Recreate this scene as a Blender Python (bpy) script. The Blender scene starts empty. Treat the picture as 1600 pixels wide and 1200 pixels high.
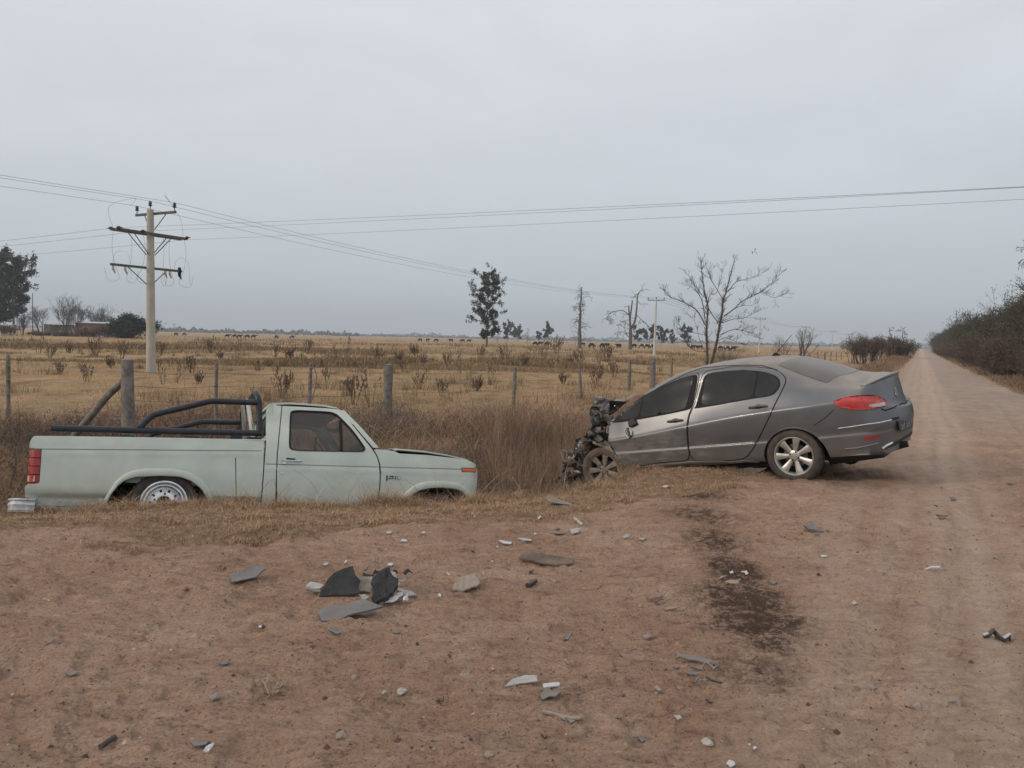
import bpy, bmesh, math, random
import numpy as np
from math import radians, sin, cos, pi, atan, sqrt
from mathutils import Vector, Matrix
from mathutils.bvhtree import BVHTree
from mathutils.geometry import delaunay_2d_cdt
C = bpy.context
SC = C.scene
COL = SC.collection
random.seed(7); RNG = np.random.default_rng(11)

# ------------------------------------------------------------------ camera, sky, sun, exposure
FPX = 1210.0; HC = 1.62
TH = atan(71/FPX); PH = atan(27/1190)
cF = np.array([0, cos(TH), -sin(TH)]); cU0 = np.array([0, sin(TH), cos(TH)]); cX = np.array([1., 0, 0])
cR = cos(PH)*cX + sin(PH)*cU0; cU = -sin(PH)*cX + cos(PH)*cU0
CAM = np.array([0, 0, HC])
cam = bpy.data.cameras.new("camera"); cam_o = bpy.data.objects.new("camera", cam); COL.objects.link(cam_o)
cam.sensor_width = 36; cam.lens = 36*FPX/1600; cam.clip_start = .05; cam.clip_end = 20000
m = Matrix.Identity(4)
for i in range(3):
    m[i][0] = cR[i]; m[i][1] = cU[i]; m[i][2] = -cF[i]; m[i][3] = CAM[i]
cam_o.matrix_world = m
SC.camera = cam_o
SC.view_settings.view_transform = 'Standard'; SC.view_settings.look = 'None'
SC.view_settings.exposure = 0; SC.view_settings.gamma = 1
SUN_DIR = Vector((-.86, -.355, .405)).normalized()     # direction towards the sun
w = bpy.data.worlds.new("World"); SC.world = w; w.use_nodes = True
nt = w.node_tree; nt.nodes.clear()
wo = nt.nodes.new('ShaderNodeOutputWorld'); mixs = nt.nodes.new('ShaderNodeMixShader')
bg1 = nt.nodes.new('ShaderNodeBackground'); bg2 = nt.nodes.new('ShaderNodeBackground')
sky = nt.nodes.new('ShaderNodeTexSky'); sky.sky_type = 'NISHITA'; sky.sun_disc = False
sky.sun_elevation = math.asin(SUN_DIR.z); sky.sun_rotation = math.atan2(SUN_DIR.x, SUN_DIR.y)
sky.dust_density = 4
nt.links.new(sky.outputs[0], bg1.inputs[0]); bg1.inputs[1].default_value = .1
tc = nt.nodes.new('ShaderNodeTexCoord'); sep = nt.nodes.new('ShaderNodeSeparateXYZ')
nt.links.new(tc.outputs['Generated'], sep.inputs[0])
nz = nt.nodes.new('ShaderNodeTexNoise'); nz.inputs['Scale'].default_value = 1.6; nz.inputs['Detail'].default_value = 3
mp = nt.nodes.new('ShaderNodeMapping'); mp.inputs['Scale'].default_value = (1, 1, 3.5)
nt.links.new(tc.outputs['Generated'], mp.inputs[0]); nt.links.new(mp.outputs[0], nz.inputs['Vector'])
ma = nt.nodes.new('ShaderNodeMath'); ma.operation = 'MULTIPLY_ADD'; ma.inputs[1].default_value = .16
nt.links.new(nz.outputs['Fac'], ma.inputs[0]); nt.links.new(sep.outputs['Z'], ma.inputs[2])
ms = nt.nodes.new('ShaderNodeMath'); ms.operation = 'SUBTRACT'; ms.inputs[1].default_value = .08
nt.links.new(ma.outputs[0], ms.inputs[0])
# a little darker towards the right (+x)
mx = nt.nodes.new('ShaderNodeMath'); mx.operation = 'MULTIPLY_ADD'; mx.inputs[1].default_value = -.07
nt.links.new(sep.outputs['X'], mx.inputs[0]); nt.links.new(ms.outputs[0], mx.inputs[2])
cr = nt.nodes.new('ShaderNodeValToRGB')
e = cr.color_ramp.elements
e[0].position = 0.0; e[0].color = (.515, .570, .610, 1)
e[1].position = 1.0; e[1].color = (.86, .87, .90, 1)
for pos, c in ((.08, (.530, .585, .625)), (.22, (.600, .640, .680)), (.42, (.700, .725, .765))):
    q = cr.color_ramp.elements.new(pos); q.color = (*c, 1)
nt.links.new(mx.outputs[0], cr.inputs[0])
# faint broken cloud texture
n2 = nt.nodes.new('ShaderNodeTexNoise'); n2.inputs['Scale'].default_value = 3.0; n2.inputs['Detail'].default_value = 6; n2.inputs['Roughness'].default_value = .55; n2.inputs['Distortion'].default_value = .5
mp2 = nt.nodes.new('ShaderNodeMapping'); mp2.inputs['Scale'].default_value = (1, 1, 3.2); mp2.inputs['Rotation'].default_value = (0, .25, .4)
nt.links.new(tc.outputs['Generated'], mp2.inputs[0]); nt.links.new(mp2.outputs[0], n2.inputs['Vector'])
mr2 = nt.nodes.new('ShaderNodeMapRange'); mr2.inputs['From Min'].default_value = .3; mr2.inputs['From Max'].default_value = .7; mr2.inputs['To Min'].default_value = .955; mr2.inputs['To Max'].default_value = 1.045; nt.links.new(n2.outputs['Fac'], mr2.inputs['Value'])
vm = nt.nodes.new('ShaderNodeVectorMath'); vm.operation = 'SCALE'; nt.links.new(cr.outputs[0], vm.inputs[0]); nt.links.new(mr2.outputs[0], vm.inputs['Scale'])
# the thin bright slot in the clouds round the low sun
dp = nt.nodes.new('ShaderNodeVectorMath'); dp.operation = 'DISTANCE'; sc2 = nt.nodes.new('ShaderNodeMapping'); sc2.inputs['Scale'].default_value = (1, 1, 2.6)
nt.links.new(tc.outputs['Generated'], sc2.inputs[0]); nt.links.new(sc2.outputs[0], dp.inputs[0]); dp.inputs[1].default_value = (SUN_DIR.x, SUN_DIR.y, SUN_DIR.z*2.6)
gl = nt.nodes.new('ShaderNodeMapRange'); gl.interpolation_type = 'SMOOTHERSTEP'; gl.inputs['From Min'].default_value = .22; gl.inputs['From Max'].default_value = .0; gl.inputs['To Max'].default_value = 1.0; nt.links.new(dp.outputs['Value'], gl.inputs['Value'])
gc = nt.nodes.new('ShaderNodeVectorMath'); gc.operation = 'SCALE'; gc.inputs[0].default_value = (1, .80, .52); nt.links.new(gl.outputs[0], gc.inputs['Scale'])
ad = nt.nodes.new('ShaderNodeVectorMath'); ad.operation = 'ADD'; nt.links.new(vm.outputs[0], ad.inputs[0]); nt.links.new(gc.outputs[0], ad.inputs[1])
nt.links.new(ad.outputs[0], bg2.inputs[0]); bg2.inputs[1].default_value = 1.12
nt.links.new(bg2.outputs[0], mixs.inputs[2]); nt.links.new(bg1.outputs[0], mixs.inputs[1]); mixs.inputs[0].default_value = .94
nt.links.new(mixs.outputs[0], wo.inputs[0])
sun = bpy.data.lights.new("sun", 'SUN'); sun.energy = 1.35; sun.angle = radians(6); sun.color = (1, .84, .66)
sun_o = bpy.data.objects.new("sun", sun); COL.objects.link(sun_o)
sun_o.rotation_euler = SUN_DIR.to_track_quat('Z', 'Y').to_euler()

# ------------------------------------------------------------------ projection helpers (pixels of the 1600x1200 photo -> rays)
def ray(u, v):
    d = cF*FPX + cR*(u-800) - cU*(v-600)
    return d/np.linalg.norm(d)
def hor(u): return 529 + (u-800)*27/1190
def at(u, Y):
    """x of a point at depth Y seen in column u (ground level)"""
    d = ray(u, hor(u)+30); return d[0]/d[1]*Y

# ------------------------------------------------------------------ noise and terrain height
def _h(ix, iy, s):
    n = (ix.astype(np.int64)*374761393 + iy.astype(np.int64)*668265263 + s*1442695041) & 0xffffffff
    n = ((n ^ (n >> 13))*1274126177) & 0xffffffff
    return ((n ^ (n >> 16)) & 0xffff)/65535.0
def vn(x, y, s=0):
    x = np.asarray(x, float); y = np.asarray(y, float)
    ix = np.floor(x); iy = np.floor(y); fx = x-ix; fy = y-iy
    fx = fx*fx*(3-2*fx); fy = fy*fy*(3-2*fy)
    a = _h(ix, iy, s); b = _h(ix+1, iy, s); c = _h(ix, iy+1, s); d = _h(ix+1, iy+1, s)
    return (a*(1-fx)+b*fx)*(1-fy)+(c*(1-fx)+d*fx)*fy - .5
def fbm(x, y, s=0, o=4, g=.5):
    r = 0; a = 1
    for k in range(o):
        r = r + a*vn(x*2**k+k*17.3, y*2**k-k*9.1, s+k); a *= g
    return r
def sst(a, b, x):
    t = np.clip((x-a)/(b-a), 0, 1); return t*t*(3-2*t)
EDGE = np.array([(-60, 5.6), (-14, 7.3), (-5.5, 8.05), (-2.2, 8.55), (-.4, 9.1), (1.25, 9.75), (2.3, 11.2), (2.3+.526*400, 411.2)], float)
def edist(x, y):
    """signed distance to the near edge of the ditch, positive on the ditch side"""
    best = None
    x = np.asarray(x, float); y = np.asarray(y, float)
    bd = np.full(x.shape, 1e9); sg = np.ones(x.shape)
    for (ax, ay), (bx, by) in zip(EDGE[:-1], EDGE[1:]):
        dx, dy = bx-ax, by-ay; L2 = dx*dx+dy*dy
        t = np.clip(((x-ax)*dx+(y-ay)*dy)/L2, 0, 1)
        px = ax+t*dx-x; py = ay+t*dy-y; d = np.sqrt(px*px+py*py)
        cr_ = dx*(y-ay)-dy*(x-ax)
        k = d < bd; bd = np.where(k, d, bd); sg = np.where(k, np.sign(cr_), sg)
    return bd*sg
FIELD = -.38
GB_PX = [(-200, 862), (0, 852), (200, 852), (400, 853), (470, 833), (560, 828), (640, 813), (760, 820), (860, 817), (940, 797), (1000, 780), (1080, 776), (1140, 768), (1190, 756), (1215, 748)]
GB = np.array([[(CAM+ray(u, v)*((-.05-HC)/ray(u, v)[2]))[i] for i in (0, 1)] for u, v in GB_PX])
def gmask(X, Y):
    yb = np.interp(X, GB[:, 0], GB[:, 1]); n = fbm(X*1.1, Y*1.8, 61, 4, .6)
    return sst(-.22, .30, Y-yb+1.0*n)*sst(3.75, 3.35, X+.3*n)
def terrain(x, y, fine=True):
    x = np.asarray(x, float); y = np.asarray(y, float)
    d = edist(x, y) + .25*fbm(x*.7, y*.7, 3, 2)
    sh = -.24*sst(-2.6, .2, d)*sst(4.5, 0, x) - .13*np.exp(-((x+.7)/1.5)**2)*sst(-2.0, .0, d) - .13*sst(-3.0, -5.5, x)*sst(-2, 0, d) + .10*np.exp(-((x-2.1)/.7)**2-((y-9.9)/.6)**2)              # the shoulder falls towards the ditch on the left
    floor = -1.3*sst(-.1, 1.5, d)*(1-.35*sst(1.0, 3.0, x)*1) + (FIELD+1.3)*sst(3.0, 5.4, d)
    floor = np.where(d > 5.4, FIELD, floor)
    # along the distant verge the ditch is shallower
    far = sst(14, 30, y)
    floor = floor*(1-far) + far*(-.5*sst(0, 1.5, d)+(FIELD+.5)*sst(2.2, 4.5, d))
    z = np.where(d > -.1, floor, 0) + sh*(1-sst(0, 1.2, d))
    q = x*.885-y*.466
    z = z - .22*sst(3.2, 5.0, q)*sst(10, 22, y)              # right-hand verge
    z = z + .05*fbm(x*.35, y*.35, 5, 3)*(1-sst(20, 60, y)) + .5*fbm(x*.012, y*.012, 9, 2)*sst(60, 400, y)*0
    if fine:
        nf = 1-sst(12, 30, y)
        g = fbm(x*2.2+.6*fbm(x, y, 77, 2), y*3.4, 21, 4, .55)
        z = z + nf*(.036*g + .030*np.abs(fbm(x*7, y*12, 31, 4, .62)) + .014*sst(.0, .12, fbm(x*5, y*11, 35, 3, .6)))
        # trodden hollows and ridges
        z = z - nf*.02*sst(.18, .42, fbm(x*3.1+5, y*3.1, 41, 2))
        # tyre tracks, along the road and curving through the foreground
        for off, dep in ((-.55, .03), (.95, .032), (1.6, .02), (-1.3, .015), (-2.6, .012)):
            t = q-2.6-off+.12*np.sin(y*.5)
            z = z - nf*dep*np.exp(-(t/.13)**2)*(.8+.4*np.sin((x*.466+y*.885)*52)*np.exp(-(t/.1)**2)) + nf*dep*.6*np.exp(-((np.abs(t)-.2)/.06)**2)
        for cy, k, dep in ((3.1, .18, .018), (4.6, .12, .014), (6.2, .10, .012)):
            t = y-cy-k*x-.12*np.sin(x*.7+cy)
            msk = sst(-.3, .2, fbm(x*.35+cy, y*.35, 51, 2)+.1)
            z = z - nf*dep*np.exp(-(t/.12)**2)*msk + nf*dep*.7*np.exp(-((np.abs(t)-.19)/.05)**2)*msk
    return z
def hz(x, y, fine=False): return float(terrain(np.array([x]), np.array([y]), fine)[0])
def onground(u, v, fine=True):
    d = ray(u, v); z = 0.
    for k in range(8):
        t = (z-HC)/d[2]; p = CAM+d*t; z = .5*z+.5*hz(p[0], p[1], fine)
    return Vector((p[0], p[1], z))

# ------------------------------------------------------------------ mesh helpers
def tag(o, label=None, cat=None, group=None, kind=None):
    if label: o['label'] = label
    if cat: o['category'] = cat
    if group: o['group'] = group
    if kind: o['kind'] = kind
    return o
def link(name, me, mats=None, parent=None, smooth=False):
    if mats:
        for mm in (mats if isinstance(mats, (list, tuple)) else [mats]): me.materials.append(mm)
    if smooth: me.polygons.foreach_set('use_smooth', [True]*len(me.polygons))
    o = bpy.data.objects.new(name, me); COL.objects.link(o)
    if parent: o.parent = parent
    return o
def pyd(name, V, F, mats=None, parent=None, smooth=False, mi=None):
    me = bpy.data.meshes.new(name); me.from_pydata([tuple(v) for v in V], [], [tuple(f) for f in F])
    if mi is not None: me.polygons.foreach_set('material_index', mi)
    me.update(); return link(name, me, mats, parent, smooth)
def npm(name, V, F, mats=None, parent=None, smooth=False, col=None, extra=None):
    """fast mesh: V (n,3), F (m,k) with a constant k"""
    me = bpy.data.meshes.new(name); V = np.asarray(V, np.float32); F = np.asarray(F, np.int32); k = F.shape[1]
    me.vertices.add(len(V)); me.vertices.foreach_set('co', V.ravel())
    me.loops.add(F.size); me.loops.foreach_set('vertex_index', F.ravel())
    me.polygons.add(len(F)); me.polygons.foreach_set('loop_start', np.arange(0, F.size, k, dtype=np.int32))
    me.polygons.foreach_set('loop_total', np.full(len(F), k, np.int32))
    if col is not None:
        a = me.color_attributes.new('tint', 'FLOAT_COLOR', 'POINT')
        cc = np.ones((len(V), 4), np.float32); cc[:, :3] = col; a.data.foreach_set('color', cc.ravel())
    for nm, arr in (extra or {}).items():
        a = me.attributes.new(nm, 'FLOAT', 'POINT'); a.data.foreach_set('value', np.asarray(arr, np.float32))
    me.update(calc_edges=True); return link(name, me, mats, parent, smooth)
def empty(name, loc=(0, 0, 0), rz=0, mw=None):
    o = bpy.data.objects.new(name, None); COL.objects.link(o); o.empty_display_size = .2
    if mw is not None: o.matrix_world = mw
    else: o.location = loc; o.rotation_euler = (0, 0, rz)
    return o
class MB:
    """collects simple solids into one mesh"""
    def __init__(s): s.V = []; s.F = []; s.M = []
    def add(s, V, F, mi=0):
        n = len(s.V); s.V += [tuple(v) for v in V]; s.F += [tuple(i+n for i in f) for f in F]; s.M += [mi]*len(F); return s
    def box(s, c, d, rot=None, mi=0, top=1.0):
        V = []
        for z in (-.5, .5):
            k = top if z > 0 else 1
            for x, y in ((-.5, -.5), (.5, -.5), (.5, .5), (-.5, .5)): V.append(Vector((x*d[0]*k, y*d[1]*k, z*d[2])))
        if rot is not None: V = [rot @ v for v in V]
        V = [v+Vector(c) for v in V]
        return s.add(V, [(3, 2, 1, 0), (4, 5, 6, 7), (0, 1, 5, 4), (1, 2, 6, 5), (2, 3, 7, 6), (3, 0, 4, 7)], mi)
    def tube(s, P, r, n=8, mi=0, cap=True, closed=False):
        P = [Vector(p) for p in P]; N = len(P); rr = r if isinstance(r, (list, tuple)) else [r]*N
        V = []; up = None
        for i in range(N):
            a = P[i-1] if i or closed else P[0]; b = P[(i+1) % N] if (i < N-1 or closed) else P[-1]
            t = (b-a)
            if t.length < 1e-9: t = Vector((0, 0, 1))
            t.normalize()
            if up is None: up = t.orthogonal().normalized()
            up = (up-t*up.dot(t))
            if up.length < 1e-6: up = t.orthogonal()
            up.normalize(); sd = t.cross(up)
            for k in range(n):
                an = 2*pi*k/n; V.append(P[i]+(up*cos(an)+sd*sin(an))*rr[i])
        F = []
        for i in range(N if closed else N-1):
            j = (i+1) % N
            for k in range(n): F.append((i*n+k, i*n+(k+1) % n, j*n+(k+1) % n, j*n+k))
        if cap and not closed: F += [tuple(range(n))[::-1], tuple((N-1)*n+k for k in range(n))]
        return s.add(V, F, mi)
    def lathe(s, prof, n=32, axis='y', c=(0, 0, 0), mi=0, closed=False):
        """prof: (radius, offset along the axis)"""
        V = []; c = Vector(c)
        for r, h in prof:
            for k in range(n):
                a = 2*pi*k/n
                p = (r*cos(a), h, r*sin(a)) if axis == 'y' else (r*cos(a), r*sin(a), h)
                V.append(Vector(p)+c)
        F = []; N = len(prof)
        for i in range(N if closed else N-1):
            j = (i+1) % N
            for k in range(n): F.append((i*n+k, i*n+(k+1) % n, j*n+(k+1) % n, j*n+k))
        return s.add(V, F, mi)
    def prism(s, poly, y0, y1, mi=0):
        """poly in (x,z), extruded along y"""
        n = len(poly); V = [(x, y0, z) for x, z in poly]+[(x, y1, z) for x, z in poly]
        F = [tuple(range(n)), tuple(range(2*n-1, n-1, -1))]+[(i, i+n, (i+1) % n+n, (i+1) % n) for i in range(n)]
        return s.add(V, F, mi)
    def obj(s, name, mats, parent=None, smooth=False, bevel=0, autos=True):
        o = pyd(name, s.V, s.F, mats, parent, smooth, s.M)
        bm = bmesh.new(); bm.from_mesh(o.data); bmesh.ops.recalc_face_normals(bm, faces=bm.faces); bm.to_mesh(o.data); bm.free()
        if bevel:
            b = o.modifiers.new('b', 'BEVEL'); b.width = bevel; b.segments = 2; b.limit_method = 'ANGLE'
        if smooth and autos:
            o.data.set_sharp_from_angle(angle=radians(38))
        return o
def segs_mesh(S, n=4):
    """S (k,8): p0 p1 r0 r1 -> V,F"""
    S = np.asarray(S, float); p0 = S[:, :3]; p1 = S[:, 3:6]; t = p1-p0; L = np.linalg.norm(t, axis=1, keepdims=True)+1e-9; t = t/L
    ref = np.where(np.abs(t[:, 2:3]) > .9, np.array([[1., 0, 0]]), np.array([[0, 0, 1.]]))
    a = np.cross(t, ref); a /= np.linalg.norm(a, axis=1, keepdims=True); b = np.cross(t, a)
    ang = np.arange(n)*2*pi/n; ca = np.cos(ang)[None, :, None]; sa = np.sin(ang)[None, :, None]
    ring = a[:, None, :]*ca+b[:, None, :]*sa
    V = np.concatenate([p0[:, None, :]+ring*S[:, 6, None, None], p1[:, None, :]+ring*S[:, 7, None, None]], 1)
    base = (np.arange(len(S))*2*n)[:, None, None]; k = np.arange(n); k2 = (k+1) % n
    F = np.stack([k, k2, k2+n, k+n], 1)[None]+base
    return V.reshape(-1, 3), F.reshape(-1, 4)
def cdt_fill(outline, holes=(), step=.05, extra=(), edges=(), grid=True):
    """triangulate a 2D outline with interior points"""
    P = [Vector(p) for p in outline]; E = [(i, (i+1) % len(P)) for i in range(len(P))]
    for h in holes:
        n = len(P); P += [Vector(p) for p in h]; E += [(n+i, n+(i+1) % len(h)) for i in range(len(h))]
    def inside(p, poly):
        r = False; n = len(poly)
        for i in range(n):
            a, b = poly[i], poly[i-1]
            if (a[1] > p[1]) != (b[1] > p[1]) and p[0] < (b[0]-a[0])*(p[1]-a[1])/(b[1]-a[1])+a[0]: r = not r
        return r
    xs = [p[0] for p in outline]; ys = [p[1] for p in outline]
    allp = list(outline)+[q for h in holes for q in h]
    nx = int((max(xs)-min(xs))/step)+1; ny = int((max(ys)-min(ys))/step)+1
    for i in range(1, nx+1 if grid else 0):
        for j in range(1, ny+1):
            p = (min(xs)+i*step, min(ys)+j*step)
            if inside(p, outline) and not any(inside(p, h) for h in holes) and min((p[0]-q[0])**2+(p[1]-q[1])**2 for q in allp) > (step*.4)**2: P.append(Vector(p))
    kept = {}
    for k, q in enumerate(extra):
        if inside(q, outline) and not any(inside(q, h) for h in holes) and (grid or min((q[0]-o_[0])**2+(q[1]-o_[1])**2 for o_ in allp) > (step*.3)**2): kept[k] = len(P); P.append(Vector(q))
    E += [(kept[a], kept[b]) for a, b in edges if a in kept and b in kept]
    r = delaunay_2d_cdt(P, E, [], 0, 1e-6)
    V = [tuple(v) for v in r[0]]; F = []
    for f in r[2]:
        c = (sum(V[i][0] for i in f)/3, sum(V[i][1] for i in f)/3)
        if inside(c, outline) and not any(inside(c, h) for h in holes): F.append(tuple(f))
    return V, F
def dens(poly, step, closed=True):
    out = []; n = len(poly)
    for i in range(n if closed else n-1):
        a = poly[i]; b = poly[(i+1) % n]; L = math.dist(a, b); k = max(1, int(L/step))
        for j in range(k): out.append((a[0]+(b[0]-a[0])*j/k, a[1]+(b[1]-a[1])*j/k))
    if not closed: out.append(tuple(poly[-1]))
    return out
def crom(P, k=4, closed=False):
    """Catmull-Rom resample of a list of tuples"""
    n = len(P); out = []
    for i in range(n if closed else n-1):
        p0 = P[(i-1) % n] if (closed or i) else P[0]; p1 = P[i]; p2 = P[(i+1) % n]; p3 = P[(i+2) % n] if (closed or i+2 < n) else P[-1]
        for j in range(k):
            t = j/k
            out.append(tuple(.5*((2*b)+(-a+c)*t+(2*a-5*b+4*c-d)*t*t+(-a+3*b-3*c+d)*t**3) for a, b, c, d in zip(p0, p1, p2, p3)))
    if not closed: out.append(tuple(P[-1]))
    return out

def chaik(P, n=1):
    for _ in range(n):
        Q = []
        for i in range(len(P)):
            a, b = P[i], P[(i+1) % len(P)]; Q += [tuple(x*.8+y*.2 for x, y in zip(a, b)), tuple(x*.2+y*.8 for x, y in zip(a, b))]
        P = Q
    return P

# ------------------------------------------------------------------ materials
def mat(name, col, rough=.6, metal=0., var=.0, vscale=8., bump=0., bscale=60., spec=.5, tint=False, dust=None, col2=None, coat=0, alpha=1, detail=4, rvar=0, mudf=False):
    m = bpy.data.materials.new(name); m.use_nodes = True; t = m.node_tree; b = t.nodes['Principled BSDF']
    b.inputs['Base Color'].default_value = (*col, 1); b.inputs['Roughness'].default_value = rough; b.inputs['Metallic'].default_value = metal
    b.inputs['Specular IOR Level'].default_value = spec; b.inputs['Coat Weight'].default_value = coat
    L = t.links.new; N = t.nodes.new
    tc = N('ShaderNodeTexCoord'); out = None
    if var or col2:
        n = N('ShaderNodeTexNoise'); n.inputs['Scale'].default_value = vscale; n.inputs['Detail'].default_value = detail; n.inputs['Roughness'].default_value = .6
        L(tc.outputs['Object'], n.inputs['Vector'])
        r = N('ShaderNodeValToRGB'); r.color_ramp.elements[0].position = .32; r.color_ramp.elements[1].position = .68
        c2 = col2 or tuple(min(1, c*(1+var)) for c in col); c1 = col if col2 else tuple(c*(1-var) for c in col)
        r.color_ramp.elements[0].color = (*c1, 1); r.color_ramp.elements[1].color = (*c2, 1)
        L(n.outputs['Fac'], r.inputs[0]); out = r.outputs[0]
        if rvar:
            mr = N('ShaderNodeMapRange'); mr.inputs['To Min'].default_value = max(.02, rough-rvar); mr.inputs['To Max'].default_value = min(1, rough+rvar); L(n.outputs['Fac'], mr.inputs['Value']); L(mr.outputs[0], b.inputs['Roughness'])
    if tint:
        a = N('ShaderNodeAttribute'); a.attribute_name = 'tint'
        if out is None: out = a.outputs['Color']
        else:
            mm = N('ShaderNodeMix'); mm.data_type = 'RGBA'; mm.blend_type = 'MULTIPLY'; mm.inputs[0].default_value = 1
            L(out, mm.inputs[6]); L(a.outputs['Color'], mm.inputs[7]); out = mm.outputs[2]
    if dust:
        # dust settled on upward faces, and splashed on the low flanks
        dc, amt, low = dust
        g = N('ShaderNodeNewGeometry'); sp = N('ShaderNodeSeparateXYZ'); L(g.outputs['Normal'], sp.inputs[0])
        mr = N('ShaderNodeMapRange'); mr.inputs['From Min'].default_value = .55; mr.inputs['From Max'].default_value = .92; L(sp.outputs['Z'], mr.inputs['Value'])
        so = N('ShaderNodeSeparateXYZ'); L(tc.outputs['Object'], so.inputs[0])
        ml = N('ShaderNodeMapRange'); ml.inputs['From Min'].default_value = low[0]; ml.inputs['From Max'].default_value = low[1]; ml.inputs['To Max'].default_value = low[2]; L(so.outputs['Z'], ml.inputs['Value'])
        nn = N('ShaderNodeTexNoise'); nn.inputs['Scale'].default_value = 3.2; nn.inputs['Detail'].default_value = 7; nn.inputs['Roughness'].default_value = .65; L(tc.outputs['Object'], nn.inputs['Vector'])
        m1 = N('ShaderNodeMath'); m1.operation = 'MAXIMUM'; L(mr.outputs[0], m1.inputs[0]); L(ml.outputs[0], m1.inputs[1])
        mn = N('ShaderNodeMapRange'); mn.inputs['From Min'].default_value = .3; mn.inputs['From Max'].default_value = .7; mn.inputs['To Min'].default_value = .45; mn.inputs['To Max'].default_value = 1.1; L(nn.outputs['Fac'], mn.inputs['Value'])
        if mudf:
            mx_ = N('ShaderNodeMapRange'); mx_.inputs['From Min'].default_value = .75; mx_.inputs['From Max'].default_value = 1.7; L(so.outputs['X'], mx_.inputs['Value'])
            mz_ = N('ShaderNodeMapRange'); mz_.inputs['From Min'].default_value = .86; mz_.inputs['From Max'].default_value = .45; L(so.outputs['Z'], mz_.inputs['Value'])
            mp_n = N('ShaderNodeMapping'); mp_n.inputs['Scale'].default_value = (.7, 1, 2.2); L(tc.outputs['Object'], mp_n.inputs[0])
            n9 = N('ShaderNodeTexNoise'); n9.inputs['Scale'].default_value = 4; n9.inputs['Detail'].default_value = 8; n9.inputs['Roughness'].default_value = .7; L(mp_n.outputs[0], n9.inputs['Vector'])
            mq = N('ShaderNodeMapRange'); mq.inputs['From Min'].default_value = .38; mq.inputs['From Max'].default_value = .62; mq.inputs['To Max'].default_value = 1.1; L(n9.outputs['Fac'], mq.inputs['Value'])
            a1 = N('ShaderNodeMath'); a1.operation = 'MULTIPLY'; L(mx_.outputs[0], a1.inputs[0]); L(mz_.outputs[0], a1.inputs[1])
            a2 = N('ShaderNodeMath'); a2.operation = 'MULTIPLY'; L(a1.outputs[0], a2.inputs[0]); L(mq.outputs[0], a2.inputs[1])
            a3 = N('ShaderNodeMath'); a3.operation = 'MAXIMUM'; L(m1.outputs[0], a3.inputs[0]); L(a2.outputs[0], a3.inputs[1]); m1 = a3
        m2 = N('ShaderNodeMath'); m2.operation = 'MULTIPLY'; L(m1.outputs[0], m2.inputs[0]); L(mn.outputs[0], m2.inputs[1])
        m3 = N('ShaderNodeMath'); m3.operation = 'MULTIPLY_ADD'; m3.inputs[1].default_value = amt; m3.inputs[2].default_value = .06; m3.use_clamp = True; L(m2.outputs[0], m3.inputs[0])
        mc = N('ShaderNodeMix'); mc.data_type = 'RGBA'; L(m3.outputs[0], mc.inputs[0]); mc.inputs[7].default_value = (*dc, 1)
        if out is None: mc.inputs[6].default_value = (*col, 1)
        else: L(out, mc.inputs[6])
        out = mc.outputs[2]
        rr = N('ShaderNodeMix'); rr.data_type = 'FLOAT'; L(m3.outputs[0], rr.inputs[0]); rr.inputs[2].default_value = rough; rr.inputs[3].default_value = .9; L(rr.outputs[0], b.inputs['Roughness'])
        if metal:
            r2 = N('ShaderNodeMix'); r2.data_type = 'FLOAT'; L(m3.outputs[0], r2.inputs[0]); r2.inputs[2].default_value = metal; r2.inputs[3].default_value = 0; L(r2.outputs[0], b.inputs['Metallic'])
    if out is not None: L(out, b.inputs['Base Color'])
    if bump:
        n2 = N('ShaderNodeTexNoise'); n2.inputs['Scale'].default_value = bscale; n2.inputs['Detail'].default_value = 5; L(tc.outputs['Object'], n2.inputs['Vector'])
        bp = N('ShaderNodeBump'); bp.inputs['Strength'].default_value = bump; bp.inputs['Distance'].default_value = .02; L(n2.outputs['Fac'], bp.inputs['Height']); L(bp.outputs[0], b.inputs['Normal'])
    if alpha < 1:
        b.inputs['Transmission Weight'].default_value = alpha
    return m
M = {}
DUST = (.30, .235, .18)
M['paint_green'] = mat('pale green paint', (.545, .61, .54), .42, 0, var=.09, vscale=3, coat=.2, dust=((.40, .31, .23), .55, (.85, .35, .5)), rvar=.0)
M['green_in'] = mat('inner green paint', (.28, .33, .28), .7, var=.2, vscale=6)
M['paint_grey'] = mat('dusty grey metallic paint', (.142, .150, .164), .34, .65, var=.08, vscale=4, coat=.08, dust=((.345, .30, .255), .8, (.62, .28, .38)), mudf=True)
M['grey_sheet'] = mat('torn grey paint', (.19, .20, .215), .45, .3, var=.25, vscale=9, dust=(DUST, .5, (-5, -6, 0)))
M['black'] = mat('black plastic', (.018, .018, .019), .55, var=.4, vscale=10, dust=(DUST, .35, (-5, -6, 0)))
M['groove'] = mat('shaded groove', (.15, .165, .145), .8)  # dark green-grey that paints in the shade of the body groove
M['seam'] = mat('panel gap', (.006, .006, .006), .8)
M['tube'] = mat('dark powder coated tube', (.022, .025, .033), .42, var=.25, vscale=14, spec=.4)
M['tyre'] = mat('dusty tyre rubber', (.035, .033, .032), .85, var=.3, vscale=12, bump=.3, bscale=90, col2=(.085, .068, .055))
M['tyre_mud'] = mat('muddy tyre rubber', (.07, .05, .04), .92, col2=(.15, .105, .08), vscale=7, bump=.4, bscale=60)
M['alloy'] = mat('alloy', (.50, .49, .46), .38, .75, var=.12, vscale=10)
M['alloy_mud'] = mat('mud covered alloy', (.17, .125, .10), .8, .2, col2=(.30, .26, .22), vscale=8, bump=.3, bscale=50)
M['chrome'] = mat('worn chrome', (.62, .64, .65), .24, .9, var=.18, vscale=12)
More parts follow.
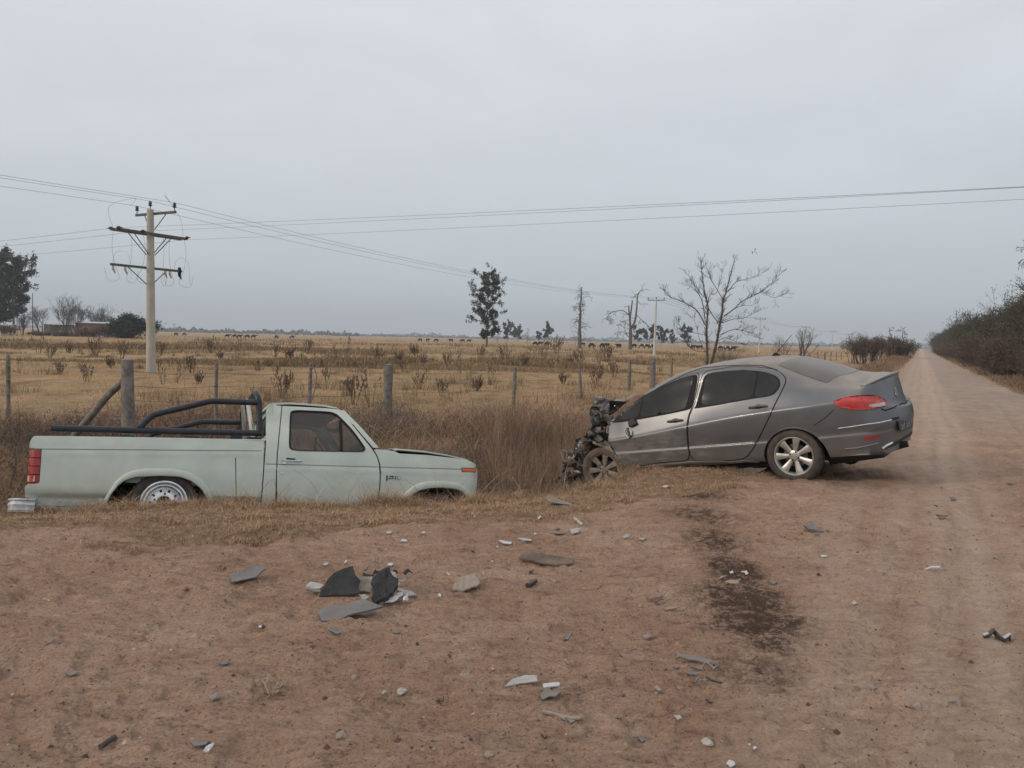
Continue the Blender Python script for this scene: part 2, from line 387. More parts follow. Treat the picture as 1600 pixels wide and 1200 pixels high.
M['white_metal'] = mat('weathered white metal', (.52, .54, .54), .5, .3, var=.25, vscale=16)
M['dark'] = mat('dark underbody', (.012, .011, .010), .9, var=.4, vscale=8)
M['mud'] = mat('caked mud', (.09, .06, .045), .95, col2=(.20, .145, .11), vscale=6, bump=.6, bscale=40)
M['red_lens'] = mat('red lens', (.42, .02, .015), .22, var=.12, vscale=20, coat=.5)
M['red_old'] = mat('faded red lens', (.30, .025, .022), .35, var=.15, vscale=20)
M['amber'] = mat('amber lens', (.62, .15, .03), .35, var=.1, vscale=30)
M['amber_pale'] = mat('pale amber lens', (.48, .30, .15), .4)
M['clear_lens'] = mat('cloudy lens', (.42, .40, .38), .3)
M['tint'] = mat('tinted dusty glass', (.013, .014, .015), .035, 0, col2=(.030, .029, .027), vscale=2.5, spec=.35)
M['rearglass'] = mat('dusty rear glass', (.035, .037, .042), .2, 0, coat=.3, dust=((.27, .235, .20), .62, (-5, -6, 0)))
M['headliner'] = mat('headliner', (.24, .235, .23), .9, var=.1)
M['seat'] = mat('seat cloth', (.05, .05, .052), .9, var=.3)
M['plate'] = mat('licence plate black', (.03, .03, .032), .5)
M['letters'] = mat('white letters', (.30, .30, .30), .6)
M['badge'] = mat('badge dark', (.055, .065, .06), .4, .2)
M['badge_light'] = mat('badge metal', (.5, .5, .5), .3, .8)
M['wood_post'] = mat('weathered post wood', (.10, .088, .075), .9, col2=(.25, .225, .195), vscale=9, bump=.6, bscale=35)
M['concrete'] = mat('pole concrete', (.40, .375, .325), .85, var=.14, vscale=3, bump=.15, bscale=30)
M['concrete_pale'] = mat('pale pole concrete', (.50, .49, .47), .85, var=.1, vscale=3)
M['arm'] = mat('crossarm wood', (.065, .06, .055), .9, col2=(.15, .14, .125), vscale=12)
M['insul'] = mat('brown insulator', (.05, .035, .03), .3)
M['porcelain'] = mat('grey porcelain', (.42, .42, .41), .35)
M['wire'] = mat('aluminium wire', (.16, .16, .17), .6, .2)
M['bark'] = mat('bark', (.050, .043, .038), .95, col2=(.12, .10, .088), vscale=6, bump=.5, bscale=20)
M['stalk'] = mat('dry brown stalk', (.13, .09, .062), .95, var=.3, vscale=6)
M['bark_grey'] = mat('grey dead bark', (.085, .075, .066), .95, col2=(.17, .15, .135), vscale=4, bump=.3, bscale=12)
M['blade'] = mat('dry blades', (1, 1, 1), .85, tint=True, spec=.15)
M['blade'].node_tree.nodes['Principled BSDF'].inputs['Roughness'].default_value = .85
M['leaf'] = mat('leaves', (1, 1, 1), .75, tint=True, spec=.2)
M['beige'] = mat('beige plastic', (.26, .22, .175), .7, var=.15, vscale=20, dust=(DUST, .4, (-5, -6, 0)))
M['lightgrey'] = mat('light grey plastic', (.36, .34, .31), .6, var=.15, vscale=20)
M['black_sheet'] = mat('black sheet', (.020, .020, .021), .75, var=.5, vscale=14)
M['white'] = mat('white plastic', (.47, .475, .48), .5)
M['greyplastic'] = mat('grey plastic', (.12, .115, .11), .6, var=.2, vscale=20, dust=(DUST, .45, (-5, -6, 0)))
M['slate'] = mat('slate grey panel', (.10, .11, .125), .42, .2, var=.15, vscale=12, dust=(DUST, .35, (-5, -6, 0)))
M['stone'] = mat('stone', (.22, .17, .14), .95, col2=(.34, .28, .235), vscale=14, bump=.4, bscale=50)
M['clod'] = mat('earth clod', (.15, .095, .068), .95, col2=(.23, .155, .118), vscale=14, bump=.4, bscale=50)
M['straw'] = mat('pale straw', (.38, .29, .20), .9, var=.2, vscale=20)
M['roofing'] = mat('pale sheet roofing', (.50, .52, .53), .6, .2, var=.15, vscale=.6)
M['wall'] = mat('plaster wall', (.62, .61, .58), .9, var=.2, vscale=.5)
M['brick'] = mat('brick wall', (.17, .10, .08), .9, col2=(.25, .16, .13), vscale=1.2)
M['cow_dark'] = mat('black and white hide', (.02, .018, .018), .9, col2=(.6, .58, .55), vscale=1.1, detail=1)
r_ = [n for n in M['cow_dark'].node_tree.nodes if n.type == 'VALTORGB'][0].color_ramp.elements
r_[0].position = .60; r_[1].position = .63

# ground material: dirt, grass litter, stains mixed by vertex weights
def ground_mat():
    m = bpy.data.materials.new('earth'); m.use_nodes = True; t = m.node_tree; b = t.nodes['Principled BSDF']; L = t.links.new; N = t.nodes.new
    b.inputs['Roughness'].default_value = .95; b.inputs['Specular IOR Level'].default_value = .12
    tc = N('ShaderNodeTexCoord')
    def noise(sc, det=5, ro=.6, vec=None, dist=0):
        n = N('ShaderNodeTexNoise'); n.inputs['Scale'].default_value = sc; n.inputs['Detail'].default_value = det; n.inputs['Roughness'].default_value = ro; n.inputs['Distortion'].default_value = dist
        L(vec or tc.outputs['Object'], n.inputs['Vector']); return n.outputs['Fac']
    def ramp(f, *st):
        r = N('ShaderNodeValToRGB'); els = r.color_ramp.elements
        els[0].position = st[0][0]; els[0].color = (*st[0][1], 1); els[1].position = st[-1][0]; els[1].color = (*st[-1][1], 1)
        for p, c in st[1:-1]: els.new(p).color = (*c, 1)
        L(f, r.inputs[0]); return r.outputs[0]
    def mix(f, a, bb, mode='MIX'):
        x = N('ShaderNodeMix'); x.data_type = 'RGBA'; x.blend_type = mode
        for s_, v in ((0, f), (6, a), (7, bb)):
            if isinstance(v, (int, float)): x.inputs[s_].default_value = v
            elif isinstance(v, tuple): x.inputs[s_].default_value = (*v, 1)
            else: L(v, x.inputs[s_])
        return x.outputs[2]
    def attr(n):
        a = N('ShaderNodeAttribute'); a.attribute_name = n; return a.outputs['Fac']
    def mapr(f, a, bb, c=0., d=1.):
        x = N('ShaderNodeMapRange'); x.inputs['From Min'].default_value = a; x.inputs['From Max'].default_value = bb; x.inputs['To Min'].default_value = c; x.inputs['To Max'].default_value = d; L(f, x.inputs['Value']); return x.outputs[0]
    def math_(op, a, bb):
        x = N('ShaderNodeMath'); x.operation = op; x.use_clamp = True
        for i, v in enumerate((a, bb)):
            if isinstance(v, (int, float)): x.inputs[i].default_value = v
            else: L(v, x.inputs[i])
        return x.outputs[0]
    st = N('ShaderNodeMapping'); st.inputs['Rotation'].default_value = (0, 0, radians(14)); st.inputs['Scale'].default_value = (.55, 1.5, 1); L(tc.outputs['Object'], st.inputs[0])
    dirt = ramp(noise(.9, 6, .65), (.25, (.325, .198, .134)), (.5, (.425, .284, .203)), (.75, (.54, .380, .285)))
    d2 = ramp(noise(9, 7, .7, st.outputs[0], .6), (.30, (.55, .49, .46)), (.46, (.95, .93, .92)), (.58, (1.02, 1.02, 1.02)), (.70, (1.22, 1.24, 1.26)))
    dirt = mix(.85, dirt, d2, 'MULTIPLY')
    sp = ramp(noise(70, 3, .6), (.34, (.45, .42, .40)), (.45, (1, 1, 1)), (.58, (1, 1, 1)), (.68, (1.35, 1.34, 1.32)))
    dirt = mix(.7, dirt, sp, 'MULTIPLY')
    # specks of darker and paler grit
    vo = N('ShaderNodeTexVoronoi'); vo.inputs['Scale'].default_value = 26; L(tc.outputs['Object'], vo.inputs['Vector'])
    vs = math_('MULTIPLY', mapr(vo.outputs['Distance'], .22, .12), mapr(noise(2.3, 3), .5, .62))
    dirt = mix(math_('MULTIPLY', vs, .7), dirt, (.085, .055, .042))
    road = ramp(noise(1.4, 6, .65), (.3, (.33, .248, .195)), (.7, (.46, .355, .285)))
    road = mix(.6, road, sp, 'MULTIPLY')
    dirt = mix(attr('road'), dirt, road)
    dirt = mix(math_('MULTIPLY', attr('track'), mapr(noise(3.5, 4), .3, .6, .4, 1)), dirt, (.54, .405, .315))
    # damp stain, broken up
    sn = mapr(noise(13, 8, .85), .44, .60)
    sw = attr('stain')
    stf = math_('MULTIPLY', mapr(math_('MULTIPLY', sw, math_('ADD', sn, .30)), .10, .62), .86)
    dirt = mix(stf, dirt, (.050, .030, .021))
    # grass litter
    gf = N('ShaderNodeMapping'); gf.inputs['Scale'].default_value = (1, .45, 1); L(tc.outputs['Object'], gf.inputs[0])
    straw = ramp(noise(11, 7, .75), (.3, (.16, .102, .066)), (.5, (.285, .185, .118)), (.7, (.42, .29, .19)))
    far1 = ramp(noise(.07, 5, .6, gf.outputs[0]), (.30, (.250, .172, .095)), (.45, (.350, .238, .130)), (.55, (.405, .268, .155)), (.70, (.310, .250, .125)))
    far2 = ramp(noise(.9, 8, .75, gf.outputs[0]), (.30, (.45, .43, .42)), (.48, (.95, .95, .95)), (.70, (1.35, 1.33, 1.3)))
    far = mix(.9, far1, far2, 'MULTIPLY')
    far = mix(.6, far, ramp(noise(6, 6, .8), (.3, (.55, .53, .5)), (.7, (1.3, 1.28, 1.25))), 'MULTIPLY')
    gcol = mix(attr('field'), straw, far)
    bare = math_('MULTIPLY', attr('grass'), mapr(noise(3.5, 6, .7), .30, .52, .25, 1))
    col = mix(mapr(bare, .12, .55), dirt, gcol)
    L(col, b.inputs['Base Color'])
    h1 = noise(14, 8, .7, st.outputs[0], .4); h2 = noise(55, 6, .7)
    hh = N('ShaderNodeMath'); hh.operation = 'MULTIPLY_ADD'; hh.inputs[1].default_value = .45; L(h2, hh.inputs[0]); L(h1, hh.inputs[2])
    bp = N('ShaderNodeBump'); bp.inputs['Strength'].default_value = 1.0; bp.inputs['Distance'].default_value = .05; L(hh.outputs[0], bp.inputs['Height']); L(bp.outputs[0], b.inputs['Normal'])
    return m
M['earth'] = ground_mat()

# ------------------------------------------------------------------ ground, one sheet cut into road, clearing, ditch bank and field
def build_ground():
    us = np.concatenate([np.linspace(-6, -.9, 30)[:-1], np.linspace(-.9, .9, 900), np.linspace(.9, 6, 30)[1:]])
    ys = [-400, -120, -40, -15, -6, -2, 0, .8]
    y = 1.3
    while y < 22: ys.append(y); y *= 1.0052
    while y < 9000: ys.append(y); y *= 1.02
    ys = np.array(ys); W = np.where(ys > .8, ys, .8+np.abs(ys-.8)*.8)
    X = us[None, :]*W[:, None]; Y = np.repeat(ys[:, None], len(us), 1)
    Z = terrain(X, Y)
    d = edist(X, Y); q = X*.885-Y*.466; n = fbm(X*.8, Y*.8, 61, 3)
    ny, nx = X.shape
    road = sst(-1.3, -.4, q+.3*n)*sst(3.6, 2.9, q+.3*n)*sst(9, 22, Y)
    grass = np.where(Y < 13, gmask(X, Y), sst(-1.25, -.25, d+.7*n))
    grass = np.maximum(grass, sst(3.0, 3.6, q+.35*n)*sst(9, 14, Y+3*n))
    # bare entrance left of the car nose
    field = sst(4.3, 5.6, d)
    # strip of pale green-yellow grass on the road's left margin handled by blades
    p = onground(1150, 905); stain = np.zeros_like(X)
    for u, v, rx, ry, a in ((1085, 772, .42, .5, .85), (1095, 805, .36, .4, .75), (1120, 845, .26, .5, .85), (1148, 893, .20, .42, 1.2), (1160, 935, .28, .34, 1.3), (1185, 975, .27, .26, 1.35), (1185, 1050, .25, .3, .6), (1135, 975, .22, .2, .7), (1205, 1008, .16, .16, 1.0)):
        c = onground(u, v); stain = np.maximum(stain, a*np.exp(-((X-c.x)/rx)**2-((Y-c.y)/ry)**2))
    trk = np.zeros_like(X)
    for u, v, wd_, a_ in ((1565, 1090, .16, .9), (1470, 960, .16, .7), (1350, 1120, .13, .5), (1590, 900, .15, .6), (1290, 900, .2, .35)):
        c = onground(u, v); q0 = c.x*.885-c.y*.466; trk = np.maximum(trk, a_*np.exp(-((q-q0+.05*np.sin(Y*.7+u))/wd_)**2)*sst(.5, 2.5, Y))
    trk = np.maximum(trk, .55*sst(-.1, .35, fbm(X*.5, Y*.25, 401, 3))*sst(1.5, 3.5, q+.3*Y*.0)*(Y < 40))
    idx = np.arange(ny*nx).reshape(ny, nx)
    F = np.stack([idx[:-1, :-1], idx[:-1, 1:], idx[1:, 1:], idx[1:, :-1]], -1).reshape(-1, 4)
    V = np.stack([X, Y, Z], -1).reshape(-1, 3)
    fd = d[:-1, :-1].ravel(); fq = q[:-1, :-1].ravel(); fy = Y[:-1, :-1].ravel()
    cls = np.where(fd > 4.8, 1, np.where((fq > -1.2) & (fq < 3.4) & (fy > 13), 2, np.where(fd > -.4, 3, np.where((fq >= 3.4) & (fy > 13), 4, 0))))
    at_ = dict(road=road.ravel(), grass=grass.ravel(), field=field.ravel(), stain=stain.ravel(), track=trk.ravel())
    for k, nm in enumerate(('dirt_clearing', 'field', 'dirt_road', 'ditch', 'verge')):
        f = F[cls == k]
        if not len(f): continue
        u, inv = np.unique(f, return_inverse=True)
        o = npm(nm, V[u], inv.reshape(f.shape), M['earth'], None, True, extra={a: b[u] for a, b in at_.items()})
        o['kind'] = 'structure'
build_ground()

# ================================================================== vehicles: shared
def rotm(yaw, pitch, roll):
    y, p, r = map(radians, (yaw, pitch, roll)); cy, sy, cp, sp, c_, s_ = cos(y), sin(y), cos(p), sin(p), cos(r), sin(r)
    return np.array([[cy, -sy, 0], [sy, cy, 0], [0, 0, 1]]) @ np.array([[cp, 0, sp], [0, 1, 0], [-sp, 0, cp]]) @ np.array([[1, 0, 0], [0, c_, -s_], [0, s_, c_]])
def frame(yaw, pitch, roll, u, v, depth, hub):
    R = rotm(yaw, pitch, roll); w = ray(u, v); P = CAM+w*(depth/w[1]); o = P-R@np.array(hub)
    mm = Matrix.Identity(4)
    for i in range(3):
        for j in range(3): mm[i][j] = R[i, j]
        mm[i][3] = o[i]
    return R, o, mm
def loc(fr, u, v, y):
    R, o, _ = fr; c = R.T@(CAM-o); d = R.T@ray(u, v); t = (y-c[1])/d[1]; p = c+d*t; return p[0], p[2]

# ================================================================== pickup truck
TF = frame(24, 6.3, -15, 254, 789.5, 8.95, (0, -.98, .37))
def TW(z): return float(np.interp(z, [.2, .42, .5, .8, 1.05, 1.2, 1.3, 1.75, 1.85], [.90, .955, .985, 1.0, 1.0, .985, .95, .72, .66]))
def tp(u, v, W=None):
    y = -.98
    for k in range(6):
        x, z = loc(TF, u, v, y); y = -(W(z) if W else TW(z))
    return x, z
def tps(P, W=None): return [tp(u, v, W) for u, v in P]
truck = empty('pickup_truck', mw=TF[2])
tag(truck, 'pale green old pickup truck with black roll bar, sunk nose first in the grassy ditch', 'pickup truck')
def tpanel(name, poly, mats, off=0., thick=.025, holes=(), parent=truck, sides=(-1, 1), step=.07, W=None, yf=None, lines=()):
    """poly in local (x,z) laid on the side surface; thickness grows inwards"""
    ex = [(x, ln(x)+dz) for ln, dzs in lines for x in np.arange(min(p[0] for p in poly)+.01, max(p[0] for p in poly)-.01, .05) for dz in dzs]
    V2, F = cdt_fill(dens(poly, step), [dens(h, step) for h in holes], step, ex)
    obs = []
    for s in sides:
        V = []
        for x, z in V2:
            wv = (yf(x, z) if yf else TW(z))+off
            V.append((x, s*wv, z))
        n = len(V); Vi = [(x, y-s*thick, z) for x, y, z in V]
        # boundary edges
        cnt = {}
        for f in F:
            for i in range(3):
                e_ = (f[i], f[(i+1) % 3]); cnt[e_] = 1
        B = [e_ for e_ in cnt if (e_[1], e_[0]) not in cnt]
        FF = [tuple(f) for f in F]+[tuple(i+n for i in f[::-1]) for f in F]+[(a, a+n, b+n, b) for a, b in B]
        o = pyd(name, V+Vi, FF, mats, parent, True)
        bm = bmesh.new(); bm.from_mesh(o.data); bmesh.ops.recalc_face_normals(bm, faces=bm.faces); bm.to_mesh(o.data); bm.free()
        o.data.set_sharp_from_angle(angle=radians(35)); obs.append(o)
    return obs
Z1 = lambda x, y: (x/3.81, 590+y/3.81)
Z4 = lambda x, y: (x/7.5, 660+y/7.5)
ZB = lambda x, y: (420+x/8, 620+y/8)
ZF = lambda x, y: (580+x/8, 680+y/8)
def g_bed(x, z):      # flank surface of the bed: top band, groove, belly line near the bottom
    w_ = TW(z)
    gz = 1.035+.03*x*0
    w_ += .005*math.exp(-((z-GZ(x)+.045)/.03)**2)
    if z < LZ(x): w_ -= .035*min(1, (LZ(x)-z)/.05)
    return w_
def lin(a, b): return lambda x: a[1]+(b[1]-a[1])*(x-a[0])/(b[0]-a[0])
GZ = lin(tp(60, 701.5), tp(412, 704.5)); LZ = lin(tp(50, 770.5), tp(150, 772))
# wheel arches (inner edge and outer flare line)
arI = tps([(165, 790), (172, 775), (183, 760), (196, 750), (212, 745.5), (250, 743.5), (280, 745), (300, 752), (315, 764), (323, 778), (325, 790)])
arO = tps([(156, 790), (170, 768), (182, 750), (196, 739), (215, 733), (240, 731), (275, 732), (300, 738), (318, 751), (330, 768), (335, 790)])
afI = tps([(633, 787), (642.5, 772.5), (655, 766), (672.5, 762.5), (692.5, 762), (711, 764), (723.8, 769), (731, 777), (734, 788)])
afO = tps([(620, 790), (632.5, 770), (645, 758.5), (661, 752.5), (686, 750.7), (711, 753), (726, 758.8), (736, 768), (741, 784)])
ZBOT = .42
arI = [(arI[0][0]-.03, ZBOT)]+arI+[(arI[-1][0]+.02, ZBOT)]; arO = [(arO[0][0]-.03, ZBOT)]+arO+[(arO[-1][0]+.03, ZBOT)]
afI = [(afI[0][0]-.04, ZBOT)]+afI+[(afI[-1][0]+.02, ZBOT)]; afO = [(afO[0][0]-.04, ZBOT)]+afO+[(afO[-1][0]+.01, ZBOT)]
zb0 = tp(60, 793)[1]
bedR = tp(413.7, 700)[0]
bed = tps([(47.5, 689), (50, 684), (54.5, 681), (100, 681.3), (250, 683.5), (412, 687)])+[(bedR+.0, .9), (bedR+.01, ZBOT-.03)]
bed += [(arI[-1][0], ZBOT-.03)]+arI[::-1]+[(arI[0][0], zb0)]
lampL = [Z4(333, 312), Z4(490, 310), Z4(458, 712), Z4(300, 722)]
bed += [tp(47, 793)]+tps([(46, 778), (39, 777), (38.5, 762), Z4(300, 740), Z4(330, 722), Z4(440, 716), Z4(462, 700), Z4(492, 308), Z4(345, 300), Z4(350, 240)])
o = tpanel('bed_side', bed, M['paint_green'], step=.05, yf=g_bed, lines=((GZ, (-.09, -.045, 0, .03)), (LZ, (-.05, -.03, 0, .012))))
for ob in o[:1]: pass
# flares: a raised lip round each arch
def flare(name, I, O, par):
    n = 24
    def rs(P):
        P = dens(P, .02, False); L = [0]
        for a, b in zip(P[:-1], P[1:]): L.append(L[-1]+math.dist(a, b))
        xs = np.interp(np.linspace(0, L[-1], n), L, [p[0] for p in P]); zs = np.interp(np.linspace(0, L[-1], n), L, [p[1] for p in P]); return list(zip(xs, zs))
    I, O = rs(I), rs(O)
    for s in (-1, 1):
        V = []
        for k in range(n):
            (xi, zi), (xo, zo) = I[k], O[k]
            for t, off in ((0, -.09), (0, .03), (.12, .036), (.75, .030), (.93, .022), (1.0, .004)):
                x = xi+(xo-xi)*t; z = zi+(zo-zi)*t; V.append((x, s*(TW(z)+off), z))
        F = [(k*6+j, k*6+j+1, (k+1)*6+j+1, (k+1)*6+j) for k in range(n-1) for j in range(5)]
        o = pyd(name, V, F, M['paint_green'], par, True); o.data.set_sharp_from_angle(angle=radians(50))
flare('arch_flare', arI, arO, truck); flare('arch_flare', afI, afO, truck)
# lower trim strip (pale)
ts = tps([Z4(420, 915), Z4(960, 930), (150, 789.5), Z4(420, 982)])
tpanel('trim_strip', ts, M['white_metal'], off=-.016, thick=.015, sides=(-1,))
tpanel('bed_joint', tps([(367.2, 705), (368.6, 705), (369.3, 783), (368.3, 783)]), M['seam'], off=.001, thick=.004, sides=(-1,))
# tail lamp, wrapped round the corner: four red bands, an amber pane low down
lm = MB()
zt, zl = tp(*Z4(400, 318))[1], tp(*Z4(390, 708))[1]
xr_t, xr_b = tp(*Z4(486, 318))[0], tp(*Z4(456, 705))[0]; xl_t, xl_b = tp(*Z4(336, 318))[0]+.035, tp(*Z4(304, 712))[0]+.035
def lampx(t): return xl_t+(xl_b-xl_t)*t, xr_t+(xr_b-xr_t)*t
for s in (-1, 1):
    lm = MB(); am = MB()
    for k in range(4):
        t0, t1 = k/4+.008, (k+1)/4-.008
        z0, z1 = zt+(zl-zt)*t0, zt+(zl-zt)*t1
        (a0, b0), (a1, b1) = lampx(t0), lampx(t1)
        def sect(a, b, z): y = TW(z)+.004; return [(b, s*y, z), (a+.04, s*y, z), (a, s*(y-.02), z), (a-.035, s*(y-.07), z), (a-.035, s*(y-.16), z), (b, s*(y-.16), z)]
        V = sect(a0, b0, z0)+sect(a1, b1, z1); n = 6
        F = [(i, (i+1) % n, (i+1) % n+n, i+n) for i in range(n)]+[tuple(range(n)), tuple(range(2*n-1, n-1, -1))]
        lm.add(V, F)
        if k == 3:
            y = TW(z1)+.012
            am.add([(a0-.03, s*(y-.055), z0-.012), (a0+.045, s*y, z0-.012), (a1+.045, s*y, z1+.012), (a1-.03, s*(y-.055), z1+.012), (a0-.03, s*(y-.14), z0-.012), (a1-.03, s*(y-.14), z1+.012)], [(0, 1, 2, 3), (4, 0, 3, 5)])
    h = MB(); h.box(((xl_t+xr_t)/2+.0, s*.90, (zt+zl)/2), (.07, .10, zt-zl))
    ob = h.obj('lamp_housing', M['seam'], truck)
    l = lm.obj('tail_lamp', M['red_old'], truck, True, .004); am.obj('reverse_pane', M['amber_pale'], l)
# bed: floor, front wall, inner walls, rails, tailgate
XR = tp(44, 740)[0]; XT = tp(60, 683)[0]
railz = lambda x: lin(tp(60, 681.5), tp(412, 687))(x)
b_ = MB(); zmid = railz(0)
fl = .62
b_.add([(XR+.02, -.90, fl), (bedR-.03, -.90, fl), (bedR-.03, .90, fl), (XR+.02, .90, fl)], [(0, 1, 2, 3)])
for s in (-1, 1):
    b_.add([(XR+.02, s*.90, fl), (bedR-.03, s*.90, fl), (bedR-.03, s*.90, railz(bedR)-.03), (XR+.02, s*.90, railz(XR)-.03)], [(0, 1, 2, 3)])
    b_.box((0, s*.80, .75), (1.05, .26, .26))
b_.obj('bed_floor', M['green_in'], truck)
for s in (-1, 1):
    r2 = MB()
    x0, x1 = XT+.02, bedR-.005
    yo = TW(railz(0))-.002
    V = []
    for x in (x0, x1):
        z = railz(x); V += [(x, s*yo, z-.012), (x, s*(yo-.02), z+.004), (x, s*(yo-.10), z+.002), (x, s*(yo-.10), z-.06)]
    r2.add(V, [(0, 1, 5, 4), (1, 2, 6, 5), (2, 3, 7, 6)]); r2.obj('bed_rail', M['paint_green'], truck)
tg = MB(); tg.box((XR+.03, 0, (railz(XR)+.50)/2), (.05, 1.62, railz(XR)-.52)); fw_ = MB(); fw_.box((bedR-.04, 0, (railz(bedR)+.5)/2), (.04, 1.86, railz(bedR)-.52)); fw_.obj('bed_front', M['paint_green'], truck); tg.box((XR, 0, railz(XR)-.12), (.03, 1.3, .12))
tg.obj('tailgate', M['paint_green'], truck, bevel=.01)
# rear bumper: white ribbed corner
bx0, bz1 = tp(*Z4(104, 885)); bx1 = tp(*Z4(362, 900))[0]+.05; bz0 = tp(*Z4(110, 1050))[1]
prof = [(0, .0), (.02, .014), (.07, .014), (.10, 0), (.15, .012), (.28, .006), (.55, .02), (.72, .006), (.84, 0), (.88, .02), (.97, .02), (1, .0)]
def planb(off):
    L = []
    for s in (-1, 1):
        side = [(bx1, .97), (bx0+.12, .975), (bx0+.045, .95), (bx0+.005, .86), (bx0-.01, .6), (bx0-.02, .3), (bx0-.02, 0)]
        side = [(x+(-off if i > 2 else 0), (y+(off if i < 4 else 0))*s) for i, (x, y) in enumerate(side)]
        L += side if s < 0 else side[::-1][1:]
    return L
bm_ = MB(); V = []
for t, off in prof: V += [(x, y, bz0+(bz1-bz0)*t) for x, y in planb(off)]
n = len(planb(0)); bm_.add(V, [(i*n+j, i*n+j+1, (i+1)*n+j+1, (i+1)*n+j) for i in range(len(prof)-1) for j in range(n-1)])
t0 = len(prof)-1
bm_.add([(x, y, bz1) for x, y in planb(0)]+[(bx1, y*.85, bz1) for x, y in planb(0)], [(j, j+1, n+j+1, n+j) for j in range(n-1)])
bm_.obj('rear_bumper', M['white_metal'], truck, True)

# cab
cabB = tps([(415.3, 700), (415.7, 668), (416, 640), (419, 634), (427.5, 631.5), (440.3, 633.3), (438.6, 651), (435.3, 682.5), (432.7, 707.5), (431.6, 732)])
cabB += [(tp(430.5, 785)[0], ZBOT-.02), (bedR+.022, ZBOT-.02), (bedR+.014, .9)]
def g_cab(x, z):
    w_ = TW(z)
    w_ += .006*math.exp(-((z-GC(x)+.06)/.03)**2)
    return w_
GC = lin(tp(430, 725.3), tp(720, 733))
tpanel('cab_pillar', cabB, M['paint_green'], step=.05, yf=g_cab, lines=((GC, (-.10, -.06, -.03, 0, .03)),))
win = chaik(tps([ZB(270, 200), ZB(290, 180), ZB(350, 168), ZB(600, 178), ZB(780, 190), ZB(850, 220), ZB(900, 265), ZB(1050, 420), ZB(1150, 560), ZB(1203, 640), ZB(1195, 672), ZB(1160, 690), ZB(880, 685), ZB(400, 677), ZB(290, 665), ZB(252, 620), ZB(260, 400)]), 1)
door = tps([ZB(168, 113), ZB(420, 127), ZB(700, 138), ZB(885, 160), ZB(925, 205), ZB(1050, 360), ZB(1200, 543), ZB(1295, 662), ZB(1345, 740), ZB(1378, 850), ZB(1388, 960), ZF(97, 400), ZF(107, 500), ZF(100, 650), ZF(66, 860)])
door += [(tp(588, 787)[0]-.01, ZBOT-.02), (tp(433, 788)[0], ZBOT-.02)]+tps([ZB(102, 900), ZB(110, 700), ZB(129, 500), ZB(154, 250)])
tpanel('door', door, M['paint_green'], off=.002, holes=[win], step=.05, yf=g_cab, lines=((GC, (-.10, -.06, -.03, 0, .03)),))
drs = [o for o in truck.children if o.name.startswith('door')]
def scalep(P, k):
    cx = sum(p[0] for p in P)/len(P); cz = sum(p[1] for p in P)/len(P)
    return [(cx+(x-cx)*k, cz+(z-cz)*k) for x, z in P]
# window rubber and glass
tglass = bpy.data.materials.new('clear grimy glass'); tglass.use_nodes = True
t = tglass.node_tree; t.nodes.clear(); g1 = t.nodes.new('ShaderNodeBsdfGlossy'); g1.inputs['Roughness'].default_value = .05
g2 = t.nodes.new('ShaderNodeBsdfTransparent'); g2.inputs[0].default_value = (.72, .72, .70, 1); g3 = t.nodes.new('ShaderNodeBsdfDiffuse'); g3.inputs[0].default_value = (.28, .25, .22, 1)
fr_ = t.nodes.new('ShaderNodeFresnel'); fr_.inputs[0].default_value = 1.45; mA = t.nodes.new('ShaderNodeMixShader'); mB_ = t.nodes.new('ShaderNodeMixShader'); oo = t.nodes.new('ShaderNodeOutputMaterial')
mA.inputs[0].default_value = .16; t.links.new(g2.outputs[0], mA.inputs[1]); t.links.new(g3.outputs[0], mA.inputs[2]); t.links.new(fr_.outputs[0], mB_.inputs[0]); t.links.new(mA.outputs[0], mB_.inputs[1]); t.links.new(g1.outputs[0], mB_.inputs[2]); t.links.new(mB_.outputs[0], oo.inputs[0])
for dob, s in zip(drs, (-1, 1)):
    r = MB()
    P = dens(win, .05); Q = scalep(P, .965)
    V = [(x, s*(TW(z)+.006), z) for x, z in scalep(P, 1.012)]+[(x, s*(TW(z)+.004), z) for x, z in Q]+[(x, s*(TW(z)-.03), z) for x, z in Q]; n = len(P)
    r.add(V, [(i, (i+1) % n, (i+1) % n+n, i+n) for i in range(n)]+[(i+n, (i+1) % n+n, (i+1) % n+2*n, i+2*n) for i in range(n)])
    a = tp(*ZB(903, 285)); b = tp(*ZB(900, 686)); r.box(((a[0]+b[0])/2, s*(TW((a[1]+b[1])/2)-.008), (a[1]+b[1])/2), (.034, .02, a[1]-b[1]), rot=Matrix.Rotation(math.atan2(-s*(TW(b[1])-TW(a[1])), a[1]-b[1])*-1, 3, 'X'))
    r.obj('window_rubber', M['seam'], dob)
    V2, F = cdt_fill(Q, [], .2); pyd('window_glass', [(x, s*(TW(z)-.014), z) for x, z in V2], F, tglass, dob)
    # handle and lock
    h = MB(); x0, z0 = tp(*ZB(160, 803)); x1, z1 = tp(*ZB(408, 806)); W_ = TW(z0)+.012
    h.tube([(x0, s*W_, z0), (x0+.02, s*(W_+.022), z0+.004), ((x0+x1)/2, s*(W_+.026), (z0+z1)/2+.003), (x1-.02, s*(W_+.02), z1), (x1, s*W_, z1)], [.007, .009, .009, .009, .007], 8)
    h.box((x0+.03, s*W_, z0-.018), (.055, .02, .035)); h.box(((x0*.55+x1*.45), s*(W_-.006), z0+.034), ((x1-x0)*.45, .01, .018), mi=1)
    h.obj('door_handle', [M['chrome'], M['seam']], dob, True)
    lk = MB(); lx, lz = tp(440, 739.5); lk.lathe([(0, s*(TW(lz)+.014)), (.011, s*(TW(lz)+.013)), (.014, s*TW(lz))], 12, 'y', (lx, 0, lz)); lk.obj('door_lock', M['chrome'], dob, True)
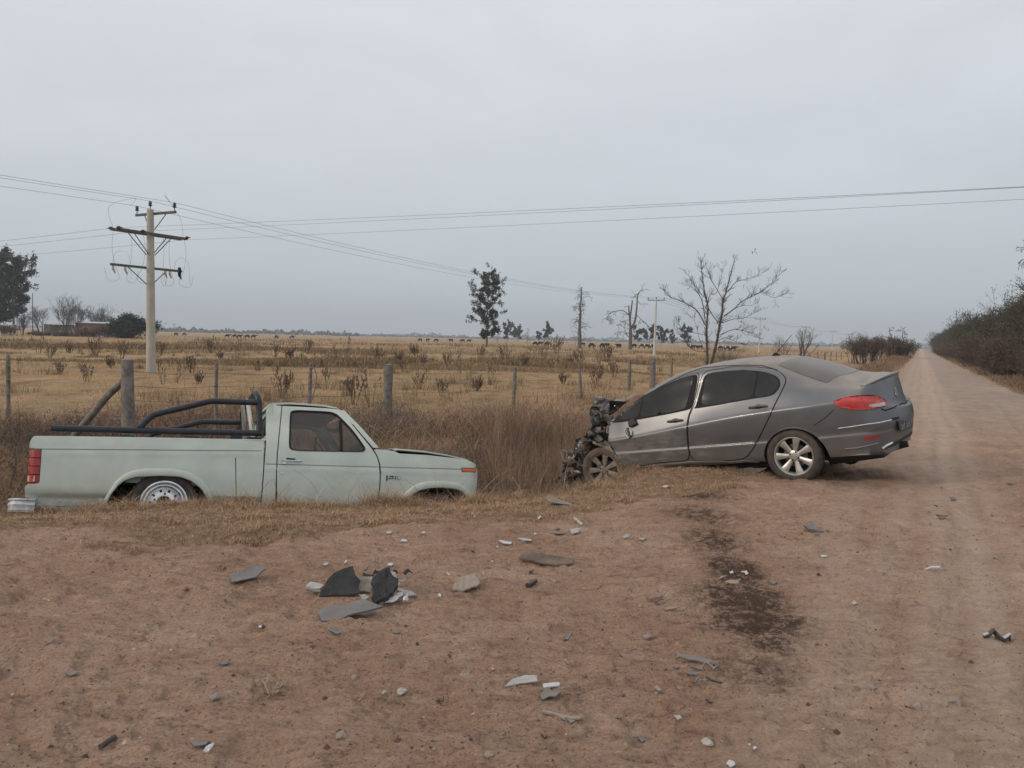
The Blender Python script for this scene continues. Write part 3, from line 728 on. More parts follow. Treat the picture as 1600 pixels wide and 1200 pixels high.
# dark gaps behind the panel edges
def seamline(P, wd=.011, s=-1, dep=.006, W=TW, nm='panel_gap', mt='seam'):
    P = dens(P, .04, False); m_ = MB(); V = []
    for i, (x, z) in enumerate(P):
        a = P[max(0, i-1)]; b = P[min(len(P)-1, i+1)]; dx, dz = b[0]-a[0], b[1]-a[1]; L = math.hypot(dx, dz) or 1; nx_, nz_ = -dz/L*wd/2, dx/L*wd/2
        V += [(x+nx_, s*(W(z)+dep), z+nz_), (x-nx_, s*(W(z)+dep), z-nz_)]
    m_.add(V, [(2*i, 2*i+1, 2*i+3, 2*i+2) for i in range(len(P)-1)]); return m_.obj(nm, M[mt], truck)
for s in (-1, 1):
    seamline(tps([ZB(165, 108), ZB(151, 250), ZB(126, 500), ZB(107, 700), ZB(99, 900), (430.5, 784)]), .010, s)
    seamline(tps([ZB(1045, 345), ZB(1200, 533), ZB(1300, 655), ZB(1352, 740), ZB(1386, 850), ZB(1396, 960), ZF(103, 400), ZF(113, 500), ZF(106, 650), ZF(70, 870)]), .012, s)
    seamline(tps([ZB(95, 104), ZB(420, 122), ZB(700, 138), ZB(905, 157)]), .008, s)
    seamline(tps([(414.6, 688), (414.3, 784)]), .02, s, -.004)
for s in (-1, 1):
    seamline([(x, GZ(x)) for x in np.arange(XT, bedR-.02, .1)], .0075, s, .0058, nm='groove_shade', mt='groove')  # raised dark ribbon painted as groove shade, the panel is not recessed
    seamline([(x, GC(x)) for x in np.arange(tp(432, 725)[0]-.13, tp(722, 733)[0], .1)], .0075, s, .0058, nm='groove_shade', mt='groove')
# roof
re_ = tps([(417.5, 637), (420.5, 632.3), (427.5, 629.6), (449, 629), (472.5, 630), (507.5, 632.8), (526, 636.5), (532, 640.3)])
rf = MB(); V = []
for i, (x, z) in enumerate(re_):
    yb = TW(z)
    for t_ in np.linspace(-1, 1, 17):
        up = .055*(1-abs(t_)**2.2)*min(1, .3+i*.35)*min(1, .5+(7-i)*.3)
        V.append((x+(.07*(1-t_*t_) if i > 5 else 0), t_*yb, z+up))
ns = len(re_); rf.add(V, [(i*17+j, i*17+j+1, (i+1)*17+j+1, (i+1)*17+j) for i in range(ns-1) for j in range(16)])
# drip edge rolled over the side
for s in (-1, 1):
    Vd = []
    for x, z in re_: Vd += [(x, s*TW(z), z), (x, s*(TW(z)+.014), z-.008), (x, s*(TW(z)+.012), z-.026), (x, s*(TW(z)-.004), z-.028)]
    rf.add(Vd, [(4*i+j, 4*i+j+1, 4*i+j+5, 4*i+j+4) for i in range(ns-1) for j in range(3)])
rf.obj('roof', M['paint_green'], truck, True)
hl = MB(); hx0, hx1 = re_[1][0], re_[-1][0]+.02
hl.add([(x, t_*(TW(z)-.04), z-.045) for x, z in ((re_[1][0]+.03, re_[3][1]), (re_[-1][0]+.03, re_[-1][1]-.0)) for t_ in (-1, 1)], [(0, 1, 3, 2)])
hl.obj('headliner', M['headliner'], truck)
# far and near inner door skins, A pillar, windscreen frame
xw0, zw0 = tp(586, 701); xw1, zw1 = re_[-1]
for s in (-1, 1):
    p = MB(); V = []
    for x, z, wd in ((xw1+.015, zw1-.01, .05), (tp(557, 667)[0]+.02, tp(557, 667)[1], .055), (xw0+.02, zw0+.01, .07)):
        V += [(x-.04, s*(TW(z)-.004), z), (x+.035, s*(TW(z)-.012), z+.01), (x+.03, s*(TW(z)-wd), z+.015), (x-.05, s*(TW(z)-wd), z)]
    p.add(V, [(4*i+j, 4*i+(j+1) % 4, 4*i+4+(j+1) % 4, 4*i+4+j) for i in range(2) for j in range(4)])
    p.obj('windscreen_pillar', M['paint_green'], truck, True)
ws = MB(); V = []
for k in range(5):
    t_ = k/4; x = xw1+(xw0-xw1)*t_+.02; z = zw1+(zw0-zw1)*t_; yb = TW(z)-.03
    for j in np.linspace(-1, 1, 9): V.append((x+.14*(1-j*j), j*yb, z))
ws.add(V, [(i*9+j, i*9+j+1, (i+1)*9+j+1, (i+1)*9+j) for i in range(4) for j in range(8)]); ws.obj('windscreen', tglass, truck, True)
xc = tp(417, 700)[0]+.03
bk = MB(); ztop = re_[2][1]
V2, F = cdt_fill(dens([(-.90, .5), (.90, .5), (.95, 1.25), (.74, ztop), (-.74, ztop), (-.95, 1.25)], .1), [dens([(-.62, 1.35), (.62, 1.35), (.58, ztop-.12), (-.58, ztop-.12)], .1)], .12)
bk.add([(xc, y, z) for y, z in V2]+[(xc+.03, y, z) for y, z in V2], [tuple(f) for f in F]+[tuple(i+len(V2) for i in f) for f in F]); bk.obj('cab_back', M['paint_green'], truck)
pyd('rear_window', [(xc+.015, -.62, 1.35), (xc+.015, .62, 1.35), (xc+.015, .58, ztop-.12), (xc+.015, -.58, ztop-.12)], [(0, 1, 2, 3)], tglass, truck)
inn = MB(); inn.box((xc+.9, 0, .50), (1.9, 1.84, .04)); inn.box((xw0+.12, 0, .82), (.05, 1.8, .75)); inn.obj('cab_floor', M['dark'], truck)
st_ = MB(); st_.box((xc+.42, 0, .86), (.5, 1.45, .2)); st_.box((xc+.20, 0, 1.12), (.16, 1.45, .5), rot=Matrix.Rotation(radians(-14), 3, 'Y')); st_.obj('bench_seat', M['seat'], truck, bevel=.03)
da = MB(); da.box((xw0-.08, 0, zw0-.09), (.40, 1.72, .20)); da.obj('dashboard', M['dark'], truck, bevel=.04)
sw_ = MB(); sc = Vector((xw0-.42, .40, zw0+.045)); ax_ = Matrix.Rotation(radians(-32), 3, 'Y')
ring = [ax_ @ Vector((0, .20*cos(a), .20*sin(a)))+sc for a in np.linspace(0, 2*pi, 25)[:-1]]
sw_.tube(ring, .014, 6, closed=True); sw_.tube([ring[0], sc, ring[12]], .012, 6); sw_.tube([sc, sc+Vector((.35, 0, -.16))], .025, 8); sw_.obj('steering_wheel', M['seam'], truck, True)
# front fender with its arch, hood, nose
fen = tps([ZF(62, 175), ZF(180, 185), ZF(290, 199), ZF(350, 228), ZF(700, 248), ZF(1000, 281), ZF(1200, 310), ZF(1290, 347), ZF(1345, 388), ZF(1363, 440), ZF(1364, 500), ZF(1354, 600), ZF(1330, 720), ZF(1312, 800)])
fx = fen[-1][0]; fen += [(fx-.03, ZBOT-.02)]+[(afI[-1][0], ZBOT-.02)]+afI[::-1]+[(afI[0][0], ZBOT-.02)]+[(tp(590.5, 787)[0]+.01, ZBOT-.02)]+tps([ZF(74, 860), ZF(112, 650), ZF(119, 500), ZF(109, 400), ZB(1402, 960), ZB(1392, 850), ZB(1358, 740), ZB(1312, 662)])
NX = tp(750, 742)[0]
def g_fen(x, z):
    w_ = TW(z) + .006*math.exp(-((z-GC(x)+.06)/.03)**2)
    dx = x-(NX-.13)
    if dx > 0: w_ -= .10*(dx/.13)**2
    return w_
tpanel('fender', fen, M['paint_green'], step=.05, yf=g_fen, lines=((GC, (-.10, -.06, -.03, 0, .03)),))
hd = [(a, b) for a, b in tps([ZF(300, 168), ZF(345, 166), ZF(700, 196), ZF(1000, 242), ZF(1200, 287), ZF(1285, 325), ZF(1345, 372)])]
hx = MB(); V = []
for i, (x, z) in enumerate(hd):
    for t_ in np.linspace(-1, 1, 15):
        yb = .93-.02*i/6; V.append((x+(.05*(1-t_*t_) if i == 6 else 0), t_*yb, z+.004+.05*(1-abs(t_)**3)-.006*(abs(t_) > .99)))
hx.add(V, [(i*15+j, i*15+j+1, (i+1)*15+j+1, (i+1)*15+j) for i in range(6) for j in range(14)])
hob = hx.obj('hood', M['paint_green'], truck, True); sm_ = hob.modifiers.new('s', 'SOLIDIFY'); sm_.thickness = .022; sm_.offset = -1
cw = MB(); cw.add([(xw0-.02, -.93, zw0-.0), (hd[0][0]+.03, -.93, hd[0][1]-.035), (hd[0][0]+.03, .93, hd[0][1]-.035), (xw0-.02, .93, zw0)], [(0, 1, 2, 3)]); cw.obj('cowl', M['seam'], truck)
eg = MB(); V = [(x, s*.965, z-.035) for x, z in hd for s in (-1, 1)]; eg.add(V, [(2*i, 2*i+1, 2*i+3, 2*i+2) for i in range(6)])
eg.box((3.35, 0, .75), (.9, 1.2, .4)); eg.obj('engine_bay', M['dark'], truck)
nf = MB(); nz = hd[-1][1]
nf.box((NX-.03, 0, (nz+.55)/2-.02), (.07, 1.5, nz-.62)); nf.obj('grille', M['dark'], truck)
for s in (-1, 1):
    hl2 = MB(); hl2.box((NX-.0, s*.66, .86), (.04, .26, .18)); hl2.obj('headlight', M['clear_lens'], truck, bevel=.01)
fb = MB(); bx, bz = tp(*ZF(1400, 850)); fbx = loc(TF, *ZF(1420, 850), -.90)[0]
fb.box((fbx-.05, 0, bz-.03), (.12, 1.84, .17)); fb.obj('front_bumper', M['chrome'], truck, bevel=.02)
# inner wheel housings
wh = MB()
for X0 in (0, 3.38):
    for s in (-1, 1):
        R_ = .47 if X0 == 0 else .44; V = []; n = 14
        for k in range(n+1):
            a = pi*k/n
            for y in (.965, .62): V.append((X0+cos(a)*R_, s*y, .45+sin(a)*R_*.86))
        wh.add(V, [(2*k, 2*k+1, 2*k+3, 2*k+2) for k in range(n)]); wh.add([(X0-.5, s*.62, .3), (X0+.5, s*.62, .3), (X0+.5, s*.62, .95), (X0-.5, s*.62, .95)], [(0, 1, 2, 3)])
wh.box((1.7, 0, .48), (4.6, .9, .14)); wh.obj('chassis', M['dark'], truck)
# marker lamp and badge
mk = tps([ZF(1133, 412), ZF(1303, 417), ZF(1300, 458), ZF(1137, 455)])
tpanel('marker_lamp', mk, M['amber'], off=.012, thick=.02); tpanel('marker_bezel', scalep(mk, 1.0) and [(x+dx_, z+dz_) for (x, z), (dx_, dz_) in zip(mk, ((-.008, .008), (.008, .008), (.008, -.006), (-.008, -.006)))], M['seam'], off=.006, thick=.012)
def text_on(body, name, s, mm, size, mats, parent, ext=.002):
    cu = bpy.data.curves.new(name, 'FONT'); cu.body = s; cu.size = size; cu.extrude = ext; cu.align_x = 'LEFT'; cu.offset = size*.015
    tmp = bpy.data.objects.new('tmp', cu); COL.objects.link(tmp); C.view_layer.update()
    me = bpy.data.meshes.new_from_object(tmp.evaluated_get(C.evaluated_depsgraph_get())); bpy.data.objects.remove(tmp)
    me.transform(mm); me.name = name; o = link(name, me, mats, parent); return o
bxy = tp(*ZF(196, 552)); bxe = tp(*ZF(352, 550))[0]
pl_ = tps([ZF(186, 503), ZF(352, 512), ZF(348, 549), ZF(204, 546), ZF(196, 574), ZF(186, 574)])
for s in (-1, 1):
    bd = tpanel('badge', pl_, M['badge'], off=.006, thick=.008, sides=(s,), step=.05)[0]
    mm = Matrix.Translation((bxy[0]+.005 if s < 0 else bxe, s*(TW(bxy[1])+.010), bxy[1]+.006)) @ Matrix.Rotation(0 if s < 0 else pi, 4, 'Z') @ Matrix.Rotation(pi/2, 4, 'X') @ Matrix.Diagonal((1.18, 1, 1, 1))
    text_on(None, 'badge_letters', 'F-100', mm, .072, M['white_metal'], bd)
# mud smears on the panels
# wheels
def steel_wheel(parent, x, s, z=.37, front=False, steer=0):
    mm = Matrix.Translation((x, s*.86, z)) @ Matrix.Rotation(radians(steer), 4, 'Z')
    k = s
    t = MB(); t.lathe([(.245, k*.07), (.27, k*.095), (.31, k*.105), (.352, k*.095), (.368, k*.07), (.372, 0), (.368, -k*.07), (.34, -k*.10), (.25, -k*.09)], 40)
    for a in range(40):
        an = 2*pi*a/40; t.box((.368*cos(an), k*.062, .368*sin(an)), (.022, .035, .03), rot=Matrix.Rotation(-an, 3, 'Y'))
    w_ = MB()
    w_.lathe([(.262, k*.078), (.258, k*.096), (.244, k*.098), (.238, k*.082), (.225, k*.075), (.215, k*.086), (.205, k*.088), (.198, k*.070), (.180, k*.030), (.166, k*.022), (.158, k*.036), (.150, k*.038), (.132, k*.050), (.10, k*.062), (.082, k*.060), (.078, k*.045)], 48)
    hub = MB(); hub.lathe([(.078, k*.045), (.070, k*.05), (.056, k*.05), (.052, k*.085), (.04, k*.095), (0, k*.098)], 24)
    for a in range(5):
        an = 2*pi*a/5+.3; hub.lathe([(.012, k*.04), (.012, k*.085), (0, k*.088)], 6, 'y', (.11*cos(an), 0, .11*sin(an)))
    for a in range(10):
        an = 2*pi*a/10; w_.lathe([(.016, k*.052), (.0, k*.053)], 10, 'y', (.146*cos(an), 0, .146*sin(an)), mi=1)
    W0 = w_.obj('wheel', [M['mud'] if front else M['chrome'], M['seam']], parent, True); W0.matrix_local = mm  # front rims mud brown, darkened to vanish in the shaded arch
    t.obj('tyre', M['tyre'], W0, True); hub.obj('hub', M['dark'], W0, True)
    return W0
for x in (0, 3.38):
    for s in (-1, 1): steel_wheel(truck, x+.01, s, .40 if x == 0 else .30, x > 0, 0 if x == 0 else 14)
# sport bar over the bed
def bar(pts, y, r, nm='roll_bar'): pass
YB = .84
def tb(u, v, y=-YB):
    x, z = loc(TF, u, v, y); return Vector((x, y, z))
ZR = lambda x, y: (210+x/7.27, 595+y/7.27)
lo = [tb(80, 668.7), tb(83, 669), tb(200, 672), tb(300, 674.5), tb(409, 677)]
up_ = [tb(*ZR(60, 530)), tb(*ZR(130, 460)), tb(*ZR(210, 395)), tb(*ZR(250, 378)), tb(*ZR(560, 305)), tb(*ZR(830, 240)), tb(*ZR(900, 232)), tb(*ZR(1100, 238)), tb(*ZR(1410, 248))]
hoop = [tb(*ZR(1418, 575)), tb(*ZR(1418, 300)), tb(*ZR(1405, 200)), tb(*ZR(1385, 160), -YB+.06)]
rb = MB(); RT = .038
for s in (1, -1):
    fl_ = lambda P: [Vector((p.x, p.y*s, p.z)) for p in P]
    rb.tube(fl_(lo), RT, 12); rb.tube(fl_(crom(up_, 3) and [Vector(p) for p in crom([tuple(q) for q in up_], 3)]), RT, 12)
top = hoop[-1].z+.03
hp = [Vector(p) for p in crom([tuple(hoop[0]), tuple(hoop[1]), tuple(hoop[2]), (hoop[3].x-.0, -YB+.06, top-.02), (hoop[3].x, -YB+.16, top+.012), (hoop[3].x, -.4, top+.02), (hoop[3].x, 0, top+.02), (hoop[3].x, .4, top+.02), (hoop[3].x, YB-.16, top+.012), (hoop[3].x, YB-.06, top-.02), (hoop[2].x, YB, hoop[2].z), (hoop[1].x, YB, hoop[1].z), (hoop[0].x, YB, hoop[0].z)], 4)]
rb.tube(hp, RT, 12)
# inner grey braces and the feet
rb.tube([(hoop[0].x-.02, -.45, hoop[0].z-.05), (hoop[0].x-.12, -.25, top)], .028, 8, mi=1); rb.tube([(hoop[0].x-.02, .45, hoop[0].z-.05), (hoop[0].x-.12, .25, top)], .028, 8, mi=1)
for s in (-1, 1):
    for xx in (lo[2].x, lo[3].x, hoop[0].x-.05): rb.box((xx, s*(YB+.01), railz(xx)+.02), (.16, .07, .05))
# black gusset plate on the far leg of the hoop
gx = hoop[0].x; gz = railz(gx)
rb.prism([(gx-.02, gz+.05), (gx-.24, gz+.05), (gx-.22, gz+.22), (gx-.06, top-.12), (gx-.02, top-.10)], YB-.05, YB-.03)
rb.obj('roll_bar', [M['tube'], M['alloy']], truck, True)

# ================================================================== grey saloon
CF = frame(143, 10, -3, 1240, 713, 9.2, (0, .88, .33))
car = empty('saloon_car', mw=CF[2])
tag(car, 'dusty dark grey saloon car with smashed front, nose down at the ditch edge', 'car')
I = np.interp
xs_ = [2.52, 2.40, 2.25, 2.05, 1.80, 1.50, 1.15, .75, .35, .04, -.22, -.42, -.60, -.78]
def crz(x): return I(-x, [-2.5, -2.0, -1.29, -.71, -.18, .43, .8], [.72, .755, .82, .87, .90, .91, .905])
def rowz(x):
    """(y,z) of the 12 rows of a body section at x"""
    yw = I(-x, [-2.6, -2.2, -1.5, -.5, .2, .55, .8], [.84, .865, .885, .895, .89, .86, .80])
    zc_ = crz(x)
    zb = I(-x, [-2.5, -2.31, -1.93, -1.23, -.72, -.14, .22, .42, .78], [.93, .955, .985, 1.0, 1.035, 1.10, 1.10, 1.075, 1.02])
    yb_ = I(-x, [-2.5, -2.2, -1.5, -.5, .04, .42, .8], [.77, .80, .815, .81, .78, .75, .70])
    zr = I(-x, [-2.52, -2.38, -2.17, -1.93, -1.54, -1.16, -.73, -.33, -.04, .22, .42, .60, .78], [.97, 1.00, 1.125, 1.27, 1.435, 1.502, 1.50, 1.44, 1.345, 1.225, 1.145, 1.10, 1.065])
    yr = I(-x, [-2.5, -2.17, -1.93, -1.54, -.7, -.04, .42, .78], [.74, .70, .655, .615, .585, .57, .60, .56])
    zt = I(-x, [-2.52, -2.37, -2.17, -1.9, -1.63, -1.24, -.82, -.42, -.01, .37, .65, .84], [1.02, 1.09, 1.215, 1.385, 1.495, 1.562, 1.573, 1.558, 1.50, 1.355, 1.215, 1.175])
    dz = I(-x, [.3, .62], [0, 1])
    r8 = (yb_*.45+yr*.55, zb*.42+zr*.58)
    r10 = (yr*.66, zr+(zt-zr)*.74)
    r10 = (r10[0], r10[1]*(1-dz)+dz*(zr+(zt-zr)*.66))
    return [(0, .27), (.68, .27), (yw-.06, .305), (yw-.002, .50), (yw-.012, .545), (yw+.008, .66), (yw+.014, zc_-.018), (yw-.012, zc_+.016), (yb_-.01, zb), r8, (yr, zr), r10, (0, zt)]
G = []
for x in xs_: G.append([(x, y, z) for y, z in rowz(x)])
def wrap(plan, plan7, zz, tdeck):
    """a station on the rear corner: plan=(x,y) of the bumper, plan7=(x,y) of the deck edge"""
    px, py = plan; qx, qy = plan7; pole = (-.86, 0, 1.17)
    P = [(px*.9, py*.2, .30), (px*.95, py*.8, zz[0]-.03), (px+.05, py*.93, zz[0]), (px+.004, py-.003, .47), (px-.004, py+.002, .53), (px-.02, py+.012, .62), (px-.012, py+.004, zz[1]), (px+.038, py-.03, zz[2]), (qx-.008, qy+.004, zz[3])]
    for k, t in enumerate((.12, .38, .68, 1.0)):
        P.append((qx+(pole[0]-qx)*t, qy*(1-t), zz[3]+.012+(pole[2]-zz[3]-.012)*t+.01*sin(pi*t)))
    return P
G.append(wrap((-.90, .715), (-.865, .615), (.27, .865, .895, 1.062), 0))
G.append(wrap((-1.03, .55), (-.955, .47), (.275, .80, .83, 1.085), 0))
G.append(wrap((-1.125, .30), (-1.035, .25), (.31, .755, .785, 1.105), 0))
G.append(wrap((-1.165, 0), (-1.07, 0), (.345, .74, .77, 1.115), 0))
G = np.array(G)                                   # (stations, 12, 3)
def cr_axis(A, k, axis, mirror_end=None):
    A = np.moveaxis(A, axis, 0); n = len(A); out = []
    for i in range(n-1):
        p1, p2 = A[i], A[i+1]; p0 = A[i-1] if i else 2*p1-p2
        p3 = A[i+2] if i+2 < n else (mirror_end(A) if mirror_end else 2*p2-p1)
        for j in range(k):
            t = j/k; out.append(.5*(2*p1+(p2-p0)*t+(2*p0-5*p1+4*p2-p3)*t*t+(-p0+3*p1-3*p2+p3)*t**3))
    out.append(A[-1]); return np.moveaxis(np.array(out), 0, axis)
GD = cr_axis(G, 7, 0, lambda A: A[-2]*np.array([1, -1, 1]))
# rows: only smooth inside the bands, the crease stays sharp between rows 5 and 6
GD = cr_axis(GD, 5, 1)
GD[:, -1, 1] = 0; GD[-1, :, 1] = 0
ni, nj = GD.shape[:2]
V = GD.reshape(-1, 3); Vm = V*np.array([1, -1, 1])
idx = np.arange(ni*nj).reshape(ni, nj)
F = np.stack([idx[:-1, :-1], idx[1:, :-1], idx[1:, 1:], idx[:-1, 1:]], -1).reshape(-1, 4)
Fm = F[:, ::-1]+ni*nj
cap = tuple(idx[0, :]); capm = tuple((idx[0, :]+ni*nj)[::-1])
bv = [tuple(v) for v in np.concatenate([V, Vm])]
body = pyd('body', bv, [tuple(f) for f in F]+[tuple(f) for f in Fm]+[cap, capm], [M['paint_grey'], M['dark']], car, True, [0]*(2*len(F))+[1, 1])
bm = bmesh.new(); bm.from_mesh(body.data); bmesh.ops.remove_doubles(bm, verts=bm.verts, dist=.0006); bmesh.ops.recalc_face_normals(bm, faces=bm.faces)
bm.to_mesh(body.data); bm.free()
body.data.set_sharp_from_angle(angle=radians(32))
from mathutils.interpolate import poly_3d_calc
bb = bmesh.new(); bb.from_mesh(body.data); bb.faces.ensure_lookup_table(); bb.normal_update(); BVH = BVHTree.FromBMesh(bb)
bbF = [([v.co.copy() for v in f.verts], [v.normal.copy() for v in f.verts]) for f in bb.faces]; bb.free()
CRI = CF[0].T
def hit(u, v):
    c = Vector(CRI@(CAM-CF[1])); d = Vector(CRI@ray(u, v)); r = BVH.ray_cast(c, d)
    if r[0] is None:
        # just outside the outline: nearest point of the surface to the ray
        best = None
        for k in range(60):
            q = c+d*(8.2+k*.06); n_ = BVH.find_nearest(q)
            if best is None or n_[3] < best[3]: best = n_
        r = best
    p = r[0].copy(); co_, no_ = bbF[r[2]]
    if len(co_) < 8:
        n = Vector()
        for w_, q in zip(poly_3d_calc(co_, p), no_): n += q*w_
        n.normalize()
    else: n = r[1].copy()
    # smooth normal from the neighbourhood
    if n.dot(Vector(d)) > 0: n = -n
    return p, n
# the body's own grid, as seen in the photo, so that panels follow its rows and creases
GPX = []; GEDGE = []; _ix = {}
for i in range(0, ni, 1):
    for j in range(8, 56):
        p_ = GD[i, j]; wp = CF[0]@p_+CF[1]-CAM; _ix[(i, j)] = len(GPX); GPX.append((float(800+FPX*(wp@cR)/(wp@cF)), float(600-FPX*(wp@cU)/(wp@cF))))
for (i, j), k in _ix.items():
    if (i+1, j) in _ix: GEDGE.append((k, _ix[(i+1, j)]))
def cpanel(name, P, mats, off=.003, step=5, mirror=True, parent=car, thick=.006, crease=False):
    """P traced outline in photo pixels, laid onto the body surface"""
    if crease: V2, F = cdt_fill(dens(P, step), [], step, GPX, GEDGE, False)
    else: V2, F = cdt_fill(dens(P, step), [], step)
    H = [hit(u, v) for u, v in V2]; obs = []
    cnt = {}
    for f in F:
        for i in range(3): cnt[(f[i], f[(i+1) % 3])] = 1
    B = [e_ for e_ in cnt if (e_[1], e_[0]) not in cnt]
    for s in ((1, -1) if mirror else (1,)):
        V = [p+n*off for p, n in H]+[p+n*(off-thick) for p, n in H]; n0 = len(H)
        V = [(v.x, v.y*s, v.z) for v in V]
        FF = [tuple(f) for f in F]+[(a, b, b+n0, a+n0) for a, b in B]
        o = pyd(name, V, FF, mats, parent if not callable(parent) else parent(s), True)
        b_ = bmesh.new(); b_.from_mesh(o.data); bmesh.ops.recalc_face_normals(b_, faces=b_.faces)
        # face outwards
        f0 = max(b_.faces, key=lambda f: f.calc_area())
        if f0.normal.dot(Vector((H[0][1].x, H[0][1].y*s, H[0][1].z))) < 0: bmesh.ops.reverse_faces(b_, faces=b_.faces)
        b_.to_mesh(o.data); b_.free()
        nn = [Vector((n.x, n.y*s, n.z)) for p, n in H]; me = o.data; cn = []
        b_ = bmesh.new(); b_.from_mesh(me); b_.faces.ensure_lookup_table()
        bad = [f for f in b_.faces if all(v.index < n0 for v in f.verts) and f.normal.dot(sum((nn[v.index] for v in f.verts), Vector())) < 0]
        bmesh.ops.reverse_faces(b_, faces=bad); b_.to_mesh(me); b_.free()
        for pl in me.polygons:
            top_ = all(i < n0 for i in pl.vertices)
            for i in pl.vertices: cn.append(nn[i] if top_ else tuple(pl.normal))
        me.normals_split_custom_set(cn); obs.append(o)
    return obs
def cline(name, P, wd, mats, off=.002, mirror=True, parent=car, step=5, hgt=0):
    """ribbon along a traced line on the surface"""
    P = dens(P, step, False); H = [hit(u, v) for u, v in P]
    for s in ((1, -1) if mirror else (1,)):
        V = []
        for i, (p, n) in enumerate(H):
            a = H[max(0, i-1)][0]; b = H[min(len(H)-1, i+1)][0]; t = (b-a).normalized(); sd = n.cross(t).normalized()*wd/2
            for q in (p+sd+n*(off*.2), p+sd*.6+n*(off+hgt), p-sd*.6+n*(off+hgt), p-sd+n*(off*.2)): V.append((q.x, q.y*s, q.z))
        F = [(4*i+j, 4*i+j+1, 4*i+j+5, 4*i+j+4) for i in range(len(H)-1) for j in range(3)]
        o = pyd(name, V, F, mats, parent if not callable(parent) else parent(s), True)
        b_ = bmesh.new(); b_.from_mesh(o.data); bmesh.ops.recalc_face_normals(b_, faces=b_.faces); b_.to_mesh(o.data); b_.free()
    return o
C3 = lambda x, y: (850+x/4.284, 520+y/4.284)
C4 = lambda x, y: (1140+x/4.284, 520+y/4.284)
CN = lambda x, y: (860+x/7.06, 620+y/7.06)
CR_ = lambda x, y: (1340+x/7.5, 560+y/7.5)
# doors
fdoor = [CN(612, 320), CN(612, 420), CN(650, 500), CN(720, 630), CN(780, 740), CN(830, 800), C3(760, 868), C3(960, 858), C3(976, 820), C3(965, 760), C3(957, 640), C3(968, 560), C3(990, 505), C3(1020, 400), C3(1047, 262), C3(960, 285), C3(860, 332), C3(760, 385), C3(660, 445), C3(560, 520), C3(500, 572), C3(470, 605)]
rdoor = [C3(980, 820), C3(1010, 862), C3(1130, 858), C3(1300, 850), C4(30, 850), C4(108, 840), C4(160, 775), C4(205, 690), C4(255, 590), C4(295, 500), C4(340, 410), C4(372, 345), C4(379, 310), C4(352, 272), C4(300, 245), C4(220, 232), C4(120, 226), C4(0, 228), C3(1200, 238), C3(1064, 258), C3(1030, 400), C3(1000, 500), C3(972, 560), C3(962, 640), C3(970, 760)]
fdoor = chaik(fdoor, 2); rdoor = chaik(rdoor, 2)
for nm, P in (('front_door', fdoor), ('rear_door', rdoor)):
    cx, cy = sum(p[0] for p in P)/len(P), sum(p[1] for p in P)/len(P)
    Q = [(cx+(u-cx)*(1-1.0/max(20, math.dist((u, v), (cx, cy)))), cy+(v-cy)*(1-1.0/max(20, math.dist((u, v), (cx, cy))))) for u, v in P]
    cpanel(nm, Q, M['paint_grey'], .0085, 4, thick=.009, crease=True)
gap = lambda P, wd=.012: cline('panel_gap', P, wd, M['seam'], .004, step=3)
gap(fdoor+[fdoor[0]], .011); gap(rdoor+[rdoor[0]], .011)
DR = {('front_door', 1): None}
# smoother outlines
drl = [o for o in car.children if o.name.startswith(('front_door', 'rear_door'))]
fd = {1: drl[0], -1: drl[1]}; rd = {1: drl[2], -1: drl[3]}
# window surrounds (black) and glass
ftrim = [C3(447, 606), C3(500, 560), C3(545, 515), C3(620, 462), C3(680, 420), C3(780, 368), C3(880, 322), C3(980, 290), C3(1036, 280), C3(1014, 400), C3(988, 498), C3(975, 515), C3(860, 540), C3(700, 570), C3(560, 594)]
rtrim = [C3(1078, 276), C3(1220, 256), C3(1371, 250), C4(60, 250), C4(180, 256), C4(250, 268), C4(310, 290), C4(335, 315), C4(343, 345), C4(333, 375), C4(305, 410), C4(265, 428), C4(165, 442), C4(30, 466), C4(0, 470), C3(1200, 480), C3(1000, 512), C3(1018, 495), C3(1052, 370)]
fg1 = [C3(512, 588), C3(530, 548), C3(580, 505), C3(662, 440), C3(657, 480), C3(636, 570)]
fg2 = [C3(646, 568), C3(668, 478), C3(676, 428), C3(780, 374), C3(880, 328), C3(970, 296), C3(1008, 290), C3(990, 370), C3(960, 470), C3(948, 512), C3(860, 532), C3(740, 554)]
rg1 = [C3(1092, 272), C3(1220, 258), C3(1371, 254), C4(60, 253), C4(186, 262), C4(178, 320), C4(155, 438), C4(60, 454), C4(0, 463), C3(1200, 474), C3(1055, 494), C3(1065, 400)]
rg2 = [C4(200, 264), C4(250, 275), C4(300, 296), C4(325, 320), C4(330, 348), C4(318, 378), C4(295, 406), C4(258, 424), C4(168, 436), C4(182, 350)]
ftrim, rtrim, fg1, fg2, rg1, rg2 = [chaik(q, 2) for q in (ftrim, rtrim, fg1, fg2, rg1, rg2)]
tr1 = cpanel('window_surround', ftrim, M['seam'], .016, 4, parent=lambda s: fd[s]); tr2 = cpanel('window_surround', rtrim, M['seam'], .0115, 4, parent=lambda s: rd[s])
cpanel('quarter_glass', fg1, M['tint'], .019, 4, parent=lambda s: fd[s]); cpanel('window_glass', fg2, M['tint'], .019, 4, parent=lambda s: fd[s])
cpanel('window_glass', rg1, M['tint'], .0145, 4, parent=lambda s: rd[s]); cpanel('quarter_glass', rg2, M['tint'], .0145, 4, parent=lambda s: rd[s])
# roof channel, quarter seams
gap([C3(560, 508), C3(660, 432), C3(760, 372), C3(860, 318), C3(960, 270), C3(1060, 235), C3(1200, 222), C3(1371, 216), C4(100, 216), C4(220, 220), C4(320, 250)], .014)
gap([C4(560, 622), C4(610, 590), C4(650, 560), C4(700, 512)], .007)
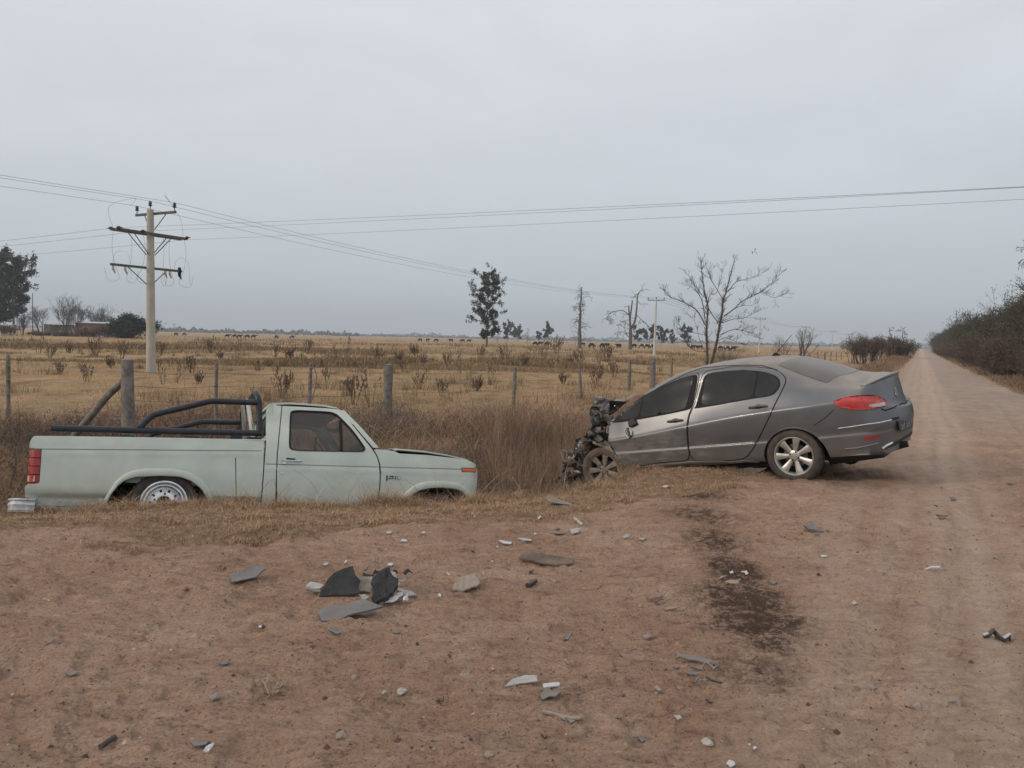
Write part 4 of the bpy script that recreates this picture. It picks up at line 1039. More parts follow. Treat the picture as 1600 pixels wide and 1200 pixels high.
# rear window
rwt = [C4(326, 218), C4(400, 188), C4(475, 163), C4(560, 164), C4(640, 178), C4(740, 212), C4(830, 246), C4(872, 260), C4(800, 292), C4(720, 318), C4(655, 333), C4(620, 326), C4(560, 306), C4(440, 262)]
# built by projection from above so that it spans both sides
def top_panel(name, poly, mats, off, step=.05, thick=.006):
    V2, F = cdt_fill(dens(poly, step), [], step); V = []
    for x, y in V2:
        r = BVH.ray_cast(Vector((x, y, 3)), Vector((0, 0, -1)))
        p, n = (r[0], r[1]) if r[0] is not None else (Vector((x, y, 1.2)), Vector((0, 0, 1)))
        if n.z < 0: n = -n
        V.append(p+n*off)
    n0 = len(V); V += [v-Vector((0, 0, thick)) for v in V]
    cnt = {}
    for f in F:
        for i in range(3): cnt[(f[i], f[(i+1) % 3])] = 1
    B = [e_ for e_ in cnt if (e_[1], e_[0]) not in cnt]
    o = pyd(name, V, [tuple(f) for f in F]+[(a, b, b+n0, a+n0) for a, b in B], mats, car, True)
    b_ = bmesh.new(); b_.from_mesh(o.data); bmesh.ops.recalc_face_normals(b_, faces=b_.faces)
    f0 = max(b_.faces, key=lambda f: f.calc_area())
    if f0.normal.z < 0: bmesh.ops.reverse_faces(b_, faces=b_.faces)
    b_.to_mesh(o.data); b_.free(); o.data.set_sharp_from_angle(angle=radians(40)); return o
left = [hit(*p)[0] for p in (C4(326, 218), C4(440, 262), C4(560, 306), C4(620, 326), C4(652, 334))]
half = [(p.x, p.y) for p in left]
topc = hit(*C4(475, 163))[0].x
arc0 = [(topc+(left[0].x-topc)*(y/left[0].y)**2, y) for y in np.linspace(0, left[0].y, 6)][:-1]
xbm = -.66; arc1 = [(xbm+(left[-1].x-xbm)*(y/left[-1].y)**2.2, y) for y in np.linspace(left[-1].y, 0, 6)][1:]
hw = arc0+half+arc1
rwp = hw+[(x, -y) for x, y in hw[1:-1][::-1]]
top_panel('rear_window', rwp, M['rearglass'], .004)
rwl = [(x*1.0, y) for x, y in rwp]
# boot lid seam and rear edge
def surf_line(name, pts, wd, mats, off=.002, hgt=0, dirf=None, sm=True):
    """pts: local points snapped to the body"""
    H = []
    pts = [tuple(Vector(a).lerp(Vector(b), k/5)) for a, b in zip(pts[:-1], pts[1:]) for k in range(5)]+[pts[-1]]
    for p in pts:
        r = BVH.find_nearest(Vector(p)); n = r[1]
        c = Vector((.3, 0, .8))
        if n.dot(r[0]-c) < 0: n = -n
        H.append((r[0], n))
    V = []
    for i, (p, n) in enumerate(H):
        a = H[max(0, i-1)][0]; b = H[min(len(H)-1, i+1)][0]; t_ = (b-a).normalized(); sd = n.cross(t_).normalized()*wd/2
        V += [p+sd+n*off*.2, p+sd*.6+n*(off+hgt), p-sd*.6+n*(off+hgt), p-sd+n*off*.2]
    o = pyd(name, V, [(4*i+j, 4*i+j+1, 4*i+j+5, 4*i+j+4) for i in range(len(H)-1) for j in range(3)], mats, car, sm)
    b_ = bmesh.new(); b_.from_mesh(o.data); bmesh.ops.recalc_face_normals(b_, faces=b_.faces); b_.to_mesh(o.data); b_.free(); return o
def both(P): return P+[(x, -y, z) for x, y, z in P[::-1][1:]]
def hp3(*q): return [tuple(hit(*p)[0]) for p in q]
# boot lid: lower shut line above the bumper, running across
lid = hp3(C4(655, 336), C4(760, 350), C4(880, 352), C4(905, 372), C4(880, 405))
surf_line('panel_gap', both([tuple(hit(*C4(1015, 508))[0])]+hp3(C4(1040, 520), C4(1100, 500), C4(1150, 475))+[(-1.14, 0, .765)]), .016, M['seam'], off=.007)
# spoiler lip along the deck edge
lip = hp3(C4(905, 356), C4(960, 336), C4(1030, 308), C4(1080, 288))+[(-1.078, 0, 1.118)]
lb = MB(); LP = both(lip); V = []
for i, p in enumerate(LP):
    fd_ = min(1, (min(i, len(LP)-1-i)+.25)/2.2)
    p = Vector(p); d = Vector((p.x+.2, p.y*.9, 0)).normalized()
    V += [p-d*.11+Vector((0, 0, .006)), p-d*.03*fd_+Vector((0, 0, .006+.022*fd_)), p+d*.022*fd_+Vector((0, 0, .004+.026*fd_)), p+d*.026*fd_+Vector((0, 0, .002+.016*fd_)), p+Vector((0, 0, -.02))]
lb.add(V, [(5*i+j, 5*i+j+1, 5*i+j+6, 5*i+j+5) for i in range(len(LP)-1) for j in range(4)]); lb.obj('boot_spoiler', M['paint_grey'], car, True)
# tail lamps
lampP = [C4(694, 470), C4(720, 455), C4(780, 436), C4(860, 424), C4(930, 416), C4(985, 426), C4(1030, 448), C4(1048, 475), C4(1030, 494), C4(980, 506), C4(900, 514), C4(800, 510), C4(730, 494)]
tl = cpanel('tail_lamp', crom(lampP, 2, True), M['red_lens'], .017, 3, thick=.022); tld = {1: tl[0], -1: tl[1]}
cpanel('reverse_lens', [C4(918, 486), C4(960, 478), C4(1035, 474), C4(1040, 488), C4(1000, 496), C4(945, 500)], M['clear_lens'], .0215, 3, parent=lambda s: tld[s])
cline('lamp_divider', [C4(868, 425), C4(880, 455), C4(918, 512)], .008, M['red_old'], .0185, parent=lambda s: tld[s], step=3)
# bumper details
cline('bumper_strip', [C4(728, 640), C4(820, 628), C4(920, 612), C4(1000, 602), C4(1080, 584)], .018, M['chrome'], .004, hgt=.008, step=4)
cpanel('reflector', [C4(893, 706), C4(925, 692), C4(1010, 683), C4(1015, 692), C4(960, 706), C4(905, 714)], M['red_lens'], .005, 3)
cline('bumper_rib', [C4(770, 778), C4(850, 772), C4(930, 756), C4(1000, 738)], .02, M['paint_grey'], .002, hgt=.008, step=4)
cpanel('diffuser', [C4(1060, 748), C4(1140, 712), C4(1225, 655), C4(1230, 668), C4(1190, 700), C4(1100, 755), C4(1040, 778)], M['black'], .006, 3)
cline('exhaust_trim', [C4(1022, 776), C4(1050, 756), C4(1088, 736)], .03, M['chrome'], .006, hgt=.006, step=3)
pc = hit(*CR_(548, 775)); pn = Vector((-1, .16, .06)).normalized(); pr = pn.to_track_quat('Z', 'Y').to_matrix()
up_v = Vector((0, 0, 1)); xx_ = up_v.cross(pn).normalized(); yy_ = pn.cross(xx_)
PM = Matrix((xx_, yy_, pn)).transposed()
pb = MB(); pb.box(pc[0]+pn*.008, (.38, .13, .008), rot=PM); plo = pb.obj('licence_plate', M['plate'], car, bevel=.004)
rec = MB(); rec.box(pc[0]+pn*.003+yy_*.10, (.50, .025, .01), rot=PM); rec.obj('plate_shade_bar', M['seam'], car)  # raised black bar stands in for the shade of the plate recess
mm = (Matrix.Translation(pc[0]+pn*.013-xx_*.185-yy_*.028) @ PM.to_4x4())
q = MB()
for k, xx in enumerate((-.165, -.115, -.065, .025, .075, .125)):      # worn, unreadable strokes
    q = MB(); q.box(pc[0]+pn*.0135+xx_*(xx*.9+.02)-yy_*.012, (.009, .062, .003), rot=PM); q.box(pc[0]+pn*.0135+xx_*(xx*.9+.030)-yy_*(.034-.026*(k % 3)), (.022, .010, .003), rot=PM)
    q.obj('plate_letter', M['letters'], plo)
# lion badge on the boot: rampant animal silhouette in bright metal
ec = hit(*CR_(445, 400)); en = Vector((-1, .10, .22)).normalized(); ex = Vector((0, 0, 1)).cross(en).normalized(); ey = en.cross(ex); EM = Matrix((ex, ey, en)).transposed()
lion = [(-.30, .62), (-.12, .80), (.10, .84), (.26, .70), (.22, .52), (.40, .60), (.62, .80), (.70, .70), (.50, .44), (.28, .34), (.44, .22), (.66, .30), (.70, .18), (.46, .04), (.26, .02), (.22, -.22), (.40, -.42), (.30, -.72), (.44, -.86), (.12, -.88), (.12, -.70), (.16, -.48), (-.02, -.34), (-.14, -.60), (-.30, -.86), (-.50, -.84), (-.30, -.66), (-.28, -.34), (-.44, -.12), (-.66, -.30), (-.60, -.06), (-.40, .10), (-.22, .22), (-.26, .44)]
V2, F = cdt_fill([(x*.062, y*.085) for x, y in lion], [], .03)
V = [ec[0]+EM@Vector((x, y, .012)) for x, y in V2]+[ec[0]+EM@Vector((x, y, 0)) for x, y in V2]
nn_ = len(V2); cnt = {}
for f in F:
    for i in range(3): cnt[(f[i], f[(i+1) % 3])] = 1
pyd('badge', V, [tuple(f) for f in F]+[(a, b, b+nn_, a+nn_) for a, b in cnt if (b, a) not in cnt], M['chrome'], car)
tp2 = hit(*CR_(448, 465)); q = MB()
for k in range(3): q.box(tp2[0]+en*.003+ex*(-.04+k*.04), (.016, .016, .003), rot=EM)
q.obj('lettering', M['chrome'], car)
# door handles
for P, par in (((C3(828, 598), C3(934, 586)), fd), ((C4(130, 506), C4(256, 494)), rd)):
    (a, n1), (b, n2) = hit(*P[0]), hit(*P[1]); t_ = (b-a).normalized(); n_ = (n1+n2).normalized(); u_ = n_.cross(t_)
    if u_.z < 0: u_ = -u_
    for s in (1, -1):
        q = MB(); c_ = (a+b)/2
        sp_ = [c_+t_*(.062*cos(k))+u_*(.030*sin(k)+.006)+n_*.0105 for k in np.linspace(0, 2*pi, 19)[:-1]]
        q.add([(v.x, v.y*s, v.z) for v in sp_], [tuple(range(18))], 1)  # flat black oval paints the shaded hollow behind the handle
        hh = [a+n_*.010, a+t_*.02+n_*.034, c_+n_*.040, b-t_*.02+n_*.034, b+n_*.010]
        q.tube([(v.x, v.y*s, v.z) for v in hh], [.010, .0135, .0135, .0135, .010], 8)
        q.obj('door_handle', [M['slate'], M['seam']], par[s], True)
# sills
cline('sill', [C3(540, 912), C3(700, 896), C3(860, 880), C3(1000, 868), C3(1200, 862), C4(0, 868), C4(120, 858), C4(200, 866)], .05, M['paint_grey'], .006, hgt=.004, step=6)
# antenna
ab, _n = hit(*C4(300, 155)); ab = Vector((ab.x, 0, ab.z))
an = MB(); an.tube([ab+Vector((-.06, 0, .0)), ab+Vector((0, 0, .022)), ab+Vector((.05, 0, .004))], [.012, .022, .006], 8); an.tube([ab+Vector((0, 0, .02)), ab+Vector((-.245, 0, .235))], [.006, .003], 6)
an.obj('aerial', M['seam'], car, True)
# wheel housings cut out of the body
def cutter(x, z, r, sx=1.0):
    c = MB(); V = []
    for y in (.60, 1.2):
        V += [(x+r*sx*cos(2*pi*k/40), y, z+r*sin(2*pi*k/40)) for k in range(40)]
    c.add(V, [tuple(range(40))[::-1], tuple(range(40, 80))]+[(k, (k+1) % 40, (k+1) % 40+40, k+40) for k in range(40)]); return c
cu_ = MB()
ar_c = loc(CF, 1242, 722, .88)
for s in (1, -1):
    for (x, z, r) in ((-.015, .285, .385), (2.60, .30, .40)):
        c = cutter(x, z, r); cu_.add([(a, b*s, d) for a, b, d in c.V], c.F)
co = cu_.obj('cutter', M['dark']); co.matrix_world = CF[2]
C.view_layer.update()
mo = body.modifiers.new('c', 'BOOLEAN'); mo.operation = 'DIFFERENCE'; mo.object = co; mo.solver = 'EXACT'; mo.material_mode = 'TRANSFER'
C.view_layer.update()
me2 = bpy.data.meshes.new_from_object(body.evaluated_get(C.evaluated_depsgraph_get())); body.modifiers.clear(); body.data = me2; me2.name = 'body'
bpy.data.objects.remove(co)
# arch lips
for s in (1, -1):
    q = MB(); P = []
    for k in range(25):
        a = radians(-8+k*196/24); x, z = -.015+.388*cos(a), .285+.388*sin(a)
        r = BVH.ray_cast(Vector((x, 2, z)), Vector((0, -1, 0)))
        if r[0] is not None: P.append((x, (r[0].y-.004)*s, z))
    q.tube(P, .011, 6); q.obj('arch_lip', M['paint_grey'], car, True)
def alloy_wheel(x, y, z, s, muddy, steer=0, camber=0):
    am, tm = (M['alloy_mud'], M['tyre_mud']) if muddy else (M['alloy'], M['tyre'])
    q = MB(); R0 = .232; k = s
    q.lathe([(.232, -k*.09), (.226, -k*.02), (.222, k*.05), (.236, k*.085), (.238, k*.094), (.228, k*.096), (.212, k*.078), (.205, k*.03)], 48)
    for i in range(7):
        a = 2*pi*i/7+.26+pi/2
        ca, sa = cos(a), sin(a)
        def pt(r, w_, y_): return (r*ca-w_*sa, y_*k, r*sa+w_*ca)
        V = []
        for r, wd, yf_, yb2 in ((.05, .022, .062, .02), (.10, .027, .066, .03), (.16, .036, .074, .04), (.205, .045, .080, .05), (.226, .056, .078, .06)):
            V += [pt(r, -wd, yf_-.008), pt(r, -wd*.55, yf_), pt(r, wd*.55, yf_), pt(r, wd, yf_-.008), pt(r, wd, yb2), pt(r, -wd, yb2)]
        q.add(V, [(6*j+m_, 6*j+(m_+1) % 6, 6*j+6+(m_+1) % 6, 6*j+6+m_) for j in range(4) for m_ in range(6)]+[(0, 1, 2, 3, 4, 5)])
    q.lathe([(.068, k*.03), (.066, k*.062), (.05, k*.068), (.032, k*.070), (.030, k*.062), (.0, k*.064)], 24)
    for i in range(4):
        a = 2*pi*i/4+.5; q.lathe([(.011, k*.06), (.011, k*.0705), (0, k*.071)], 8, 'y', (.052*cos(a), 0, .052*sin(a)), mi=1)
    W0 = q.obj('wheel', [am, M['seam']], car, True); W0.matrix_local = Matrix.Translation((x, y, z)) @ Matrix.Rotation(radians(steer), 4, 'Z') @ Matrix.Rotation(radians(camber), 4, 'X')
    t = MB(); t.lathe([(.225, k*.086), (.240, k*.104), (.275, k*.110), (.305, k*.100), (.320, k*.080), (.325, k*.04), (.325, -k*.04), (.318, -k*.085), (.28, -k*.108), (.23, -k*.09)], 56)
    for i in range(60):
        an = 2*pi*i/60; t.box((.321*cos(an), k*.07, .321*sin(an)), (.010, .03, .014), rot=Matrix.Rotation(-an, 3, 'Y'))
    t.obj('tyre', tm, W0, True)
    dk = MB(); dk.lathe([(.0, k*.0), (.14, k*.0), (.14, -k*.02), (0, -k*.02)], 32); dk.lathe([(0, -k*.04), (.215, -k*.04), (.22, -k*.06)], 32, mi=1); dk.obj('brake_disc', [M['greyplastic'], M['dark']], W0, True)
alloy_wheel(0, .79, .33, 1, False); alloy_wheel(0, -.79, .33, -1, False)
fw = loc(CF, 942, 735, .86)
alloy_wheel(fw[0], .78, fw[1], 1, True, 6, 2); alloy_wheel(2.75, -.78, .34, -1, True, -8)
# underside: exhaust silencer, pipe, tray
un = MB(); un.tube([(-.50, .35, .24), (-.50, -.35, .24)], [.13, .13], 14); un.obj('silencer', M['dark'], car, True)
tk = MB()
tk.add([(x, y, z) for x in (-.95, -.33) for y, z in ((.75, .27), (.62, .16 if x > -.5 else .21), (-.62, .16 if x > -.5 else .21), (-.75, .27))], [(0, 1, 5, 4), (1, 2, 6, 5), (2, 3, 7, 6), (0, 4, 7, 3), (0, 3, 2, 1), (4, 5, 6, 7)]); tk.obj('spare_wheel_well', M['dark'], car, True, .02)
e0 = loc(CF, *C4(1192, 744), .30); ep = MB(); ep.tube([(-.5, .1, .24), (-.85, .30, .24), (e0[0], .30, e0[1])], .034, 12, cap=False); ep.tube([(e0[0]+.16, .30, e0[1]), (e0[0], .30, e0[1])], .038, 12); ep.obj('exhaust_pipe', M['dark'], car, True)
uf = MB(); uf.box((1.25, 0, .24), (1.9, 1.45, .06)); uf.obj('floor_pan', M['dark'], car)
# black tray hanging under the sill, by the rear wheel
hg = MB(); P = [loc(CF, u, v, .80) for u, v in (C3(1195, 930), C3(1371, 905), C4(130, 905), C4(245, 905), C4(165, 952), C4(100, 958), C4(60, 935), C4(0, 925), C3(1330, 955), C3(1240, 948))]
V2, F = cdt_fill(P, [], .08); hg.add([(x, .80+.05*sin(x*9), z) for x, z in V2]+[(x, .77+.05*sin(x*9), z) for x, z in V2], [tuple(f) for f in F]+[tuple(i+len(V2) for i in f) for f in F]); hg.obj('underfloor_shield', M['greyplastic'], car, True)

# ---- smashed front: torn sheets, shredded liner, hoses
def lp(u, v, y): x, z = loc(CF, u, v, y); return Vector((x, y, z))
def crumple(name, quadpx, y0, mats, amp=.05, n=9, seed=0, thick=.004, yamp=None, parent=car, dy=None, fn=lp):
    """a sheet spanned over a traced quad/polygon, crumpled in depth"""
    V2, F = cdt_fill(dens(quadpx, 3), [], 2.6); V = []
    for i, (u, v) in enumerate(V2):
        d = float(fbm(u*.045+seed, v*.045-seed, seed, 3, .6))*2
        d = round(d*4)/4*.5+d*.5
        V.append(fn(u, v, y0+(dy(u, v) if dy else 0)+amp*d))
    o = pyd(name, V, [tuple(f) for f in F], mats, parent, True); o.data.set_sharp_from_angle(angle=radians(24))
    s_ = o.modifiers.new('s', 'SOLIDIFY'); s_.thickness = thick; return o
# bonnet: folded up tent shape
hoodA = [CN(470, 15), CN(560, -5), CN(620, 20), CN(650, 90), CN(640, 190), CN(580, 195), CN(520, 110), CN(480, 45)]
hoodB = [CN(610, 10), CN(720, 22), CN(840, 5), CN(920, -35), CN(985, -62), CN(940, -15), CN(860, 45), CN(780, 60), CN(690, 55), CN(655, 80)]
hoodC = [CN(640, 40), CN(760, 45), CN(850, 50), CN(760, 130), CN(690, 190), CN(640, 210), CN(655, 100)]
hn = crumple('bonnet', hoodA, .52, M['grey_sheet'], .20, seed=3, dy=lambda u, v: -(v-620)*.004)
crumple('bonnet_edge', hoodB, .30, M['beige'], .08, seed=5, parent=car); crumple('windscreen_base', hoodC, .46, M['tint'], .04, seed=8)
bf = MB(); P = [CN(430, 190), CN(440, 130), CN(480, 70), CN(520, 110), CN(575, 200), CN(580, 280), CN(520, 300), CN(470, 285)]
crumple('scuttle', P, .60, M['black'], .12, seed=11)
wires = MB()
for k, P in enumerate(([CN(470, 170), CN(520, 155), CN(480, 210), CN(500, 260), CN(560, 280)], [CN(440, 210), CN(465, 280), CN(540, 300), CN(575, 290)], [CN(455, 140), CN(500, 190), CN(545, 175), CN(565, 230)])):
    wires.tube([tuple(q) for q in crom([tuple(lp(u, v, .68-.02*k)) for u, v in P], 4)], .008+.003*k, 6)
wires.obj('hose', M['greyplastic'], car, True)
fnd = [CN(572, 255), CN(640, 225), CN(720, 195), CN(790, 120), CN(860, 70), CN(900, 60), CN(800, 170), CN(740, 220), CN(690, 250), CN(640, 300), CN(580, 320)]
cpanel('wing_tip', fnd, M['paint_grey'], .010, 3, mirror=False, thick=.012)
crumple('scuttle_rubble', [CN(440, 250), CN(520, 270), CN(600, 262), CN(640, 300), CN(615, 330), CN(610, 420), CN(500, 420), CN(440, 360), CN(470, 300)], .66, M['dark'], .10, seed=87)
crumple('scuttle_rubble', [CN(520, 200), CN(580, 190), CN(640, 215), CN(700, 200), CN(690, 245), CN(600, 290), CN(540, 300)], .60, M['black'], .06, seed=88)
bayA = [CN(420, 355), CN(500, 335), CN(610, 330), CN(612, 400), CN(612, 470), CN(540, 490), CN(470, 480), CN(420, 450), CN(400, 400)]
crumple('inner_wing', bayA, .62, M['black'], .16, seed=17)
ba2 = [CN(500, 335), CN(608, 330), CN(610, 395), CN(560, 400), CN(490, 395)]
crumple('inner_wing_bracket', ba2, .74, M['greyplastic'], .05, seed=19)
lin1 = [CN(465, 495), CN(520, 490), CN(570, 505), CN(610, 480), CN(640, 520), CN(690, 590), CN(745, 680), CN(790, 760), CN(800, 800), CN(760, 740), CN(700, 650), CN(640, 590), CN(580, 555), CN(510, 530), CN(475, 515)]
crumple('wing_edge', lin1, .84, M['beige'], .02, seed=23, thick=.012)
arcl = MB(); P = [CN(380, 760), CN(372, 700), CN(395, 660), CN(430, 620), CN(480, 590), CN(530, 575)]
arcl.tube([tuple(q) for q in crom([tuple(lp(u, v, .86)) for u, v in P], 4)], .010, 6); arcl.obj('arch_liner_edge', M['greyplastic'], car, True)
crumple('arch_liner', [CN(400, 470), CN(470, 480), CN(560, 530), CN(620, 580), CN(560, 570), CN(480, 590), CN(420, 630), CN(370, 690), CN(360, 620), CN(340, 560), CN(370, 490)], .70, M['black'], .12, seed=29)
crumple('engine_mass', [CN(250, 600), CN(290, 490), CN(390, 480), CN(390, 400), CN(430, 350), CN(560, 330), CN(620, 480), CN(560, 700), CN(420, 980), CN(330, 1010), CN(330, 800), CN(300, 700)], .28, M['dark'], .10, seed=31)
bl = MB()
for k in range(26):
    u, v = random.uniform(265, 420), random.uniform(480, 720); c = lp(*CN(u, v), random.uniform(.35, .80))
    bl.box(c, (random.uniform(.03, .11), random.uniform(.03, .1), random.uniform(.02, .08)), rot=Matrix.Rotation(random.uniform(0, 3), 3, Vector((random.random(), random.random(), random.random())).normalized()), top=random.uniform(.5, 1), mi=random.choice((0, 0, 1, 2)))
bl.obj('broken_mountings', [M['black'], M['greyplastic'], M['dark']], car, bevel=.004)
hl_ = MB()
for (u, v, r) in ((315, 535, .030), (285, 572, .018), (235, 660, .055), (210, 672, .035), (262, 668, .04), (330, 505, .02)):
    c = lp(*CN(u, v), .78)
    hl_.box(c, (r*1.6, r, r*1.5), rot=Matrix.Rotation(r*40, 3, 'Y') @ Matrix.Rotation(.5, 3, 'X'), top=.5)
hl_.obj('broken_headlight', M['clear_lens'], car, bevel=.006)
for k, (P, y, mt, sd) in enumerate((
    ([CN(130, 705), CN(180, 720), CN(210, 780), CN(215, 830), CN(160, 880), CN(80, 885), CN(110, 840), CN(150, 790)], .82, M['black'], 37),
    ([CN(190, 690), CN(280, 700), CN(330, 760), CN(320, 830), CN(240, 840), CN(200, 780)], .72, M['mud'], 41),
    ([CN(150, 900), CN(220, 870), CN(300, 860), CN(330, 920), CN(340, 1000), CN(330, 1070), CN(240, 1075), CN(150, 1060), CN(170, 980)], .80, M['mud'], 43),
    ([CN(100, 890), CN(230, 860), CN(340, 850), CN(290, 890), CN(180, 905)], .86, M['black'], 47),
    ([CN(320, 820), CN(370, 860), CN(385, 960), CN(430, 1060), CN(350, 1080), CN(330, 980)], .74, M['dark'], 53),
    ([CN(240, 820), CN(300, 810), CN(340, 835), CN(330, 850), CN(280, 835)], .90, M['lightgrey'], 59),
    ([CN(30, 905), CN(70, 890), CN(75, 905), CN(50, 925)], .84, M['lightgrey'], 61))):
    crumple('bumper_fragment', P, y, mt, .12, seed=sd)
R5 = random.Random(31)
for k in range(30):
    u, v = R5.choice(((905, 705), (895, 735), (900, 758), (920, 695), (925, 762), (885, 750), (912, 725), (935, 680), (930, 660), (915, 745))); u += R5.gauss(0, 7); v += R5.gauss(0, 6); r = R5.uniform(6, 16); n = R5.randint(7, 11)
    P = [(u+cos(2*pi*i/n)*r*R5.uniform(.25, 1.2), v+sin(2*pi*i/n)*r*R5.uniform(.3, 1.3)) for i in range(n)]
    crumple('shredded_plastic', P, R5.uniform(.45, .88), R5.choice((M['dark'], M['dark'], M['black'], M['black'], M['mud'], M['greyplastic'])), .10, seed=60+k, thick=.003)
hs = MB()
for k in range(9):
    u, v = R5.uniform(885, 935), R5.uniform(670, 755); P = [lp(u, v, .8)]
    for j in range(4): u += R5.gauss(0, 12); v += R5.gauss(4, 10); P.append(lp(u, v, R5.uniform(.6, .95)))
    hs.tube([Vector(p) for p in crom([tuple(p) for p in P], 4)], R5.uniform(.004, .010), 5, mi=k % 2)
hs.obj('loose_cable', [M['seam'], M['greyplastic']], car, True)
# broken door mirror: black housing stub and hanging base, dent in the door
mr_ = MB()
a = hit(*C3(600, 605))[0]; n_ = hit(*C3(600, 605))[1]
mr_.box(a+n_*.035, (.13, .06, .085), rot=Matrix.Rotation(.3, 3, 'Y'), top=.75); mr_.obj('door_mirror', M['black'], fd[1], bevel=.012)
m2 = MB(); P = [C3(545, 650), C3(552, 680), C3(570, 705), C3(590, 690), C3(592, 665), C3(575, 650)]
m2.tube([tuple(hit(u, v)[0]+n_*.02) for u, v in P], [.006, .012, .014, .02, .018, .010], 8)
m2.tube([tuple(hit(u, v)[0]+n_*.01) for u, v in (C3(562, 640), C3(585, 700))], [.02, .028], 8, mi=1); m2.obj('mirror_bracket', [M['alloy'], M['black']], fd[1], True)

# ================================================================== poles and wires
def ground_y(u, v, z): d = ray(u, v); t = (z-HC)/d[2]; return CAM+d*t
PB = ground_y(236, 583, FIELD); PB[2] = FIELD-.3
LD = Vector((.466, .885, 0)).normalized(); LN = Vector((.885, -.466, 0)).normalized()
def pix_z(P, v):
    """height at the ground position P that projects to row v"""
    lo_, hi_ = -3., 60.
    for k in range(40):
        mid = (lo_+hi_)/2; d = np.array([P[0], P[1], mid])-CAM
        if 600-FPX*(d@cU)/(d@cF) > v: lo_ = mid
        else: hi_ = mid
    return mid
def pole_big():
    P = Vector(PB); root = empty('utility_pole', P); tag(root, 'tall pale concrete utility pole with three crossarms, standing in the field behind the pickup', 'utility pole')
    zt = pix_z(P, 327)-P.z; z1 = pix_z(P, 333)-P.z; z2 = pix_z(P, 366)-P.z; z3 = pix_z(P, 418.5)-P.z
    q = MB(); q.lathe([(.215, 0), (.205, 1.5), (.15, zt-.02), (.13, zt), (0, zt+.01)], 20, 'z'); q.obj('shaft', M['concrete'], root, True)
    def arm(z, D, L, r, double=False, off=0.):
        a = MB(); ang = math.atan2(D.y, D.x); R = Matrix.Rotation(ang, 3, 'Z'); side = Vector((-D.y, D.x, 0))
        for s in ((-1, 1) if double else (1,)):
            a.box(side*s*.20+D*off+Vector((0, 0, z)), (L, .10, r), rot=R)
        o = a.obj('crossarm', M['arm'], root, bevel=.01)
        b = MB()
        for s in (-1, 1):
            for t in ((-1, 1) if double else (1,)):
                b.tube([side*t*.19+D*(s*L*.27+off)+Vector((0, 0, z-r/2)), side*t*.1+D*s*.16+Vector((0, 0, z-.95 if double else z-.75))], .022, 6)
        b.obj('brace', M['arm'], o)
        return o
    arm(z1, LN, 2.75, .11, off=.10); arm(z2, LD, 3.7, .12, True); arm(z3, LD, 3.75, .11)
    tips = []
    ins = MB()
    for t in (-1.2, 0, 1.4):
        c = LN*t+(LD*.20 if t else Vector())+Vector((0, 0, z1+.05 if t else zt)); ins.lathe([(.02, 0), (.02, .14), (.075, .15), (.085, .2), (.05, .24), (.08, .27), (.07, .34), (.03, .38), (0, .39)], 12, 'z', c); tips.append(P+c+Vector((0, 0, .38)))
    ins.obj('pin_insulator', M['insul'], root, True)
    mid = []
    i2 = MB()
    for t in (-1.8, -.6, 1.8):
        for s in (-1, 1):
            c = LD*t+Vector((0, 0, z2+.05)); D2 = LN*s
            i2.tube([c+D2*.1, c+D2*.2, c+D2*.22, c+D2*.32, c+D2*.34, c+D2*.5], [.02, .02, .075, .075, .03, .02], 8)
        mid.append(P+c)
    i2.obj('strain_insulator', M['insul'], root, True)
    cut = MB(); jl = MB()
    for k, t in enumerate((-1.75, -1.15, .95, 1.2, 1.75)):
        c = LD*t-LN*.2+Vector((0, 0, z3)); mi = 1 if k == 4 else 0
        cut.tube([c+Vector((0, 0, .18 if mi else -.02)), c+Vector((0, 0, -.2)), c+LD*.1+Vector((0, 0, -.38))], [.05+.03*mi, .06+.02*mi, .03], 8, mi=mi)
    cut.obj('fuse_cutout', [M['porcelain'], M['seam']], root, True)
    for t, dx in ((-1.75, -.25), (-1.1, .2), (-.5, .3), (.65, .1), (1.15, -.2), (1.75, .3)):
        a = LD*(t+dx*.4)+Vector((0, 0, z2)); b = LD*t+Vector((0, 0, z3-.3))
        jl.tube([Vector(p) for p in crom([tuple(a), tuple(a*.6+b*.4+LD*dx*.5), tuple(a*.25+b*.75+LD*dx*.2+Vector((0, 0, -.1))), tuple(b+Vector((0, 0, -.3))-LD*dx*.6), tuple(b+LD*dx*1.4+Vector((0, 0, -.45))), tuple(b+LD*dx*2.2+Vector((0, 0, .1)))], 6)], .006, 4)
    for t, h in ((-1.9, 1), (1.8, 1)):
        a = LD*t+Vector((0, 0, z2+.1)); jl.tube([Vector(p) for p in crom([tuple(a), tuple(a+LD*(.0)+Vector((0, 0, .9))-LN*.2), tuple(LN*t*.55+Vector((0, 0, z1+.75))), tuple(LN*t*.75+Vector((0, 0, z1+.42)))], 8)], .006, 4)
    for t in (-1.9, 1.3):
        c = LD*t+Vector((0, 0, z3)); jl.tube([Vector(p) for p in crom([tuple(c), tuple(c+Vector((0, 0, .45))+LD*.1), tuple(c+Vector((0, 0, .62))+LD*.45), tuple(c+Vector((0, 0, .4))+LD*.8), tuple(c+LD*.9-Vector((0, 0, .6)))], 6)], .005, 4)
    jl.obj('jumper_wire', M['wire'], root, True)
    return P, tips, mid, z1, z2
P0, tips0, mid0, Z1_, Z2_ = pole_big()
